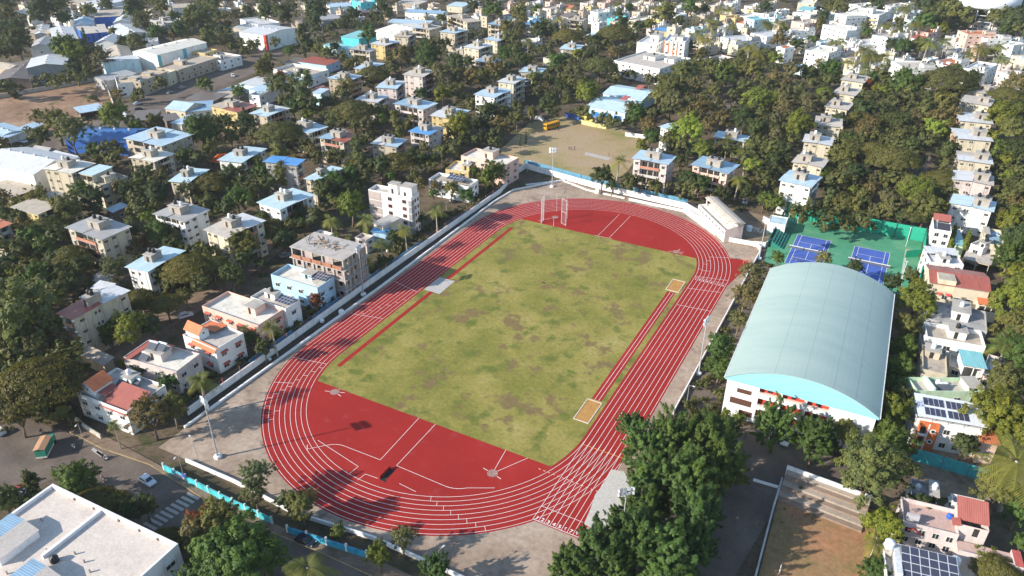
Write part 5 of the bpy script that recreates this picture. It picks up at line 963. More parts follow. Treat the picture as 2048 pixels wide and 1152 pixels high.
def crown_arrays(seed, shape, ncl, nl, leaf):
    g = np.random.default_rng(seed)
    if shape == 'rain':
        r = np.sqrt(g.random(ncl))*.92; t = g.random(ncl)*6.283; c = np.stack([r*np.cos(t), r*np.sin(t), .55*(1-r**2)-.15+g.normal(0, .04, ncl)], 1); cr = np.stack([g.uniform(.15, .27, ncl)]*2+[g.uniform(.07, .12, ncl)], 1)
    elif shape == 'tall':
        z = g.uniform(-1.1, 1.25, ncl); rr = .55*np.sqrt(np.clip(1-(z/1.5)**2, .1, 1))*g.uniform(.3, 1, ncl); t = g.random(ncl)*6.283; c = np.stack([rr*np.cos(t), rr*np.sin(t), z], 1); cr = np.stack([g.uniform(.18, .3, ncl)]*2+[g.uniform(.2, .34, ncl)], 1)
    elif shape == 'col':
        z = g.uniform(-1.6, 1.6, ncl); rr = .3*np.clip((1.75-z)/2.2, .15, 1)*g.uniform(.4, 1, ncl); t = g.random(ncl)*6.283; c = np.stack([rr*np.cos(t), rr*np.sin(t), z], 1); cr = np.stack([g.uniform(.16, .24, ncl)]*2+[g.uniform(.2, .3, ncl)], 1)
    else:
        d = unit(g.normal(size=(ncl, 3))); d[:, 2] = np.where(d[:, 2] < -.45, -d[:, 2], d[:, 2]); lob = 1+.2*np.sin(3*np.arctan2(d[:, 1], d[:, 0])+seed)+.1*np.sin(5*d[:, 2]*3+seed*2)
        r = (g.uniform(.45, .98, ncl)*lob)[:, None]
        zs = {'round': .82, 'ficus': 1.05, 'sparse': .8, 'shrub': .7, 'cone': 1.25}[shape]
        c = d*r*np.array([.82, .82, zs])
        if shape == 'cone': k = np.clip(1.05-(c[:, 2]+.6)*.42, .25, 1)[:, None]; c[:, :2] *= k
        a = {'round': (.15, .27), 'ficus': (.13, .22), 'sparse': (.12, .22), 'shrub': (.25, .4), 'cone': (.16, .26)}[shape]
        if ncl > 115: a = (a[0]*.72, a[1]*.72)
        cr = np.stack([g.uniform(*a, ncl)]*3, 1)
        if shape in ('ficus', 'cone'): cr[:, 2] *= 1.7
        else: cr[:, 2] *= .8
    ci = np.repeat(np.arange(ncl), nl); n = len(ci); d = unit(g.normal(size=(n, 3))); d[:, 2] = np.where((d[:, 2] < -.3), -d[:, 2]*.7, d[:, 2]); d = unit(d)
    p = c[ci]+d*cr[ci]*(g.random(n)**.45)[:, None]
    if shape in ('ficus', 'round', 'cone', 'sparse') and nl < 130:
        # leaves grow in tufts that point outward and a little up
        ax = unit(unit(c+1e-6)+g.normal(size=(ncl, 3))*.35+np.array([0, 0, .45 if shape in ('ficus', 'cone') else .2]))
        ln = cr[:, :1]*({'ficus': 2.3, 'cone': 2.0}.get(shape, 1.5)); wd = cr[:, :1]*({'ficus': .75, 'cone': .7}.get(shape, .95))
        t = g.random((n, 1)); pr_ = d-(d*ax[ci]).sum(1, keepdims=True)*ax[ci]; pr_ = unit(pr_)
        p = c[ci]+ax[ci]*ln[ci]*(t-.45)+pr_*wd[ci]*(1.05-t**1.4)*(g.random((n, 1))**.5)
        d = unit(pr_*(1.15-t)+ax[ci]*(.25+t*.8))
    nr = unit(d*1.0+unit(c[ci]+1e-6)*.45+g.normal(size=(n, 3))*.3+np.array([0, 0, .1]))
    a = unit(np.cross(nr, g.normal(size=(n, 3)))); b = np.cross(nr, a); s = leaf*g.uniform(.6, 1.35, n)[:, None]; a = a*s*.62; b = b*s
    if shape == 'ficus': b = b*1.25
    V = np.stack([p-a*.9-b*.35, p+a*.15-b, p+a*.9+b*.35, p-a*.15+b], 1).reshape(-1, 3)
    tone = np.clip(g.normal(.5, .16, n)+g.normal(0, .16, ncl)[ci], 0, 1); return V, tone
def trunk_mesh(seed, limbs=5, spread=.5, r=.055, top=1.0, mat=None):
    rr = random.Random(seed); m = MB(); mat = mat or BARK; lean = (rr.uniform(-.08, .08), rr.uniform(-.08, .08))
    f = rr.uniform(.42, .55); m.tube([(0, 0, -.02), (lean[0]*.5, lean[1]*.5, f*.5), (lean[0], lean[1], f)], [r*1.35, r, r*.85], mat, 6)
    for i in range(limbs):
        t = i*6.283/limbs+rr.uniform(-.4, .4); e = spread*rr.uniform(.6, 1.1); z = top*rr.uniform(.85, 1.15)
        m.tube([(lean[0], lean[1], f-.03), (lean[0]+e*.4*math.cos(t), lean[1]+e*.4*math.sin(t), f+(z-f)*.5), (lean[0]+e*math.cos(t), lean[1]+e*math.sin(t), z)], [r*.6, r*.4, r*.16], mat, 5)
    return m.mesh('trunk', True)
def crown(seed, shape, ncl, nl, leaf): return quads_mesh('crown', *crown_arrays(seed, shape, ncl, nl, leaf), LEAF)
PROTO = {'fround': [(crown(s, 'round', 190, 105, .032), trunk_mesh(s)) for s in (101, 102, 103)], 'fficus': [(crown(s, 'ficus', 210, 105, .032), trunk_mesh(s)) for s in (141, 142, 143)], 'frain': [(crown(s, 'rain', 170, 120, .027), trunk_mesh(s, 7, .7, .05)) for s in (111, 112)], 'fsparse': [(crown(s, 'sparse', 150, 70, .032), trunk_mesh(s, 7, .65, .045)) for s in (161, 162)],
         'round': [(crown(s, 'round', 84, 68, .058), trunk_mesh(s)) for s in (1, 2, 3, 4, 5)],
         'rain': [(crown(s, 'rain', 95, 85, .045), trunk_mesh(s, 7, .7, .05)) for s in (11, 12, 13)],
         'tall': [(crown(s, 'tall', 46, 80, .07), trunk_mesh(s, 5, .3, .035, 1.25, BARKP)) for s in (21, 22)],
         'col': [(crown(s, 'col', 44, 60, .07), trunk_mesh(s, 3, .1, .05)) for s in (31,)],
         'ficus': [(crown(s, 'ficus', 80, 110, .055), trunk_mesh(s)) for s in (41, 42, 43)],
         'cone': [(crown(s, 'cone', 60, 90, .055), trunk_mesh(s)) for s in (51, 52)],
         'sparse': [(crown(s, 'sparse', 60, 48, .06), trunk_mesh(s, 7, .65, .045)) for s in (61, 62, 63)],
         'shrub': [(crown(s, 'shrub', 22, 70, .10), None) for s in (71, 72)]}
def bare_mesh(seed):
    rr = random.Random(seed); m = MB(); mt = paint((.33, .27, .24), .25)
    def br(p, d, l, r, lv):
        q = p+d*l; m.tube([p, p+d*l*.5+np.array([rr.uniform(-.03, .03) for _ in '123'])*l, q], [r, r*.8, r*.6], mt, 4, False)
        if lv == 0: return
        for i in range(3 if lv > 1 else 4):
            e = np.array([rr.gauss(0, 1) for _ in '123']); e = unit(d*1.0+e*.62+np.array([0, 0, .12])); br(q if i else p+d*l*.7, e, l*rr.uniform(.6, .85), r*.58, lv-1)
    br(np.array([0, 0, 0.]), np.array([0, 0, 1.]), .42, .045, 5); return m.mesh('branches')
BARE = [bare_mesh(s) for s in (1, 2)]
def palm_meshes(seed):
    g = np.random.default_rng(seed); V = []; T = []
    for k in range(21):
        t = k*2.4+g.uniform(-.2, .2); el = g.uniform(-.55, 1.1); L_ = g.uniform(.75, 1.15); drp = .9 if el > .2 else .6; prev = np.zeros(3); d = np.array([math.cos(t)*math.cos(el), math.sin(t)*math.cos(el), math.sin(el)]); sd_ = np.array([-math.sin(t), math.cos(t), 0])
        pts = []
        for i in range(12): s = i/11; pts.append(d*L_*s+np.array([0, 0, -drp*.55*s**2.2]))
        tn = np.clip(.75-el*.35+g.normal(0, .08), 0, 1)
        for i in range(1, 11):
            a, b = pts[i], pts[i+1]; ll = .27*math.sin(math.pi*min(1, (i+1.2)/12.5))+.05
            V += [a-sd_*.012, a+sd_*.012, b+sd_*.01, b-sd_*.01]; T.append(tn)
            for sg in (1, -1):
                for q in (0, .5):
                    a0 = a+(b-a)*q; tip = a0+sg*sd_*ll+(b-a)*1.3+np.array([0, 0, -ll*.45]); V += [a0, a0+(b-a)*.3, tip+(b-a)*.05, tip]; T.append(np.clip(tn+g.normal(0, .1), 0, 1))
    cm = quads_mesh('crown', np.array(V), np.array(T), LEAF); rr = random.Random(seed); m = MB(); lx, ly = rr.uniform(-.25, .25), rr.uniform(-.25, .25)
    m.tube([(-lx, -ly, -.01), (-lx*.6, -ly*.6, .35), (-lx*.15, -ly*.15, .75), (0, 0, 1)], [.085, .06, .05, .045], BARKP, 6); return cm, m.mesh('trunk', True)
PALM = [palm_meshes(s) for s in (5, 6, 7)]
TCOL = {'g': (0.091, 0.140, 0.034), 'y': (0.177, 0.201, 0.037), 'Y': (0.232, 0.281, 0.046), 'o': (0.159, 0.161, 0.054), 'd': (0.076, 0.100, 0.037), 'b': (0.177, 0.149, 0.067), 'r': (0.293, 0.091, 0.037), 'k': (0.083, 0.137, 0.037), 'e': (0.140, 0.149, 0.067), 'p': (0.177, 0.183, 0.051), 'c': (0.085, 0.122, 0.034), 't': (0.132, 0.149, 0.055), 's': (0.110, 0.128, 0.037), 'C': (0.085, 0.098, 0.044), 'u': (0.128, 0.124, 0.039)}
TINFO = {'g': ('round', 'green round-crowned tree'), 'y': ('round', 'yellow-green leafy tree'), 'Y': ('round', 'bright lime-green tree'), 'o': ('round', 'olive bushy tree'), 'd': ('round', 'dark green tree'), 'b': ('sparse', 'brownish thin-leaved tree'), 'r': ('round', 'orange-red leaved tree'), 'k': ('ficus', 'glossy dark green tree'), 'e': ('sparse', 'pale olive loose-crowned tree'), 'c': ('col', 'narrow columnar green tree'), 't': ('tall', 'tall slender grey-green tree'), 's': ('shrub', 'low green shrub'), 'C': ('cone', 'tall dark pyramidal tree'), 'u': ('rain', 'broad flat-crowned dark tree')}
KIND = {'u': 'spreading_tree', 'b': 'dry_tree', 'c': 'columnar_tree', 't': 'slender_tree', 's': 'shrub', 'k': 'dense_tree', 'C': 'pyramidal_tree'}
CROWNS = []
def foot(x, y, pad=.6):
    for (o, u, n, w_, d_, h) in BLD:
        q = np.array([x, y])-o; a, b = q@u, q@n
        if -pad < a < w_+pad and -pad < b < d_+pad:
            m = min((a+pad, 0), (w_+pad-a, 1), (b+pad, 2), (d_+pad-b, 3)); k = m[1]; v = (-u, u, -n, n)[k]; return np.array([x, y])+v*(m[0]+.3)
    return None
trng = random.Random(11)
def tree(px, py, r, t, label=None):
    """a tree whose crown is centred at this place in the photograph, r = half width there"""
    if t == 'd' and r > 31: t = 'u'
    hc = 6.0
    for _ in range(4):
        P = at(px, py, hc); Rm = r*dist(P)/FOC
        hc = {'u': .55*Rm+3.2, 't': 1.35*Rm+3, 'c': 1.7*Rm*1.0+.5, 's': .45*Rm, 'p': 1.25*Rm+4.5, 'n': 1.1*Rm, 'C': 1.2*Rm+1, 'k': 1.15*Rm+1.2}.get(t, 1.05*Rm+1.6)
    if 49 < P[0] < 99 and 90 < P[1] < 107: P[1] = 107+.5*Rm
    for _ in range(3):
        q = foot(P[0], P[1])
        if q is None: break
        P = np.array([*q, hc])
    CROWNS.append((px, py, r)); rz = trng.uniform(0, 6.28); j = trng.uniform(.8, 1.2)
    size = 'large ' if Rm > 6.2 else 'small ' if Rm < 3.2 else ''
    if t == 'n':
        o = link('bare_tree', BARE[trng.randrange(2)], None, (P[0], P[1], 0), rz, (Rm*.95, Rm*.95, Rm*1.15)); look, cat = size+'bare grey-brown branching tree', 'tree'
    else:
        nm = 'palm_tree' if t == 'p' else KIND.get(t, 'broadleaf_tree'); o = empty(nm, loc=(P[0], P[1], 0), rz=rz)
        if t == 'p': cm, tm = PALM[trng.randrange(3)]; look = size+'coconut palm'; cat = 'palm'
        else:
            sh, look = TINFO[t]; sh = 'f'+sh if r > 28 and 'f'+sh in PROTO else sh; cm, tm = PROTO[sh][trng.randrange(len(PROTO[sh]))]; look = size+look; cat = 'shrub' if t == 's' else 'tree'
        c = TCOL[t]; jj = trng.uniform(-.12, .12)
        cz = hc; s = Rm*1.0
        if t == 'p': s = Rm*1.0
        if t in 'kg' and r > 28: cz = hc-.2*Rm
        k = link('crown', cm, o, (0, 0, cz), 0, (s, s, s*trng.uniform(.88, 1.12))); k.color = (c[0]*j*(1+jj), c[1]*j, c[2]*j*(1-jj), 1)
        if tm: link('trunk', tm, o, (0, 0, 0), 0, (Rm, Rm, hc))
    o['category'] = cat; o['group'] = {'p': 'coconut palms', 's': 'shrubs', 'n': 'bare trees'}.get(t, 'trees of the town')
    if label: o['label'] = label
    else: TODO.append((o, look, px, py))
    return o
def trees(col, row, txt):
    K(col, row)
    for e in txt.split(','):
        q = e.split(); x, y = P2(float(q[0]), float(q[1])); tree(x, y, float(q[2])/4, q[3])
trees(0, 0, "510 370 115 g,575 440 95 y,300 100 120 d,130 330 120 d,60 110 70 o,520 150 60 g,700 90 70 o,680 310 40 c,1090 340 85 o,1130 180 80 o,1020 80 90 d,1290 60 70 o,1250 260 75 g,1440 240 85 d,1600 130 120 o,1530 200 90 o,1660 320 85 o,1860 130 60 b,1700 30 80 o,820 480 95 b,600 560 85 d,1628 690 75 g,1910 740 70 g,860 970 125 y,1230 985 75 o,1600 1020 165 g,1810 990 80 d,1980 1000 100 d,1840 1100 80 o,1090 780 48 s,450 990 125 o,570 1050 150 e,300 930 60 o,980 340 55 o,30 250 90 d,480 40 70 o,870 40 60 d,1350 150 60 g,740 790 40 s,130 770 40 s,250 250 40 o,1080 1010 70 y,1980 110 70 d,1770 250 60 d,930 250 40 o,60 30 80 o,200 200 60 d,640 560 60 d,1960 960 60 c")
trees(1, 0, "380 330 105 C,260 410 60 g,500 400 70 o,570 430 75 o,650 370 50 g,885 270 85 g,1150 455 110 b,1080 500 60 o,930 610 130 d,720 700 110 b,1360 440 130 g,1590 510 100 d,1700 500 60 d,1480 600 120 b,1900 550 95 b,1990 440 90 g,2030 300 80 o,1320 760 75 g,1490 770 95 y,1720 620 90 b,1620 720 70 o,1860 900 105 d,1620 1010 135 y,1130 1020 95 t,780 900 175 d,1000 960 75 g,600 1010 80 t,190 1070 185 d,400 930 70 y,300 860 85 g,390 740 130 t,180 690 105 o,200 620 60 r,60 560 90 o,90 470 60 o,560 830 75 d,60 110 85 d,200 110 95 d,480 90 105 d,460 180 80 d,720 180 65 d,780 120 75 d,1010 60 85 d,1900 90 95 g,2000 230 75 o,1600 190 55 b,1480 150 55 o,1680 310 45 o,1480 220 25 c,740 520 50 o,850 490 45 o,1350 340 45 g,1800 1000 90 d,1950 1010 105 b,2000 900 70 o,1540 1130 60 b,870 1130 40 g,740 1120 60 g,1300 920 55 b,1640 850 50 b,1740 50 60 d,1060 120 50 d,620 210 40 d,1600 650 70 d")
trees(2, 0, "150 820 125 n,290 840 95 d,40 940 75 o,160 900 60 o,500 580 125 b,700 540 145 d,360 500 105 g,520 440 60 y,130 480 60 y,180 640 90 o,60 480 90 d,440 300 115 u,200 250 95 d,820 280 140 u,650 340 85 d,330 660 60 o,390 700 75 d,600 750 110 y,880 200 80 d,1210 110 105 o,1100 210 60 y,1010 230 75 d,1260 140 75 o,1440 60 85 g,1600 200 80 p,1680 70 60 p,1550 300 85 p,1500 260 60 p,1420 370 55 d,1590 160 60 p,1760 210 60 p,1740 370 30 c,1900 370 85 p,1980 410 80 p,2030 190 60 p,840 30 50 p,130 330 65 p,280 170 50 p,380 150 50 p,220 90 65 g,60 120 95 o,860 120 55 d,1530 430 60 o,1380 590 125 o,1600 560 95 o,1700 600 105 g,1790 550 95 o,1920 560 105 o,1250 700 115 o,1480 680 90 b,1180 780 95 o,1280 820 120 b,1370 740 75 o,1500 870 105 b,1420 930 95 b,1000 930 110 g,1100 1000 95 b,1120 1110 85 g,1400 1060 160 Y,1640 860 85 b,1760 830 90 n,1680 960 105 b,1850 960 120 d,1950 800 120 y,2000 930 80 o,1960 1050 115 d,1580 1000 75 b,1720 1110 65 p,1900 1130 55 p,560 690 85 o,950 870 75 b,1620 730 75 o,1770 700 70 n,1860 690 75 o,65 1120 30 c,110 1100 28 c,1330 180 60 d,940 70 45 g,1740 60 50 p,2020 60 60 d,1540 80 50 d")
trees(3, 0, "100 330 95 b,220 370 75 d,340 330 55 g,60 480 75 y,180 600 110 b,330 600 95 d,490 560 115 g,460 660 75 o,50 630 75 b,140 830 115 b,60 820 95 y,240 1010 125 y,330 830 120 b,430 740 60 Y,760 690 60 r,830 640 75 g,900 740 70 y,1100 640 130 g,1120 720 75 o,1440 660 190 u,1300 760 80 n,960 950 100 d,1050 1000 115 d,1330 1030 95 Y,1420 1080 45 Y,1180 960 105 b,750 890 105 d,820 1000 115 b,700 960 75 o,1260 880 85 o,1400 840 105 o,1480 930 85 b,1450 1010 70 o,1900 780 130 d,1980 700 120 b,1880 930 130 y,1960 1050 120 o,1850 860 60 y,2000 880 75 d,1620 1110 85 y,640 1110 75 g,60 980 90 b,60 1110 95 b,180 1130 80 o,525 330 62 p,670 340 70 p,760 400 80 p,830 430 92 p,940 460 80 p,660 490 62 p,780 550 65 p,930 200 60 p,1010 250 72 p,1170 180 72 p,1290 330 82 p,1360 310 60 p,1700 380 80 p,1870 370 62 p,1090 50 72 p,110 180 62 p,20 190 55 p,560 60 95 o,440 130 60 d,420 200 55 o,860 60 75 d,1330 140 115 o,1260 180 95 g,1440 100 105 o,1540 130 90 o,1280 60 95 d,1850 150 95 o,1950 170 95 d,2000 230 60 o,1900 240 50 g,1380 240 60 y,790 270 55 g,1080 380 75 g,1200 380 70 o,990 370 60 d,1250 560 75 g,1330 540 60 p,1500 560 55 o,1880 470 65 p,1620 440 60 p,1990 60 75 d,640 250 30 g,130 250 45 g,1640 620 60 d,560 980 80 d,690 810 60 d")
trees(0, 1, "740 60 75 g,500 230 75 g,790 140 55 o,640 370 85 g,740 440 115 d,920 330 85 b,1030 390 95 d,1150 260 105 d,1270 230 75 b,1480 100 85 g,1240 400 115 d,1500 380 95 e,1700 320 140 d,1840 260 110 d,1560 300 80 o,1900 430 130 g,1990 380 85 o,2000 140 55 o,310 480 125 o,480 520 140 o,200 600 105 d,380 680 140 d,250 760 105 g,140 480 65 o,360 830 105 g,560 900 130 d,450 920 95 d,650 1000 95 d,120 1060 95 y,330 1060 140 g,60 960 95 d,1180 580 75 y,1060 690 75 d,1260 700 125 g,1400 680 42 c,1480 720 45 c,1150 790 55 r,1050 830 75 b,1390 810 95 d,900 1000 130 e,1600 800 85 n,1500 1000 195 u,1300 1060 95 d,1700 980 140 d,1950 800 150 o,1850 1050 115 d,40 420 60 b,310 350 25 c,1040 620 55 o,1960 920 95 d,1820 500 90 d,30 560 60 d,120 820 70 d,1120 930 60 d,700 1120 60 d")
trees(1, 1, "190 130 105 t,60 240 110 g,220 230 85 t,100 330 95 d,620 300 125 g,540 380 120 d,760 260 95 g,700 370 95 d,760 500 130 y,340 560 85 d,380 640 65 g,120 680 140 d,230 780 110 d,60 590 75 d,820 140 95 o,1000 180 110 d,1130 150 150 u,1260 120 110 d,1400 130 85 g,1480 60 75 o,1350 40 75 b,1080 260 60 g,1310 320 75 b,1440 340 65 b,1420 400 55 g,1560 360 75 o,1520 450 75 n,1690 420 90 g,1670 210 58 g,1900 210 125 g,1840 280 80 y,1440 520 90 p,1100 750 75 d,800 20 80 t,450 60 75 b,500 150 55 b,570 620 92 p,850 620 100 p,1000 790 95 p,1190 680 82 p,740 740 45 p,890 930 65 p,640 720 45 p,40 960 55 d,1330 600 55 d,1620 300 60 d,880 700 60 d,480 860 60 d,1010 940 60 d")
trees(2, 1, "720 260 110 d,860 130 88 p,920 280 55 o,800 330 55 g,1250 330 50 b,1400 290 105 d,1500 320 85 g,1670 400 85 d,1820 270 80 p,1870 50 90 p,1930 190 95 Y,1530 60 105 y,1400 110 42 c,1340 130 60 d,1040 20 65 y,1650 50 75 b,1950 310 85 b,2020 440 75 g,1830 520 30 s,1330 60 50 d,1880 400 70 d,1760 330 60 d,1580 250 60 d,250 1110 10 s")
trees(3, 1, "60 470 95 y,180 450 75 e,480 440 60 t,450 520 65 t,580 520 85 o,680 540 85 o,350 195 35 y,450 240 75 g,870 220 105 n,700 250 105 d,1000 130 190 u,1300 110 140 n,1230 260 95 n,1400 280 125 u,1120 350 105 o,820 370 75 b,680 380 60 y,760 410 60 o,950 430 85 b,1180 400 145 y,1000 500 125 b,1250 560 145 o,830 600 75 b,1140 660 125 d,1400 490 55 y,940 600 95 o,1330 420 80 o,600 100 125 o,520 60 75 y,850 60 125 d,650 40 95 o,1150 30 95 d,1440 60 95 d,1900 150 85 y,1930 270 75 y,1880 50 95 g,1980 70 115 d,1980 480 75 b,1920 420 85 o,1930 650 105 y,2000 580 85 y,1980 780 120 d,1940 900 125 k,1980 1050 105 y,1250 910 55 o,1150 1060 75 o,1200 1130 75 y,80 910 65 g,230 885 60 n,440 920 85 e,690 990 75 d,1000 1110 85 d,120 60 95 d,60 150 95 d,30 30 95 o,50 330 55 b,780 480 60 d,1060 580 80 d,500 360 60 d")
trees(0, 2, "140 250 210 t,330 200 170 t,60 430 115 d,80 100 95 y,300 790 300 u,830 330 95 g,790 230 75 g,870 420 55 d,1030 330 150 y,1200 300 110 d,1330 130 130 d,1130 100 130 d,1480 60 70 o,1000 100 75 g,1340 770 95 g,1600 735 125 p,1200 1000 190 b,1380 960 130 o,1000 590 50 y,1150 640 55 d,1950 320 55 p,2000 400 75 d,910 1090 60 p,1870 350 32 p,440 450 55 d,30 650 80 g,720 470 40 s,1440 620 45 s,560 1030 60 d")
trees(1, 2, "480 110 75 r,120 310 105 p,60 480 90 d,330 290 45 s,60 350 55 s,440 200 40 s,-30 420 60 d")
K(0, 0, 1)
for e in "1290 890 52 k,1345 872 58 k,1420 885 62 k,1445 935 56 k,1300 960 62 k,1370 965 72 k,1290 1015 54 k,1390 1030 66 k,1195 1105 66 k,1140 1135 54 k,1270 1085 72 k,1335 1105 74 k,1392 1095 48 k,1262 850 34 k,1245 1050 44 k,1440 860 40 k,1330 1150 60 g,1230 1140 50 k,1553 848 50 k,1632 876 50 k,1692 852 32 o,1740 940 78 o,1782 885 48 g,1788 825 40 y,1800 735 34 g,1790 765 26 g,1836 605 42 y,1815 655 32 o,1812 695 30 g,1800 795 26 o,1990 835 58 y,2012 772 48 o,2042 700 50 g,2032 605 50 y,2035 660 40 o,2010 690 32 p,1930 890 26 d,2034 922 60 p,2000 980 44 o,2042 1010 40 g,2042 870 44 y,1768 1055 44 Y,1765 1092 24 p,1963 1112 26 y,2044 1085 18 g,1790 1150 34 g,1995 1142 40 d,1478 838 17 y,1452 830 14 y,1442 690 34 g,1440 728 34 g,1490 590 34 b,1500 545 30 b,1478 640 26 e,150 955 44 g,62 968 26 C,190 1005 40 d,225 1010 34 d,255 1030 30 d,470 1102 88 g,405 1048 36 r,398 1072 50 b,440 1045 50 o,525 1105 58 g,512 950 40 e,508 985 34 e,602 1012 38 o,575 1005 28 e,615 1135 52 p,757 1108 30 y,806 1076 32 e,872 1136 36 k,675 1060 18 s,20 1000 30 d,290 1010 26 d,330 1090 40 d,420 1140 60 g,70 1000 24 d,1905 690 16 s,1840 1010 30 d,1668 872 16 s,1600 985 12 s".split(','):
    q = e.split(); tree(float(q[0]), float(q[1]), float(q[2]), q[3])
# hedges between the terrace houses
for (pa, pb, lb) in (((1912, 450), (1902, 488), 'taller clipped green creeper strip between the terrace houses'), ((1941, 462), (1932, 488), 'shorter green creeper strip beside the teal patio')):
    a, b = at(*pa, 6), at(*pb, 6); n_ = 9; V = []; T = []
    for i in range(n_): v, t = crown_arrays(90+i, 'shrub', 14, 40, .12); c = a+(b-a)*i/(n_-1); V.append(v*np.array([1.1, 1.1, 2.2])+np.array([c[0], c[1], 4.6])); T.append(t)
    m = MB(); 
    o = link('climbing_hedge', quads_mesh('climbing_hedge', np.concatenate(V), np.concatenate(T), LEAF)); o.color = (*TCOL['y'], 1); tag(o, lb, 'hedge')
# fill the wooded ground between
HULLS = []
def hull(pts):
    pts = sorted(map(tuple, pts)); lo = []; up = []
    cr = lambda o, a, b: (a[0]-o[0])*(b[1]-o[1])-(a[1]-o[1])*(b[0]-o[0])
    for p in pts:
        while len(lo) > 1 and cr(lo[-2], lo[-1], p) <= 0: lo.pop()
        lo.append(p)
    for p in reversed(pts):
        while len(up) > 1 and cr(up[-2], up[-1], p) <= 0: up.pop()
        up.append(p)
    return lo[:-1]+up[:-1]
def inside(x, y, poly):
    c = False; j = len(poly)-1
    for i in range(len(poly)):
        (xi, yi), (xj, yj) = poly[i], poly[j]
        if (yi > y) != (yj > y) and x < (xj-xi)*(y-yi)/(yj-yi)+xi: c = not c
        j = i
    return c
for (o, u, n, w_, d_, h) in BLD:
    pts = []
    for a in (0, w_):
        for b in (0, d_):
            for z in (h*.42, h+1.2): pts.append(pix(np.array([*(o+u*a+n*b), z])))
    HULLS.append(hull(pts))
KEEP = [[(150, 700), (300, 620), (420, 560), (560, 480), (640, 440), (740, 370), (860, 350), (1010, 340), (760, 580), (540, 745), (400, 890), (140, 850)], [(-60, 195), (0, 180), (150, 165), (215, 160), (245, 232), (200, 245), (90, 268), (-80, 310)], [(60, 296), (240, 205), (390, 145), (510, 105), (650, 55), (650, 75), (590, 90), (530, 145), (400, 195), (260, 265), (90, 318)], [(990, 300), (1060, 232), (1130, 225), (1262, 255), (1310, 275), (1260, 350), (1190, 372), (1015, 345)], [(1100, 225), (1260, 225), (1300, 170), (1200, 160)],
        [(385, 890), (560, 700), (1030, 330), (1380, 400), (1520, 470), (1530, 520), (1340, 850), (1000, 1152), (400, 930)], [(1530, 430), (1850, 480), (1840, 900), (1500, 900), (1340, 1152), (1740, 1152), (1740, 960), (1440, 840), (1500, 560)], [(-50, 830), (200, 890), (740, 1152), (740, 1300), (-50, 1300)], [(1790, 430), (2000, 440), (2010, 1152), (1760, 1152)], [(1350, 390), (1530, 400), (1530, 500), (1350, 480)]]
FILL = []; fr = random.Random(21)
def fill(poly, step, kinds, r0, r1):
    x0, x1 = min(p[0] for p in poly), max(p[0] for p in poly); y0, y1 = min(p[1] for p in poly), max(p[1] for p in poly)
    y = y0
    while y < y1:
        x = x0+fr.random()*step
        sc_ = .55+.75*max(0, y)/500
        while x < x1:
            px, py = x+fr.uniform(-.35, .35)*step, y+fr.uniform(-.3, .3)*step; r = fr.uniform(r0, r1)*sc_
            if inside(px, py, poly) and not any(inside(px, py, k) for k in KEEP) and not any(inside(px, py, k) or inside(px, py+r*.5, k) or inside(px-r*.6, py, k) or inside(px+r*.6, py, k) for k in HULLS) and not any(math.hypot(px-a, (py-b)*1.25) < .55*c+.3*r for a, b, c in CROWNS):
                CROWNS.append((px, py, r)); FILL.append((px, py, r, fr.choice(kinds)))
            x += step*sc_
        y += step*.62*sc_
fill([(-20, -20), (2068, -20), (2068, 640), (1990, 640), (1850, 480), (1500, 430), (1040, 340), (520, 730), (380, 840), (-20, 860)], 23, 'oodgbgyedoog', 15, 24)
NB = sum(1 for o in bpy.data.objects if o.name.startswith('broadleaf_tree'))
FILL.sort(key=lambda f: -f[2])
kept = FILL[:max(0, 296-NB)] ; rest = FILL[max(0, 296-NB):]
rest2 = []
nd = sum(1 for o in bpy.data.objects if o.name.startswith('dry_tree'))
for f in kept: tree(*f)
VV = []; TT = []; CC = []
for (px, py, r, t) in rest:
    if t in 'b' and nd < 290: nd += 1; tree(px, py, r, t); continue
    hc = 5
    for _ in range(3): P = at(px, py, hc); Rm = r*dist(P)/FOC; hc = 1.05*Rm+1.4
    q = foot(P[0], P[1])
    if q is not None: P[:2] = q
    v, tn = crown_arrays(fr.randrange(9999), 'round', 26, 34, .10); VV.append(v*Rm*1.1+np.array([P[0], P[1], hc])); TT.append(np.clip(tn*.8+fr.uniform(-.15, .3), 0, 1))
if VV:
    o = link('far_wood', quads_mesh('far_wood', np.concatenate(VV), np.concatenate(TT), LEAF)); o.color = (.125, .13, .048, 1); o['kind'] = 'stuff'; o['label'] = 'mixed olive and green trees filling the gaps between the houses'; o['category'] = 'trees'
print('TREES', NB, len(FILL), len(rest), len(CROWNS))
# low scrub between houses and along walls
VV = []; TT = []; g_ = random.Random(33)
for _ in range(5200):
    px, py = g_.uniform(-20, 2068), g_.uniform(0, 860)**1.0
    if any(inside(px, py, k) for k in KEEP): continue
    P = at(px, py, 0)
    if foot(P[0], P[1], .3) is not None: continue
    Rm = g_.uniform(.8, 2.0); v, tn = crown_arrays(g_.randrange(99), 'shrub', 7, 12, .26); VV.append(v*Rm+np.array([P[0], P[1], Rm*.35])); TT.append(np.clip(tn+g_.uniform(-.3, .2), 0, 1))
for _ in range(240):
    y = g_.uniform(-85, 95); x = g_.choice([-53.5, -55, -57]) + g_.uniform(-1, 1); Rm = g_.uniform(.7, 1.6); v, tn = crown_arrays(g_.randrange(99), 'shrub', 7, 14, .26); VV.append(v*Rm+np.array([x, y, Rm*.35])); TT.append(tn)
for _ in range(150):
    y = g_.uniform(36, 62); x = g_.uniform(51, 57.5); Rm = g_.uniform(.4, 1.0); v, tn = crown_arrays(g_.randrange(99), 'shrub', 6, 14, .26); VV.append(v*Rm+np.array([x, y, Rm*.3])); TT.append(np.clip(tn+.2, 0, 1))
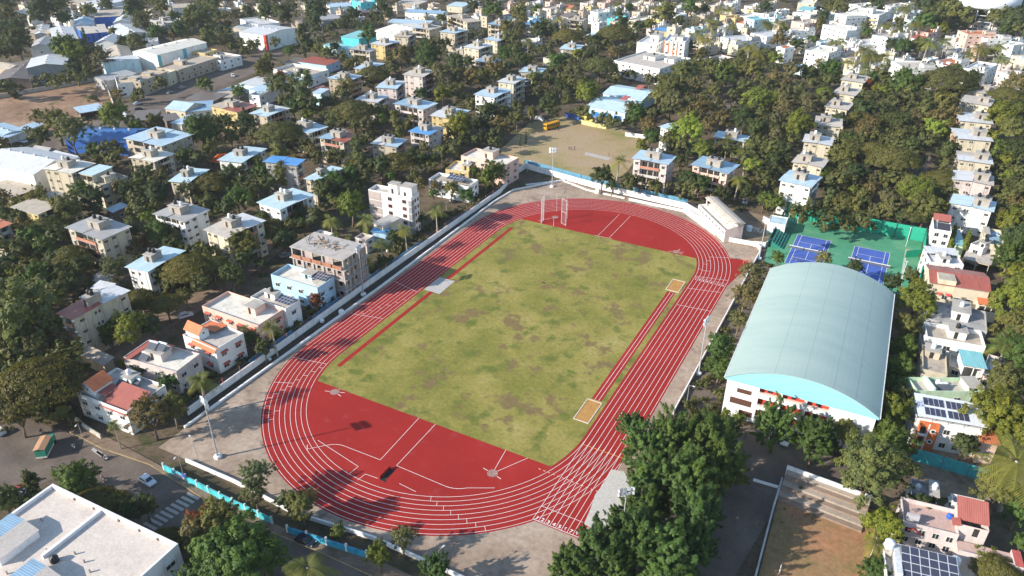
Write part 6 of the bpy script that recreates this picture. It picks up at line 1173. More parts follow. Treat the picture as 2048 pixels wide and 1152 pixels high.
for _ in range(40):
    P = at(g_.uniform(1560, 1745), g_.uniform(1005, 1050)); Rm = g_.uniform(.15, .3); v, tn = crown_arrays(g_.randrange(99), 'shrub', 5, 12, .3); VV.append(v*Rm+np.array([P[0], P[1], Rm*.2])); TT.append(tn)
for _ in range(90):
    y = g_.uniform(-21, 38); x = 58.3+g_.uniform(-.9, .4); Rm = g_.uniform(.3, .7); v, tn = crown_arrays(g_.randrange(99), 'shrub', 5, 12, .3); VV.append(v*Rm+np.array([x, y, Rm*.3])); TT.append(tn)
o = link('undergrowth', quads_mesh('undergrowth', np.concatenate(VV), np.concatenate(TT), LEAF)); o.color = (.10, .10, .036, 1); o['kind'] = 'stuff'
# ---------------------------------------------------------------- walls and fences
def wall(name, pts, h, t, mat, label, cat='wall', post=None, posth=1.0, every=6, pmat=None, rails=0, railmat=None, cap=None, pw=.12, px=False, poff=0, gaps=()):
    if px: pts = [tuple(at(*p)[:2]) for p in pts]
    o0 = np.array(pts[0]); e = empty(name, loc=(o0[0], o0[1], 0)); tag(e, label, cat); m = MB(); P_ = [np.array(p)-o0 for p in pts]
    for i, (a, b) in enumerate(zip(P_, P_[1:])):
        if i in gaps: continue
        d = (b-a)/np.linalg.norm(b-a); n = np.array([-d[1], d[0]])*t/2; q = [a-n, b-n, b+n, a+n]; m.prism([tuple(x) for x in q], 0, h, mat, cap)
    m.build('wall_panel', e); rl = MB()
    if post:
        pm = MB()
        for i, (a, b) in enumerate(zip(P_, P_[1:])):
            L_ = np.linalg.norm(b-a); k = max(1, int(round(L_/every)))
            d = (b-a)/L_; n = np.array([-d[1], d[0]])*poff
            for j in range(k+(1 if i == len(P_)-2 else 0)):
                c = a+(b-a)*j/k+n; pm = MB(); pm.box(-pw/2, -pw/2, 0, pw/2, pw/2, h+posth, pmat); o = pm.build(post, e); o.location = (c[0], c[1], 0.0)
            for r_ in range(rails):
                z = h+posth*(r_+.6)/rails*.95; rl.tube([(*(a+n), z), (*(b+n), z)], .025, railmat or pmat, 4, False)
        if rails: rl.build('wire', e)
    return e
wp = paint((.80, .76, .74), .2); wcap = paint((.80, .78, .76), .15); redp = plain((.40, .12, .09), .7); blue_ = sheet((.07, .25, .42), .3, 0, .5, .3)
wall('kerb_wall', [(-46.7, -83), (-46.5, -9), (-48.0, 63), (-46.9, 77), (-33.3, 97)], .55, .5, wcap, 'low white inner kerb wall along the left side of the track')
wall('boundary_wall', [(-49.6, -79.5), (-50.2, -12), (-50.0, 72), (-53.6, 91)], 1.9, .3, wp, 'white boundary wall with red fence posts along the left side of the track', post='post', posth=1.5, every=5.5, pmat=redp, rails=2, railmat=STEEL)
flat('drain', [(-49.4, -79), (-47.0, -83), (-46.8, -9), (-48.2, 63), (-49.8, 70)], .01, ground_mat('drain_soil', [(.3, (.05, .04, .03)), (.7, (.10, .08, .06))], .3))
for (y0, y1) in ((-58, -42), (-34, -22), (-16, -3), (4, 20)): wall('sheet_fence', [(-51.6, y0), (-51.8, y1)], 1.7, .08, blue_, {-58: 'blue sheet fence behind the track wall beside the salmon pink house', -34: 'blue sheet fence behind the track wall beside the pale blue house', -16: 'blue sheet fence behind the track wall beside the half-built block', 4: 'blue sheet fence behind the track wall below the tall white block'}[y0], 'fence')
wall('boundary_wall', [(-53.9, 91.3), (-53.6, 100.6), (-19.6, 94.5), (17.6, 92.0), (24, 87.5)], 2.3, .3, wp, 'white boundary wall with red posts behind the far bend of the track', post='post', posth=1.4, every=6.2, pmat=redp, rails=2, railmat=STEEL)
wall('sheet_fence', [(-54.2, 101.6), (-19.5, 95.6), (17.4, 93)], 3.5, .08, sheet((.10, .30, .44), .3, 0, .5, .35), 'teal blue sheet fence behind the far white track wall', 'fence')
wall('kerb_wall', [(-45, 84), (-34, 95.2), (-21.5, 90.8), (-6, 90.2)], .5, .4, wcap, 'low white kerb wall around the far left corner of the track'); wall('kerb_wall', [(-4, 89.6), (17.5, 89.0), (33, 75)], .9, .4, wcap, 'low white kerb wall in front of the far white boundary wall')
wall('boundary_wall', [(17.5, 90.2), (24, 84.8), (37.0, 72.4), (47.4, 73.2), (49.0, 70.5)], 1.5, .3, wcap, 'plain white wall running from the far fence past the pavilion')
wall('boundary_wall', [(49.4, 70), (49.6, 12), (49.7, -25.5)], 1.2, .3, paint((.55, .50, .46), .35), 'grey-white wall between the track and the road beside the sports hall', cap=wcap); wall('kerb_wall', [(46.3, 72.6), (50, 73.5), (51.8, 80)], 2, .25, wp, 'short white wall where the pavilion yard meets the tennis courts')
# street front: painted turquoise wall with white posts and panels
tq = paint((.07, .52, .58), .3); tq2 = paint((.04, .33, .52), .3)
e = wall('street_wall', [(-39.6, -94.6), (-22.8, -95.0), (-9, -95.0)], 1.5, .3, tq, 'turquoise painted street wall with artwork panels and white posts along the pavement', post='post', posth=.55, every=3.4, pmat=paint((.45, .66, .68), .2), rails=1, railmat=plain((.2, .13, .12), .7), pw=.34)
for i, (x, c) in enumerate(((4.2, (.62, .5, .56)), (11.2, (.6, .54, .6)), (15.0, (.42, .45, .48)), (20.5, (.66, .62, .56)), (24.5, (.42, .38, .26)))): partbox(e, 'painted_panel', x, -.17-.02*x*.0-(.0 if x < 16 else .0)-.2, .45, x+2.5, -.155, 1.4, paint(c, .5))
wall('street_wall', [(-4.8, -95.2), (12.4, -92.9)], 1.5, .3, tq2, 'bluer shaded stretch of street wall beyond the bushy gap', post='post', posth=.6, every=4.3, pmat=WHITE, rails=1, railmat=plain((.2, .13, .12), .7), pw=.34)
wall('kerb_wall', [(-37.6, -90.6), (-23.8, -90.3), (-6.7, -91.1), (10.7, -88.8), (31, -88.6)], .9, .35, wcap, 'white inner wall between the street planting and the near concourse')
flat('planting_strip', [(-40, -94.2), (-9, -94.8), (12.4, -92.6), (32, -92.4), (32, -88.9), (10.7, -89.1), (-6.7, -91.4), (-37.6, -90.9)], .008, ground_mat('planting_soil', [(.3, (.05, .045, .025)), (.7, (.11, .09, .055))], .4))
wall('boundary_wall', [(150, 838), (172, 858), (203, 878)], 1.3, .3, paint((.62, .57, .48), .35), 'rough cream wall below the white house at the road junction', px=True)
wall('boundary_wall', [(1127, 262), (1165, 243), (1225, 253)], 1.6, .3, paint((.58, .48, .16), .3), 'yellow wall below the marquee halls beside the dirt cricket ground', px=True) if False else None
wall('boundary_wall', [(1160, 247), (1185, 253), (1212, 258), (1243, 250)], 2.0, .3, paint((.64, .56, .26), .3), 'yellow wall in front of the marquee halls at the dirt cricket ground', px=True)
for (a, b, c, lb) in (((1130, 234), (1160, 242), (.05, .12, .40), 'deep blue cloth screen left of the yellow wall'), ((1163, 240), (1185, 244), (.66, .55, .15), 'yellow cloth screen in front of the marquee halls'), ((1187, 243), (1218, 247), (.62, .52, .50), 'pale pink cloth screen in front of the marquee halls'), ((1220, 247), (1240, 247), (.04, .22, .55), 'bright blue cloth screen at the right end of the yellow wall')): wall('cloth_screen', [a, b], 2.6, .06, plain(c, .7), lb, 'screen', px=True)
wall('boundary_wall', [(1250, 272), (1290, 277)], 1.8, .3, WHITE, 'short white wall at the right edge of the dirt cricket ground', px=True)
wall('boundary_wall', [(208, 162), (232, 222)], 2, .3, paint((.5, .45, .4), .3), 'grey wall between the bare plot and the white shop block', px=True); wall('boundary_wall', [(-20, 200), (60, 186), (205, 160)], 2.2, .3, paint((.5, .46, .42), .4), 'stained wall along the top of the bare brown plot', px=True)
# ---------------------------------------------------------------- tennis courts
flat('court_surround', [(50.8, 73), (96.2, 73), (96.2, 61), (52, 61), (52, 64)], .01, tgreen); flat('court_surround', [(50.8, 73), (96.2, 73), (96.2, 103.2), (50.8, 102.6)], .012, tgreen)
TL = MB()
L = TL
for (x0, x1) in ((57.9, 68.9), (76.4, 87.3)):
    y0, y1 = 65.6, 89.3; c = (x0+x1)/2; flat('tennis_court', [(x0, y0), (x1, y0), (x1, y1), (x0, y1)], .02, tblue); zz = .032
    for a in ((x0, y0, x1, y0), (x0, y1, x1, y1), (x0, y0, x0, y1), (x1, y0, x1, y1), (x0+1.37, y0, x0+1.37, y1), (x1-1.37, y0, x1-1.37, y1), (x0+1.37, y0+5.5, x1-1.37, y0+5.5), (x0+1.37, y1-5.5, x1-1.37, y1-5.5), (c, y0+5.5, c, y1-5.5)): seg(*a, .06, zz)
    e = empty('tennis_net', loc=(c, (y0+y1)/2, 0)); tag(e, 'white-taped net across the '+('left' if x0 < 60 else 'right')+' blue tennis court', 'net'); hw_ = (x1-x0)/2+.9
    m = MB(); m.box(-hw_, -.02, .15, hw_, .02, .9, plain((.10, .12, .14), .8), bottom=True); m.build('mesh', e); m = MB(); m.box(-hw_, -.05, .9, hw_, .05, 1.06, WPAINT, bottom=True); m.build('tape', e)
    for s_ in (-1, 1): m = MB(); m.tube([(s_*hw_, 0, 0), (s_*hw_, 0, 1.1)], .08, plain((.12, .12, .12), .6), 6); m.build('post', e)
tag(TL.build('court_lines'), kind='structure')
gsh = plain((.02, .34, .22), .7); gshd = plain((.02, .22, .16), .7); gpost = plain((.015, .12, .09), .6)
wall('court_fence', [(51.2, 102.8), (96.4, 103.6)], 5.0, .1, gsh, 'long green cloth fence behind the tennis courts', 'fence', 'post', .5, 4.6, gpost, 1, gpost, pw=.2, poff=-.2)
wall('court_fence', [(96.6, 103.5), (96.8, 92), (96.8, 62)], 4.0, .1, gsh, 'green cloth fence at the right end of the tennis courts', 'fence', 'post', .5, 6, gpost, 1, gpost, pw=.18, poff=.2); wall('court_fence', [(91.8, 88), (96.4, 91.5)], 2.6, .08, gsh, 'short green fence closing the right corner of the courts', 'fence'); wall('court_fence', [(50.6, 74), (50.6, 102.6)], 2.8, .1, gshd, 'dark green fence at the left end of the tennis courts', 'fence', 'post', .4, 6, gpost, 1, gpost)
st = empty('spectator_steps', loc=(51.2, 75, 0)); tag(st, 'dark green spectator steps left of the tennis courts', 'steps')
for i in range(5): partbox(st, 'step', i*.85, 0, 0, (i+1)*.85, 25, 2.1-i*.42, plain((.02, .19, .14), .7), plain((.03, .22, .17), .7) if i % 2 else None)
for (x, y) in ((53.5, 93), (56, 99), (92, 70), (91.5, 97)):
    e = empty('court_lamp', loc=(x, y, 0)); m = MB(); m.tube([(0, 0, 0), (0, 0, 7)], .07, WPAINT, 6); m.build('pole', e); partbox(e, 'lamp_head', -.3, -.12, 6.9, .3, .12, 7.1, plain((.6, .6, .6), .4)); e['category'] = 'lamp'; e['group'] = 'tennis court lamps'; TODO.append((e, 'thin white lamp post', *pix((x, y, 6))))
m = MB(); m.face([(91.6, 66, .02), (92.3, 66, .02), (92.3, 89, .02), (91.6, 89, .02)], paint((.45, .5, .42), .2)); m.face([(91.6, 89, .02), (96, 91, .02), (96, 95, .02), (91.6, 95, .02)], paint((.50, .38, .30), .2)); tag(m.build('court_path'), kind='structure')
# ---------------------------------------------------------------- stone gallery by the playground
KC[:] = [0, 0, 1]
a, b, c = at(1563, 966), at(1742, 1024), at(1722, 1066); F = Fr([(1552, 1000), (1722, 1066), (1752, 1022)], 0); g_e = empty('stone_gallery', F.M); tag(g_e, 'weathered stone steps with a white back wall above the clay playground', 'steps')
stn = slab((.27, .20, .155), .5); stn2 = slab((.37, .31, .255), .45)
for i in range(6): partbox(g_e, 'step', 0, F.d*i/6.5, 0, F.w, F.d*(i+1)/6.5, .45*(i+1), stn2 if i % 2 else stn)
partbox(g_e, 'back_wall', -.2, F.d*6/6.5, 0, F.w, F.d*6/6.5+.35, 3.6, WHITE); wall('boundary_wall', [(1563, 962), (1545, 1022), (1508, 1165)], 1.1, .35, paint((.5, .48, .46), .3), 'grey kerb wall along the left of the clay playground', px=True)
gp = at(1741, 1112); e = empty('goal_post', loc=(gp[0], gp[1], 0)); m = MB(); m.tube([(0, 0, 0), (0, 0, 5.5)], .07, WPAINT, 6); m.build('pole', e); tag(e, 'slim white pole standing at the right edge of the clay playground', 'pole')
gp = at(1558, 1148); e = empty('goal_post', loc=(gp[0], gp[1], 0)); m = MB(); m.tube([(0, 0, 0), (0, 0, 2.6)], .07, WPAINT, 6); m.build('pole', e); tag(e, 'short white pole at the bottom of the clay playground', 'pole')
wall('sheet_fence', [(1818, 918), (1880, 936), (1986, 968)], 3.2, .08, sheet((.06, .40, .44), .3, 0, .5, .4), 'teal sheet fence in front of the solar-roofed white house', 'fence', 'post', .2, 5, plain((.12, .12, .12), .7), px=True)
# ---------------------------------------------------------------- floodlights, lamps, poles
def mast(px, py, h, label, base=True, face=(0, 0)):
    P = at(px, py); e = empty('floodlight_mast', loc=(P[0], P[1], 0)); tag(e, label, 'floodlight', 'floodlight masts round the track'); rz = math.atan2(-P[0]+face[0], P[1]-face[1])
    m = MB(); m.tube([(0, 0, .4), (0, 0, h*.5), (0, 0, h)], [.2, .15, .1], plain((.5, .5, .52), .45, .3), 8); m.build('pole', e)
    m = MB(); m.lathe([(.85, 0), (.85, .55), (.6, .7), (.1, .72)], WHITE, n=8); m.build('footing', e)
    m = MB(); m.tube([(-1.3, 0, h-.2), (1.3, 0, h-.2)], .07, STEEL, 5); m.tube([(-1.3, 0, h-1.2), (1.3, 0, h-1.2)], .07, STEEL, 5); m.tube([(0, -.7, h-.7), (0, .7, h-.7)], .07, STEEL, 5)
    for s_ in (-1, 1): m.tube([(s_*1.1, 0, h-1.2), (s_*1.1, 0, h-.2)], .05, STEEL, 5)
    cr_ = m.build('crossarm', e); cr_.rotation_euler = (0, 0, rz)
    for i in range(8):
        m = MB(); m.slabq([(-.3, -.1, .25), (.3, -.1, .25), (.3, .3, .5), (-.3, .3, .5)], .5, plain((.62, .63, .66), .35, .3)); m.face([(-.26, -.105, -.22), (.26, -.105, -.22), (.26, -.105, .22), (-.26, -.105, .22)], plain((.8, .8, .8), .2))
        o = m.build('lamp_head', e); o.scale = (1.25, 1.25, 1.25); k = i % 4; q = Vector(((-1.2+.8*k), -.15, h-.2-(i//4)*1.0)); q.rotate(Matrix.Rotation(rz, 3, 'Z')); o.location = q; o.rotation_euler = (.25, 0, rz+(k-1.5)*.35)
mast(436, 915, 15.6, 'tall floodlight mast on a white footing in the near left corner of the concourse'); mast(1397, 748, 16.3, 'floodlight mast beside the right straight near the sports hall'); mast(1104, 374, 15.6, 'floodlight mast behind the hammer cage at the far bend'); mast(727, 590, 16, 'floodlight mast in front of the half-built block'); mast(1518, 518, 14.2, 'slim floodlight mast at the corner between pavilion and tennis courts')
P = at(1240, 1105); mast(1240, 1105, 16, 'floodlight mast rising out of the dense trees by the sprint start')
def street_lamp(px, py, h, label, arm=(1, 0)):
    P = at(px, py); e = empty('street_lamp', loc=(P[0], P[1], 0)); e['category'] = 'street lamp'; e['label'] = label; e['group'] = 'street lamps'; m = MB(); m.tube([(0, 0, 0), (0, 0, h)], [.08, .05], plain((.42, .38, .36), .5), 6); m.tube([(0, 0, h-.05), (arm[0]*.9, arm[1]*.9, h+.25)], .035, plain((.42, .38, .36), .5), 5); m.build('pole', e)
    m = MB(); m.box(-.3, -.12, -.06, .3, .12, .06, plain((.7, .7, .68), .4), bottom=True); o = m.build('lamp_head', e); o.location = (arm[0]*1.1, arm[1]*1.1, h+.28); o.rotation_euler = (0, 0, math.atan2(arm[1], arm[0]))
street_lamp(371, 965, 7.5, 'street lamp with a blue board rising above the turquoise wall', (.4, -1)); street_lamp(172, 893, 6.5, 'street lamp on the pavement corner by the rough cream wall', (.6, -.8)); street_lamp(398, 925, 6.5, 'bare lamp post inside the near left corner of the concourse', (-1, .2)); street_lamp(880, 1152, 6.5, 'street lamp over the planting strip at the bottom edge', (.3, 1)); street_lamp(1372, 815, 6.5, 'lamp post at the near end of the grey-white right wall', (1, -.2)); street_lamp(412, 262, 6, 'lamp post beside the orange awning', (1, 0)); street_lamp(132, 548, 6, 'lamp post on the shaded back lane', (1, 0)); street_lamp(645, 62, 9, 'lamp post beside the road near the turquoise shed', (1, 0)); street_lamp(1237, 118, 9, 'tall lamp post left of the white school block', (1, 0)); street_lamp(1055, 345, 5, 'thin post at the far left corner of the track', (1, 0)); street_lamp(1755, 905, 5, 'post under the olive tree right of the forecourt', (1, 0)); street_lamp(170, 560, 4, 'low post near the back lane bend', (0, 1))
P = at(372, 962); e = empty('notice_board', loc=(P[0]+.4, P[1]-.5, 0)); tag(e, 'small blue notice board strapped to the street lamp by the turquoise wall', 'sign'); m = MB(); m.box(-.5, -.04, 1.6, .5, .04, 2.7, plain((.06, .12, .42), .5), bottom=True); m.tube([(0, .06, 0), (0, .06, 1.7)], .05, STEEL, 5); m.build('board', e)
# ---------------------------------------------------------------- hammer cage and small gear
cg = empty('throwing_cage', loc=(-22, 62, 0)); tag(cg, 'white framed hammer throwing cage with gate panels on the far red D area', 'cage'); cw = plain((.62, .60, .60), .45)
bars = [(-2.1, -6.4), (-2.9, 1.2), (-.9, 4.2), (1.8, 4.2), (4.0, 1.2), (4.6, -3.6)]
def cpanel(name, a, b, h, n):
    m = MB()
    for q in (a, b): m.tube([(*q, 0), (*q, h)], .1, cw, 5)
    for z in (.15, h*.5, h): m.tube([(*a, z), (*b, z)], .06, cw, 4)
    for i in range(1, n): c = (a[0]+(b[0]-a[0])*i/n, a[1]+(b[1]-a[1])*i/n); m.tube([(*c, .1), (*c, h)], .03, cw, 4)
    m.build(name, cg)
cpanel('gate_panel', (-2.0, -7.2), (-2.4, -4.4), 9.5, 8); cpanel('gate_panel', (4.2, -3.6), (6.4, -4.6), 9.5, 6)
for (x, y) in ((-4.2, -.4), (-1.7, 5.0), (2.2, 5.2), (4.4, 1.0)): m = MB(); m.tube([(x, y, 0), (x, y, 7)], .05, cw, 5); m.build('post', cg)
hf = at(1486, 528); e = empty('barrier_frame', loc=(hf[0], hf[1], 0)); tag(e, 'small orange and white steel frame on the concourse at the far right corner', 'frame'); m = MB(); om = plain((.62, .30, .18), .5)
for x in (0, 1.6):
    for y in (0, 2.4): m.tube([(x, y, 0), (x, y, 1.2)], .06, om, 5)
for y in (0, 1.2, 2.4): m.tube([(0, y, 1.2), (1.6, y, 1.2)], .05, om, 5)
for x in (0, 1.6): m.tube([(x, 0, 1.2), (x, 2.4, 1.2)], .05, om, 5)
m.build('frame', e)
for i, (px, py, s_) in enumerate(((902, 402, 1.2), (820, 464, 1.0), (775, 503, .9), (683, 627, 1.6), (644, 644, 1.2), (1195, 386, 2.0), (540, 720, .8))):
    P = at(px, py); m = MB(); m.lathe([(.5*s_, 0), (.55*s_, .5*s_), (.3*s_, .8*s_), (.05, .9*s_)], WHITE, n=9); o = m.build('kerb_block'); o.location = (P[0], P[1], 0); o['category'] = 'block'; o['group'] = 'white blocks along the kerb'; TODO.append((o, 'rounded white block on the kerb', px, py))
bt = at(1455, 448); e = empty('water_tank', loc=(bt[0]+8, bt[1]-2, 0)); tag(e, 'white round tank standing in the dirt yard beside the pavilion', 'tank'); m = MB(); m.lathe([(1.0, 0), (1.0, 1.6), (.8, 1.9), (.2, 2.1)], TANKW, n=12); m.build('drum', e, True)
rb = at(1511, 461); e = empty('rubble_heap', loc=(rb[0], rb[1], 0)); m = MB(); rr = random.Random(8)
for i in range(40): x, y, s_ = rr.gauss(0, 2.4), rr.gauss(0, 1.2), rr.uniform(.2, .6); m.prism([(x+s_*math.cos(t+rr.uniform(-.3, .3)), y+s_*math.sin(t)) for t in (0, 1.3, 2.6, 3.9, 5.2)], 0, s_*rr.uniform(.5, 1), slab((.44, .40, .36)))
o = m.build('stones', e); o['kind'] = 'stuff'; tag(e, 'scattered stone blocks in the dirt yard between pavilion and courts', 'rubble'); flat('pavilion_yard', [(36.9, 72.8), (47.3, 73.4), (50.4, 74), (50.4, 100), (24, 101), (18, 93)], .006, ground_mat('yard_dirt', [(.3, (.16, .115, .07)), (.6, (.28, .21, .14))], .15, 1, .3))
ow = at(452, 330); 
m = MB(); m.slabq([(-4, -3, 3.0), (4, -3, 3.6), (4, 3, 5.6), (-4, 3, 5.0)], .06, plain((.72, .14, .03), .6))
for x, y in ((-3.8, -2.8), (3.8, -2.8), (3.8, 2.8), (-3.8, 2.8)): m.tube([(x, y, 0), (x, y, 3+.07*x+.33*(y+3))], .06, STEEL, 5)
o = m.build('awning'); P = at(443, 322, 3); o.location = (P[0], P[1], 0); tag(o, 'orange cloth awning left of the white pale-roofed block', 'awning')
# ---------------------------------------------------------------- vehicles
def car_proto(name, color, L_=4.0, W_=1.72, H=1.5, van=False):
    e = empty(name, loc=(0, 0, 0)); m = MB(); bm_ = plain(color, .25, 0, .6); w2 = W_/2
    prof = [(-L_/2, .35), (-L_/2, .8), (-L_/2+.15, .95), (-L_/2+.45, 1.0 if not van else H-.1), (L_*.18, 1.0 if not van else H-.1), (L_/2-.25, .82), (L_/2, .62), (L_/2, .35)]
    def ext(pr, hw0, hw1, zsplit, mat):
        for s_ in (-1, 1): m.face([(x, s_*(hw0 if z < zsplit else hw1), z) for x, z in (pr if s_ < 0 else pr[::-1])], mat)
        for (xa, za), (xb, zb) in zip(pr, pr[1:]+pr[:1]): ha = hw0 if za < zsplit else hw1; hb = hw0 if zb < zsplit else hw1; m.face([(xa, -ha, za), (xa, ha, za), (xb, hb, zb), (xb, -hb, zb)], mat)
    ext(prof, w2, w2*.96, .7, bm_)
    cab = [(-L_/2+.35, .98), (-L_/2+.75, H), (L_*.08, H), (L_*.27, .98)]; ext(cab, w2*.94, w2*.80, 1.2, bm_); m.build('body', e)
    gl = MB(); zz = (1.06, H-.1)
    gl.face([(L_*.262, -w2*.78, 1.03), (L_*.262, w2*.78, 1.03), (L_*.095, w2*.70, H-.05), (L_*.095, -w2*.70, H-.05)], GLASS)
    o = gl.build('windscreen', e); o.location = (.03, 0, .03)
    gl = MB(); gl.face([(-L_/2+.42, w2*.75, 1.08), (-L_/2+.42, -w2*.75, 1.08), (-L_/2+.70, -w2*.70, H-.08), (-L_/2+.70, w2*.70, H-.08)], GLASS); o = gl.build('rear_window', e); o.location = (-.03, 0, .02)
    for s_ in (-1, 1):
        gl = MB(); gl.face([(-L_/2+.7, s_*w2*.925, 1.06), (L_*.2, s_*w2*.925, 1.06), (L_*.06, s_*w2*.835, H-.1), (-L_/2+.9, s_*w2*.835, H-.1)][::s_], GLASS); o = gl.build('side_window', e); o.location = (0, s_*.03, 0)
        h_ = MB(); h_.box(L_/2-.08, s_*w2*.8-.18, .58, L_/2+.02, s_*w2*.8+.18 if s_ < 0 else s_*w2*.8+.12, .72, plain((.7, .7, .66), .15)); h_.build('headlight', e)
        mi = MB(); mi.box(L_*.16, s_*(w2+.02)-.05, 1.0, L_*.2, s_*(w2+.08)+.05, 1.14, bm_); mi.build('mirror', e)
        for x in (-L_*.3, L_*.31):
            t = MB(); t.lathe([(.05, -.1), (.31, -.1), (.31, .1), (.05, .1)], plain((.02, .02, .02), .8), n=12); wo = t.build('wheel', e); wo.rotation_euler = (math.pi/2, 0, 0); wo.location = (x, s_*(w2-.12), .31)
    e['category'] = 'van' if van else 'car'; return e
def put(e, px, py, deg, label, first=False, grp='cars on the roads'):
    o = e if first else copy_tree(e); P = at(px, py); q_ = at(px+deg[0], py+deg[1])-P; deg = math.degrees(math.atan2(q_[1], q_[0])); o.location = (P[0], P[1], .012); o.rotation_euler = (0, 0, R(deg)); o['label'] = label; o['group'] = grp; return o
cw_ = car_proto('car', (.72, .74, .78)); put(cw_, 296, 965, (30, 19), 'white hatchback driving toward the zebra crossing', True)
put(cw_, -2, 866, (-20, -14), 'white car cut by the left edge on the shaded road'); put(cw_, 42, 995, (20, -16), 'white car parked in shade behind the near school roof'); put(cw_, 241, 221, (18, 4), 'white car on the road below the unfinished shop row'); put(cw_, 275, 209, (20, -6), 'white pickup-like car among vehicles below the shop row'); put(cw_, 466, 153, (5, 8), 'white car on the upper road near the shop row'); put(cw_, 1490, 405, (6, -20), 'white car parked under trees behind the pavilion'); put(cw_, 47, 285, (18, 3), 'white jeep parked by the long pale blue shop strip'); put(cw_, 1550, 874, (-10, 12), 'white car nosing out under the left tree before the sports hall'); put(cw_, 1572, 884, (-6, 12), 'white car half hidden under the right tree before the sports hall'); put(cw_, 372, 634, (20, -6), 'pale car parked in shade behind the salmon pink house')
cg_ = car_proto('car', (.28, .29, .31)); put(cg_, 572, 513, (18, -6), 'silver-grey car parked in shade left of the half-built block', True); put(cg_, 365, 177, (20, -7), 'grey car in front of the red-fronted shop row'); put(cg_, 340, 187, (20, -7), 'grey car beside the road below the shops'); put(cg_, 28, 462, (6, 8), 'grey car between blocks at the left edge')
cb_ = car_proto('car', (.02, .03, .05)); put(cb_, 1394, 1098, (4, 20), 'dark blue car parked at the edge of the dense trees', True); put(cb_, 612, 1085, (20, 9), 'black car parked on the shaded street beside the blue wall'); put(cb_, 278, 220, (18, -3), 'black car beside the white car below the unfinished shops')
cv = car_proto('van', (.74, .74, .72), 4.6, 1.8, 2.0, True); put(cv, 252, 233, (-10, 12), 'white van parked near the pale blue bungalow', True); put(cv, 1079, 241, (10, 2), 'white van parked left of the yellow bus')
cr2 = car_proto('car', (.30, .06, .04)); put(cr2, 218, 226, (18, 4), 'dark red car beside the low brown shed at the road', True); put(cr2, 38, 985, (20, -16), 'red car in shade behind the near school roof')
# yellow school bus
e = empty('bus', loc=(0, 0, 0)); m = MB(); yb = plain((.72, .36, .02), .35); m.box(-4.6, -1.2, .5, 4.6, 1.2, 2.9, yb, plain((.78, .42, .05), .4)); m.box(-4.4, -1.05, 2.9, 4.4, 1.05, 3.05, yb); m.build('body', e)
for s_ in (-1, 1):
    for i in range(6): g_l = MB(); g_l.face([(-4.2+i*1.4, s_*1.21, 1.7), (-3.0+i*1.4, s_*1.21, 1.7), (-3.0+i*1.4, s_*1.21, 2.6), (-4.2+i*1.4, s_*1.21, 2.6)][::s_*-1], GLASS); g_l.build('side_window', e)
    for x in (-2.9, 2.9): t = MB(); t.lathe([(.05, -.15), (.5, -.15), (.5, .15), (.05, .15)], plain((.02, .02, .02), .8), n=12); wo = t.build('wheel', e); wo.rotation_euler = (math.pi/2, 0, 0); wo.location = (x, s_*1.1, .5)
    st_ = MB(); st_.face([(-4.5, s_*1.215, 1.2), (4.5, s_*1.215, 1.2), (4.5, s_*1.215, 1.4), (-4.5, s_*1.215, 1.4)], DARK); st_.build('stripe', e)
g_l = MB(); g_l.face([(4.61, -1.05, 1.5), (4.61, 1.05, 1.5), (4.61, 1.05, 2.6), (4.61, -1.05, 2.6)], GLASS); g_l.build('windscreen', e); g_l = MB(); g_l.face([(-4.61, 1.0, 1.7), (-4.61, -1.0, 1.7), (-4.61, -1.0, 2.6), (-4.61, 1.0, 2.6)], GLASS); g_l.build('rear_window', e)
P = at(1103, 257); e.location = (P[0], P[1], .01); e.rotation_euler = (0, 0, R(70)); tag(e, 'yellow school bus parked at the top of the dirt cricket ground', 'bus')
# loaded green truck with tan cover
e = empty('truck', loc=(0, 0, 0)); m = MB(); gmt = plain((.03, .22, .15), .5); m.box(-2.4, -1.05, .9, 2.0, 1.05, 2.7, gmt); m.build('cargo_body', e); m = MB(); m.slabq([(-2.6, -1.2, 2.85), (2.2, -1.2, 2.85), (2.2, 0, 3.15), (-2.6, 0, 3.15)], .1, plain((.45, .26, .15), .7)); m.slabq([(2.2, 1.2, 2.85), (-2.6, 1.2, 2.85), (-2.6, 0, 3.15), (2.2, 0, 3.15)], .1, plain((.45, .26, .15), .7)); m.build('cover', e)
m = MB(); m.box(2.1, -.95, .6, 3.7, .95, 2.2, plain((.05, .32, .24), .4)); m.build('cab', e); m = MB(); m.face([(3.71, -.85, 1.4), (3.71, .85, 1.4), (3.71, .85, 2.1), (3.71, -.85, 2.1)], GLASS); m.build('windscreen', e); m = MB(); m.box(-2.45, -1.1, .5, 2.0, 1.1, .9, plain((.62, .58, .52), .6)); m.build('tail_board', e)
for s_ in (-1, 1):
    for x in (-1.4, 2.8): t = MB(); t.lathe([(.05, -.13), (.42, -.13), (.42, .13), (.05, .13)], plain((.02, .02, .02), .8), n=12); wo = t.build('wheel', e); wo.rotation_euler = (math.pi/2, 0, 0); wo.location = (x, s_*.95, .42)
P = at(93, 905); e.location = (P[0], P[1], .012); e.rotation_euler = (0, 0, R(128)); tag(e, 'green cargo truck with a tan cover on the road junction', 'truck')
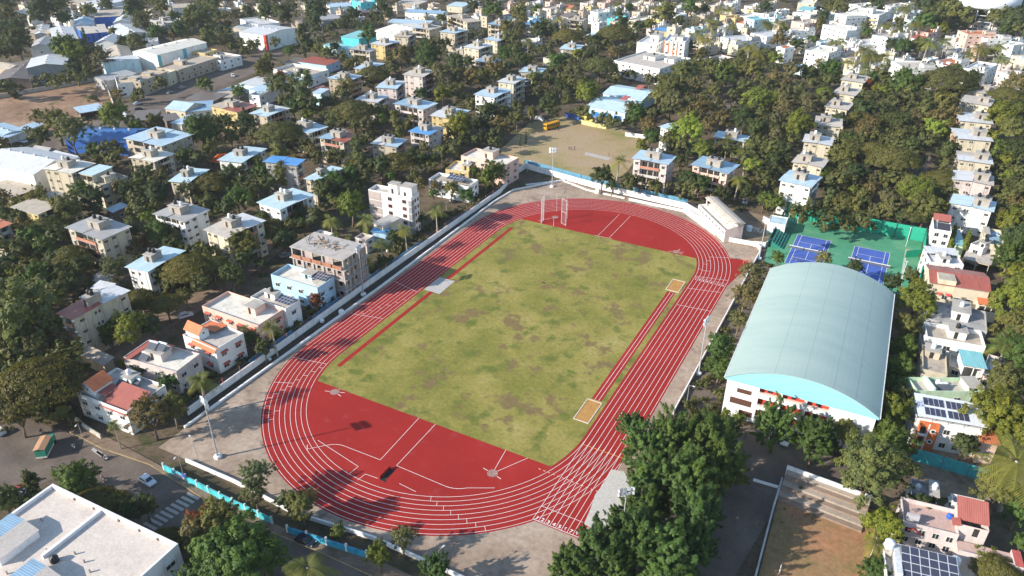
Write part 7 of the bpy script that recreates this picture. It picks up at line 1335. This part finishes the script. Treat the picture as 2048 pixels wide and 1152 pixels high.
# ---------------------------------------------------------------- people (one continuous skinned body each)
def body_mesh(pose, cols):
    """pose: joint positions; body grown over a skeleton, coloured by height/limb"""
    J = {'pelvis': (0, 0, .92), 'chest': (0, 0, 1.28), 'neck': (0, .0, 1.46), 'head': (0, .02, 1.6), 'top': (0, .02, 1.7), 'shL': (-.19, 0, 1.40), 'elL': (-.25, .0, 1.13), 'haL': (-.25, .08, .88), 'shR': (.19, 0, 1.40), 'elR': (.25, .0, 1.13), 'haR': (.25, .08, .88), 'hiL': (-.1, 0, .88), 'knL': (-.11, .03, .48), 'anL': (-.11, 0, .08), 'toL': (-.11, .14, .03), 'hiR': (.1, 0, .88), 'knR': (.11, .03, .48), 'anR': (.11, 0, .08), 'toR': (.11, .14, .03)}
    J.update(pose); rad = {'pelvis': .14, 'chest': .16, 'neck': .055, 'head': .1, 'top': .08, 'shL': .07, 'elL': .045, 'haL': .035, 'shR': .07, 'elR': .045, 'haR': .035, 'hiL': .09, 'knL': .06, 'anL': .045, 'toL': .035, 'hiR': .09, 'knR': .06, 'anR': .045, 'toR': .035}
    E = [('pelvis', 'chest'), ('chest', 'neck'), ('neck', 'head'), ('head', 'top'), ('chest', 'shL'), ('shL', 'elL'), ('elL', 'haL'), ('chest', 'shR'), ('shR', 'elR'), ('elR', 'haR'), ('pelvis', 'hiL'), ('hiL', 'knL'), ('knL', 'anL'), ('anL', 'toL'), ('pelvis', 'hiR'), ('hiR', 'knR'), ('knR', 'anR'), ('anR', 'toR')]
    ks = list(J); me = bpy.data.meshes.new('person'); me.from_pydata([J[k] for k in ks], [(ks.index(a), ks.index(b)) for a, b in E], []); o = bpy.data.objects.new('person_tmp', me); COL.objects.link(o)
    sk_ = o.modifiers.new('s', 'SKIN'); o.modifiers.new('b', 'SUBSURF').levels = 1
    for i, k in enumerate(ks): me.skin_vertices[0].data[i].radius = (rad[k], rad[k]); me.skin_vertices[0].data[i].use_root = k == 'pelvis'
    dg = bpy.context.evaluated_depsgraph_get(); dg.update(); out = bpy.data.meshes.new_from_object(o.evaluated_get(dg)); bpy.data.objects.remove(o)
    skin, shirt, trou, hair = (plain(c, .8) for c in cols); out.materials.clear()
    for mt in (shirt, trou, skin, hair): out.materials.append(mt)
    hp = J['pelvis'][2]; nk = np.array(J['neck']); hd = np.array(J['head'])
    for p in out.polygons:
        c = np.array(p.center); dh = np.linalg.norm(c-hd)
        if np.linalg.norm(c-np.array(J['haL'])) < .11 or np.linalg.norm(c-np.array(J['haR'])) < .11: p.material_index = 2
        elif dh < .19 and c[2] > nk[2]: p.material_index = 3 if c[2] > hd[2]+.04 or c[1] < hd[1]-.04 else 2
        elif min(np.linalg.norm(c-np.array(J[k])) for k in ('pelvis', 'hiL', 'hiR', 'knL', 'knR', 'anL', 'anR', 'toL', 'toR')) < .24 and c[2] < hp+.05: p.material_index = 1
        else: p.material_index = 0
        p.use_smooth = True
    return out
SK = (.30, .17, .10)
def person(px, py, deg, cols, label, pose={}, z=0.0, loc=None):
    o = link('person', body_mesh(pose, cols), None, None, 0); P = at(px, py) if loc is None else loc; o.location = (P[0], P[1], z); o.rotation_euler = (0, 0, R(deg)); tag(o, label, 'person', 'people'); return o
walk = {'knL': (-.11, .16, .50), 'anL': (-.11, .22, .10), 'toL': (-.11, .36, .05), 'anR': (.11, -.2, .12), 'toR': (.11, -.08, .04), 'knR': (.11, -.02, .48), 'haL': (-.25, -.12, .9), 'haR': (.25, .2, .92)}
for (px, py, dg_, sh, tr, lb, ps) in ((1138, 300, 20, (.05, .06, .12), (.03, .03, .04), 'person in dark clothes standing left of three on the dirt cricket ground', {}), (1142, 300, 200, (.10, .10, .12), (.05, .05, .06), 'person in grey clothes standing in the middle of three on the cricket ground', walk), (1149, 299, 150, (.02, .02, .03), (.02, .02, .03), 'person in black standing right of three on the dirt cricket ground', {}), (1218, 312, 90, (.30, .12, .08), (.06, .05, .05), 'person in a brown shirt near the end of the concrete pitch', walk), (1048, 328, 40, (.20, .18, .16), (.05, .05, .06), 'person standing at the left edge of the dirt cricket ground', {}), (1117, 262, 0, (.04, .05, .10), (.03, .03, .04), 'person standing beside the yellow bus', {}), (1435, 395, 10, (.5, .07, .06), (.05, .05, .06), 'person in a red shirt behind the pavilion wall', {})): person(px, py, dg_, (SK, sh, tr, (.01, .01, .01)), lb, ps)
ride = {'pelvis': (0, -.18, .86), 'chest': (0, -.06, 1.2), 'neck': (0, 0, 1.38), 'head': (0, .04, 1.52), 'top': (0, .04, 1.62), 'shL': (-.19, -.04, 1.32), 'elL': (-.27, .16, 1.1), 'haL': (-.28, .42, 1.03), 'shR': (.19, -.04, 1.32), 'elR': (.27, .16, 1.1), 'haR': (.28, .42, 1.03), 'hiL': (-.1, -.16, .82), 'knL': (-.2, .24, .72), 'anL': (-.2, .12, .34), 'toL': (-.2, .26, .3), 'hiR': (.1, -.16, .82), 'knR': (.2, .24, .72), 'anR': (.2, .12, .34), 'toR': (.2, .26, .3)}
def bike(px, py, deg, col, label, rider=None, rlabel=None):
    P = at(px, py); q_ = at(px+deg[0], py+deg[1])-P; deg = math.degrees(math.atan2(q_[1], q_[0]))-90; e = empty('motorcycle', loc=(P[0], P[1], .012), rz=R(deg)); tag(e, label, 'motorcycle', 'two-wheelers'); bk_ = plain((.02, .02, .02), .7)
    for y in (-.62, .64): t = MB(); t.lathe([(.2, -.05), (.3, -.05), (.3, .05), (.2, .05), (.2, -.05)], bk_, n=14); wo = t.build('wheel', e); wo.rotation_euler = (0, math.pi/2, 0); wo.location = (0, y, .3)
    m = MB(); m.tube([(0, -.6, .32), (0, -.2, .5), (0, .25, .5), (0, .42, .75)], [.06, .14, .13, .07], plain(col, .4), 6); m.tube([(0, .1, .72), (0, .38, .78)], [.13, .1], plain(col, .4), 6); m.build('body', e); m = MB(); m.tube([(0, -.62, .78), (0, -.2, .76), (0, .1, .78)], [.08, .12, .08], bk_, 6); m.build('seat', e)
    m = MB(); m.tube([(0, .64, .3), (0, .46, .98)], .04, STEEL, 5); m.tube([(-.34, .4, 1.0), (.34, .4, 1.0)], .025, bk_, 5); m.build('handlebar', e); m = MB(); m.lathe([(.09, 0), (.07, .1), (.01, .12)], plain((.7, .7, .65), .2), n=8); h_ = m.build('headlight', e); h_.rotation_euler = (-math.pi/2, 0, 0); h_.location = (0, .5, .86)
    if rider: person(px, py, deg, rider, rlabel, ride, .012)
bike(208, 918, (10, 14), (.1, .1, .12), 'motorcycle crossing the junction toward the pavement', (SK, (.02, .02, .025), (.03, .03, .05), (.01, .01, .01)), 'rider in black on the motorcycle nearest the pavement'); bike(207, 961, (10, 12), (.5, .45, .45), 'pale scooter on the sunlit road above the near school roof', (SK, (.5, .35, .36), (.12, .06, .06), (.02, .01, .01)), 'rider in a pale pink top on the scooter'); bike(149, 898, (10, 8), (.3, .35, .45), 'blue-grey motorcycle in the truck shadow', (SK, (.25, .32, .45), (.06, .07, .10), (.01, .01, .01)), 'rider in a pale blue shirt beside the green truck shadow'); bike(84, 868, (12, 6), (.4, .4, .42), 'motorcycle on the shaded road beyond the green truck', (SK, (.04, .04, .07), (.05, .05, .06), (.01, .01, .01)), 'rider in dark clothes beyond the green truck'); bike(1490, 874, (2, -10), (.03, .03, .04), 'black motorcycle parked on the forecourt before the sports hall'); bike(1372, 1086, (6, -6), (.3, .04, .04), 'red motorcycle parked beside the dense trees'); bike(552, 122, (8, -4), (.2, .2, .2), 'motorcycle on the upper road near the maroon shed', (SK, (.05, .05, .06), (.05, .05, .06), (.01, .01, .01)), 'rider on the upper road near the maroon shed')
P = at(1660, 973); e = empty('hand_cart', loc=(P[0], P[1], 0)); tag(e, 'small tan cart parked at the top of the stone steps', 'cart'); partbox(e, 'tray', -1, -.7, .6, 1, .7, 1.1, plain((.45, .36, .26), .7))
for x, y in ((-.6, -.75), (.6, -.75), (-.6, .75), (.6, .75)): t = MB(); t.lathe([(.05, -.05), (.3, -.05), (.3, .05), (.05, .05)], plain((.03, .03, .03), .8), n=10); wo = t.build('wheel', e); wo.rotation_euler = (math.pi/2, 0, 0); wo.location = (x, y, .3)
P = at(1556, 942); wall('road_divider', [(1506, 961), (1556, 976)], .5, .4, WHITE, 'white painted road divider on the shaded forecourt', 'barrier', px=True)
# ---------------------------------------------------------------- air
hz = MB(); hz.box(-2700, -1000, -1.2, 1700, 3300, 128, GREY, bottom=True); ho = hz.build('haze'); hm_ = bpy.data.materials.new('haze'); hm_.use_nodes = True; ht = hm_.node_tree; ht.nodes.remove(ht.nodes['Principled BSDF'])
pv_n = ht.nodes.new('ShaderNodeVolumePrincipled'); pv_n.inputs['Color'].default_value = (.86, .91, 1.0, 1); pv_n.inputs['Density'].default_value = .00008; pv_n.inputs['Anisotropy'].default_value = .2
ht.links.new(pv_n.outputs[0], ht.nodes['Material Output'].inputs['Volume']); ho.data.materials.clear(); ho.data.materials.append(hm_); ho['kind'] = 'stuff'; ho['label'] = 'thin bluish haze over the far town'; ho.display_type = 'WIRE'
# ---------------------------------------------------------------- compose the descriptions
LMX = [(1060, 1040, 'the near end of the track'), (150, 890, 'the road junction'), (1000, 640, 'the grass field'), (1620, 640, 'the arched sports hall'), (1690, 510, 'the tennis courts'), (1435, 440, 'the track pavilion'), (1150, 285, 'the dirt cricket ground'), (1103, 250, 'the yellow bus'), (1967, 20, 'the water tower'), (590, 40, 'the lattice pylon'), (110, 215, 'the bare brown plot'), (1650, 1080, 'the clay playground'), (350, 1010, 'the zebra crossing')]
def relation(px, py, exclude=None):
    best = None
    for (x, y, n) in LM+LMX:
        if n == exclude: continue
        e = math.hypot(px-x, (py-y)*1.5)
        if best is None or e < best[0]: best = (e, x, y, n)
    e, x, y, n = best; dx, dy = px-x, py-y
    if e < 14: return 'right beside '+n
    if abs(dx) > abs(dy)*1.3: return ('right of ' if dx > 0 else 'left of ')+n
    return ('behind ' if dy < 0 else 'in front of ')+n
def compose():
    groups = {}
    for (o, look, px, py) in TODO:
        own = None
        for (x, y, n) in LM:
            if math.hypot(x-px, y-py) < .5: own = n
        groups.setdefault((look, relation(px, py, own)), []).append((px, py, o))
    ORD = ['first', 'second', 'third', 'fourth', 'fifth', 'sixth', 'seventh', 'eighth', 'ninth', 'tenth', 'eleventh', 'twelfth', 'thirteenth', 'fourteenth', 'fifteenth', 'sixteenth', 'seventeenth', 'eighteenth', 'nineteenth', 'twentieth']
    for (look, rel), L_ in groups.items():
        L_.sort(key=lambda q: q[0]); n = len(L_)
        for i, (px, py, o) in enumerate(L_):
            if n == 1: t = f"{look} {rel}"
            elif n == 2: t = f"{look} {rel}, {'left' if i == 0 else 'right'} one"
            else: t = f"{look} {rel}, {ORD[min(i, 19)]} from left"
            wds = t.split()
            if len(wds) > 16: t = t.replace('-storey', '').replace('single ', '').replace(' concrete', '').replace(' sheet', ''); wds = t.split()
            if len(wds) > 16: t = ' '.join(x for x in wds if x not in ('the', 'a', 'with', 'one'))
            o['label'] = t
compose()
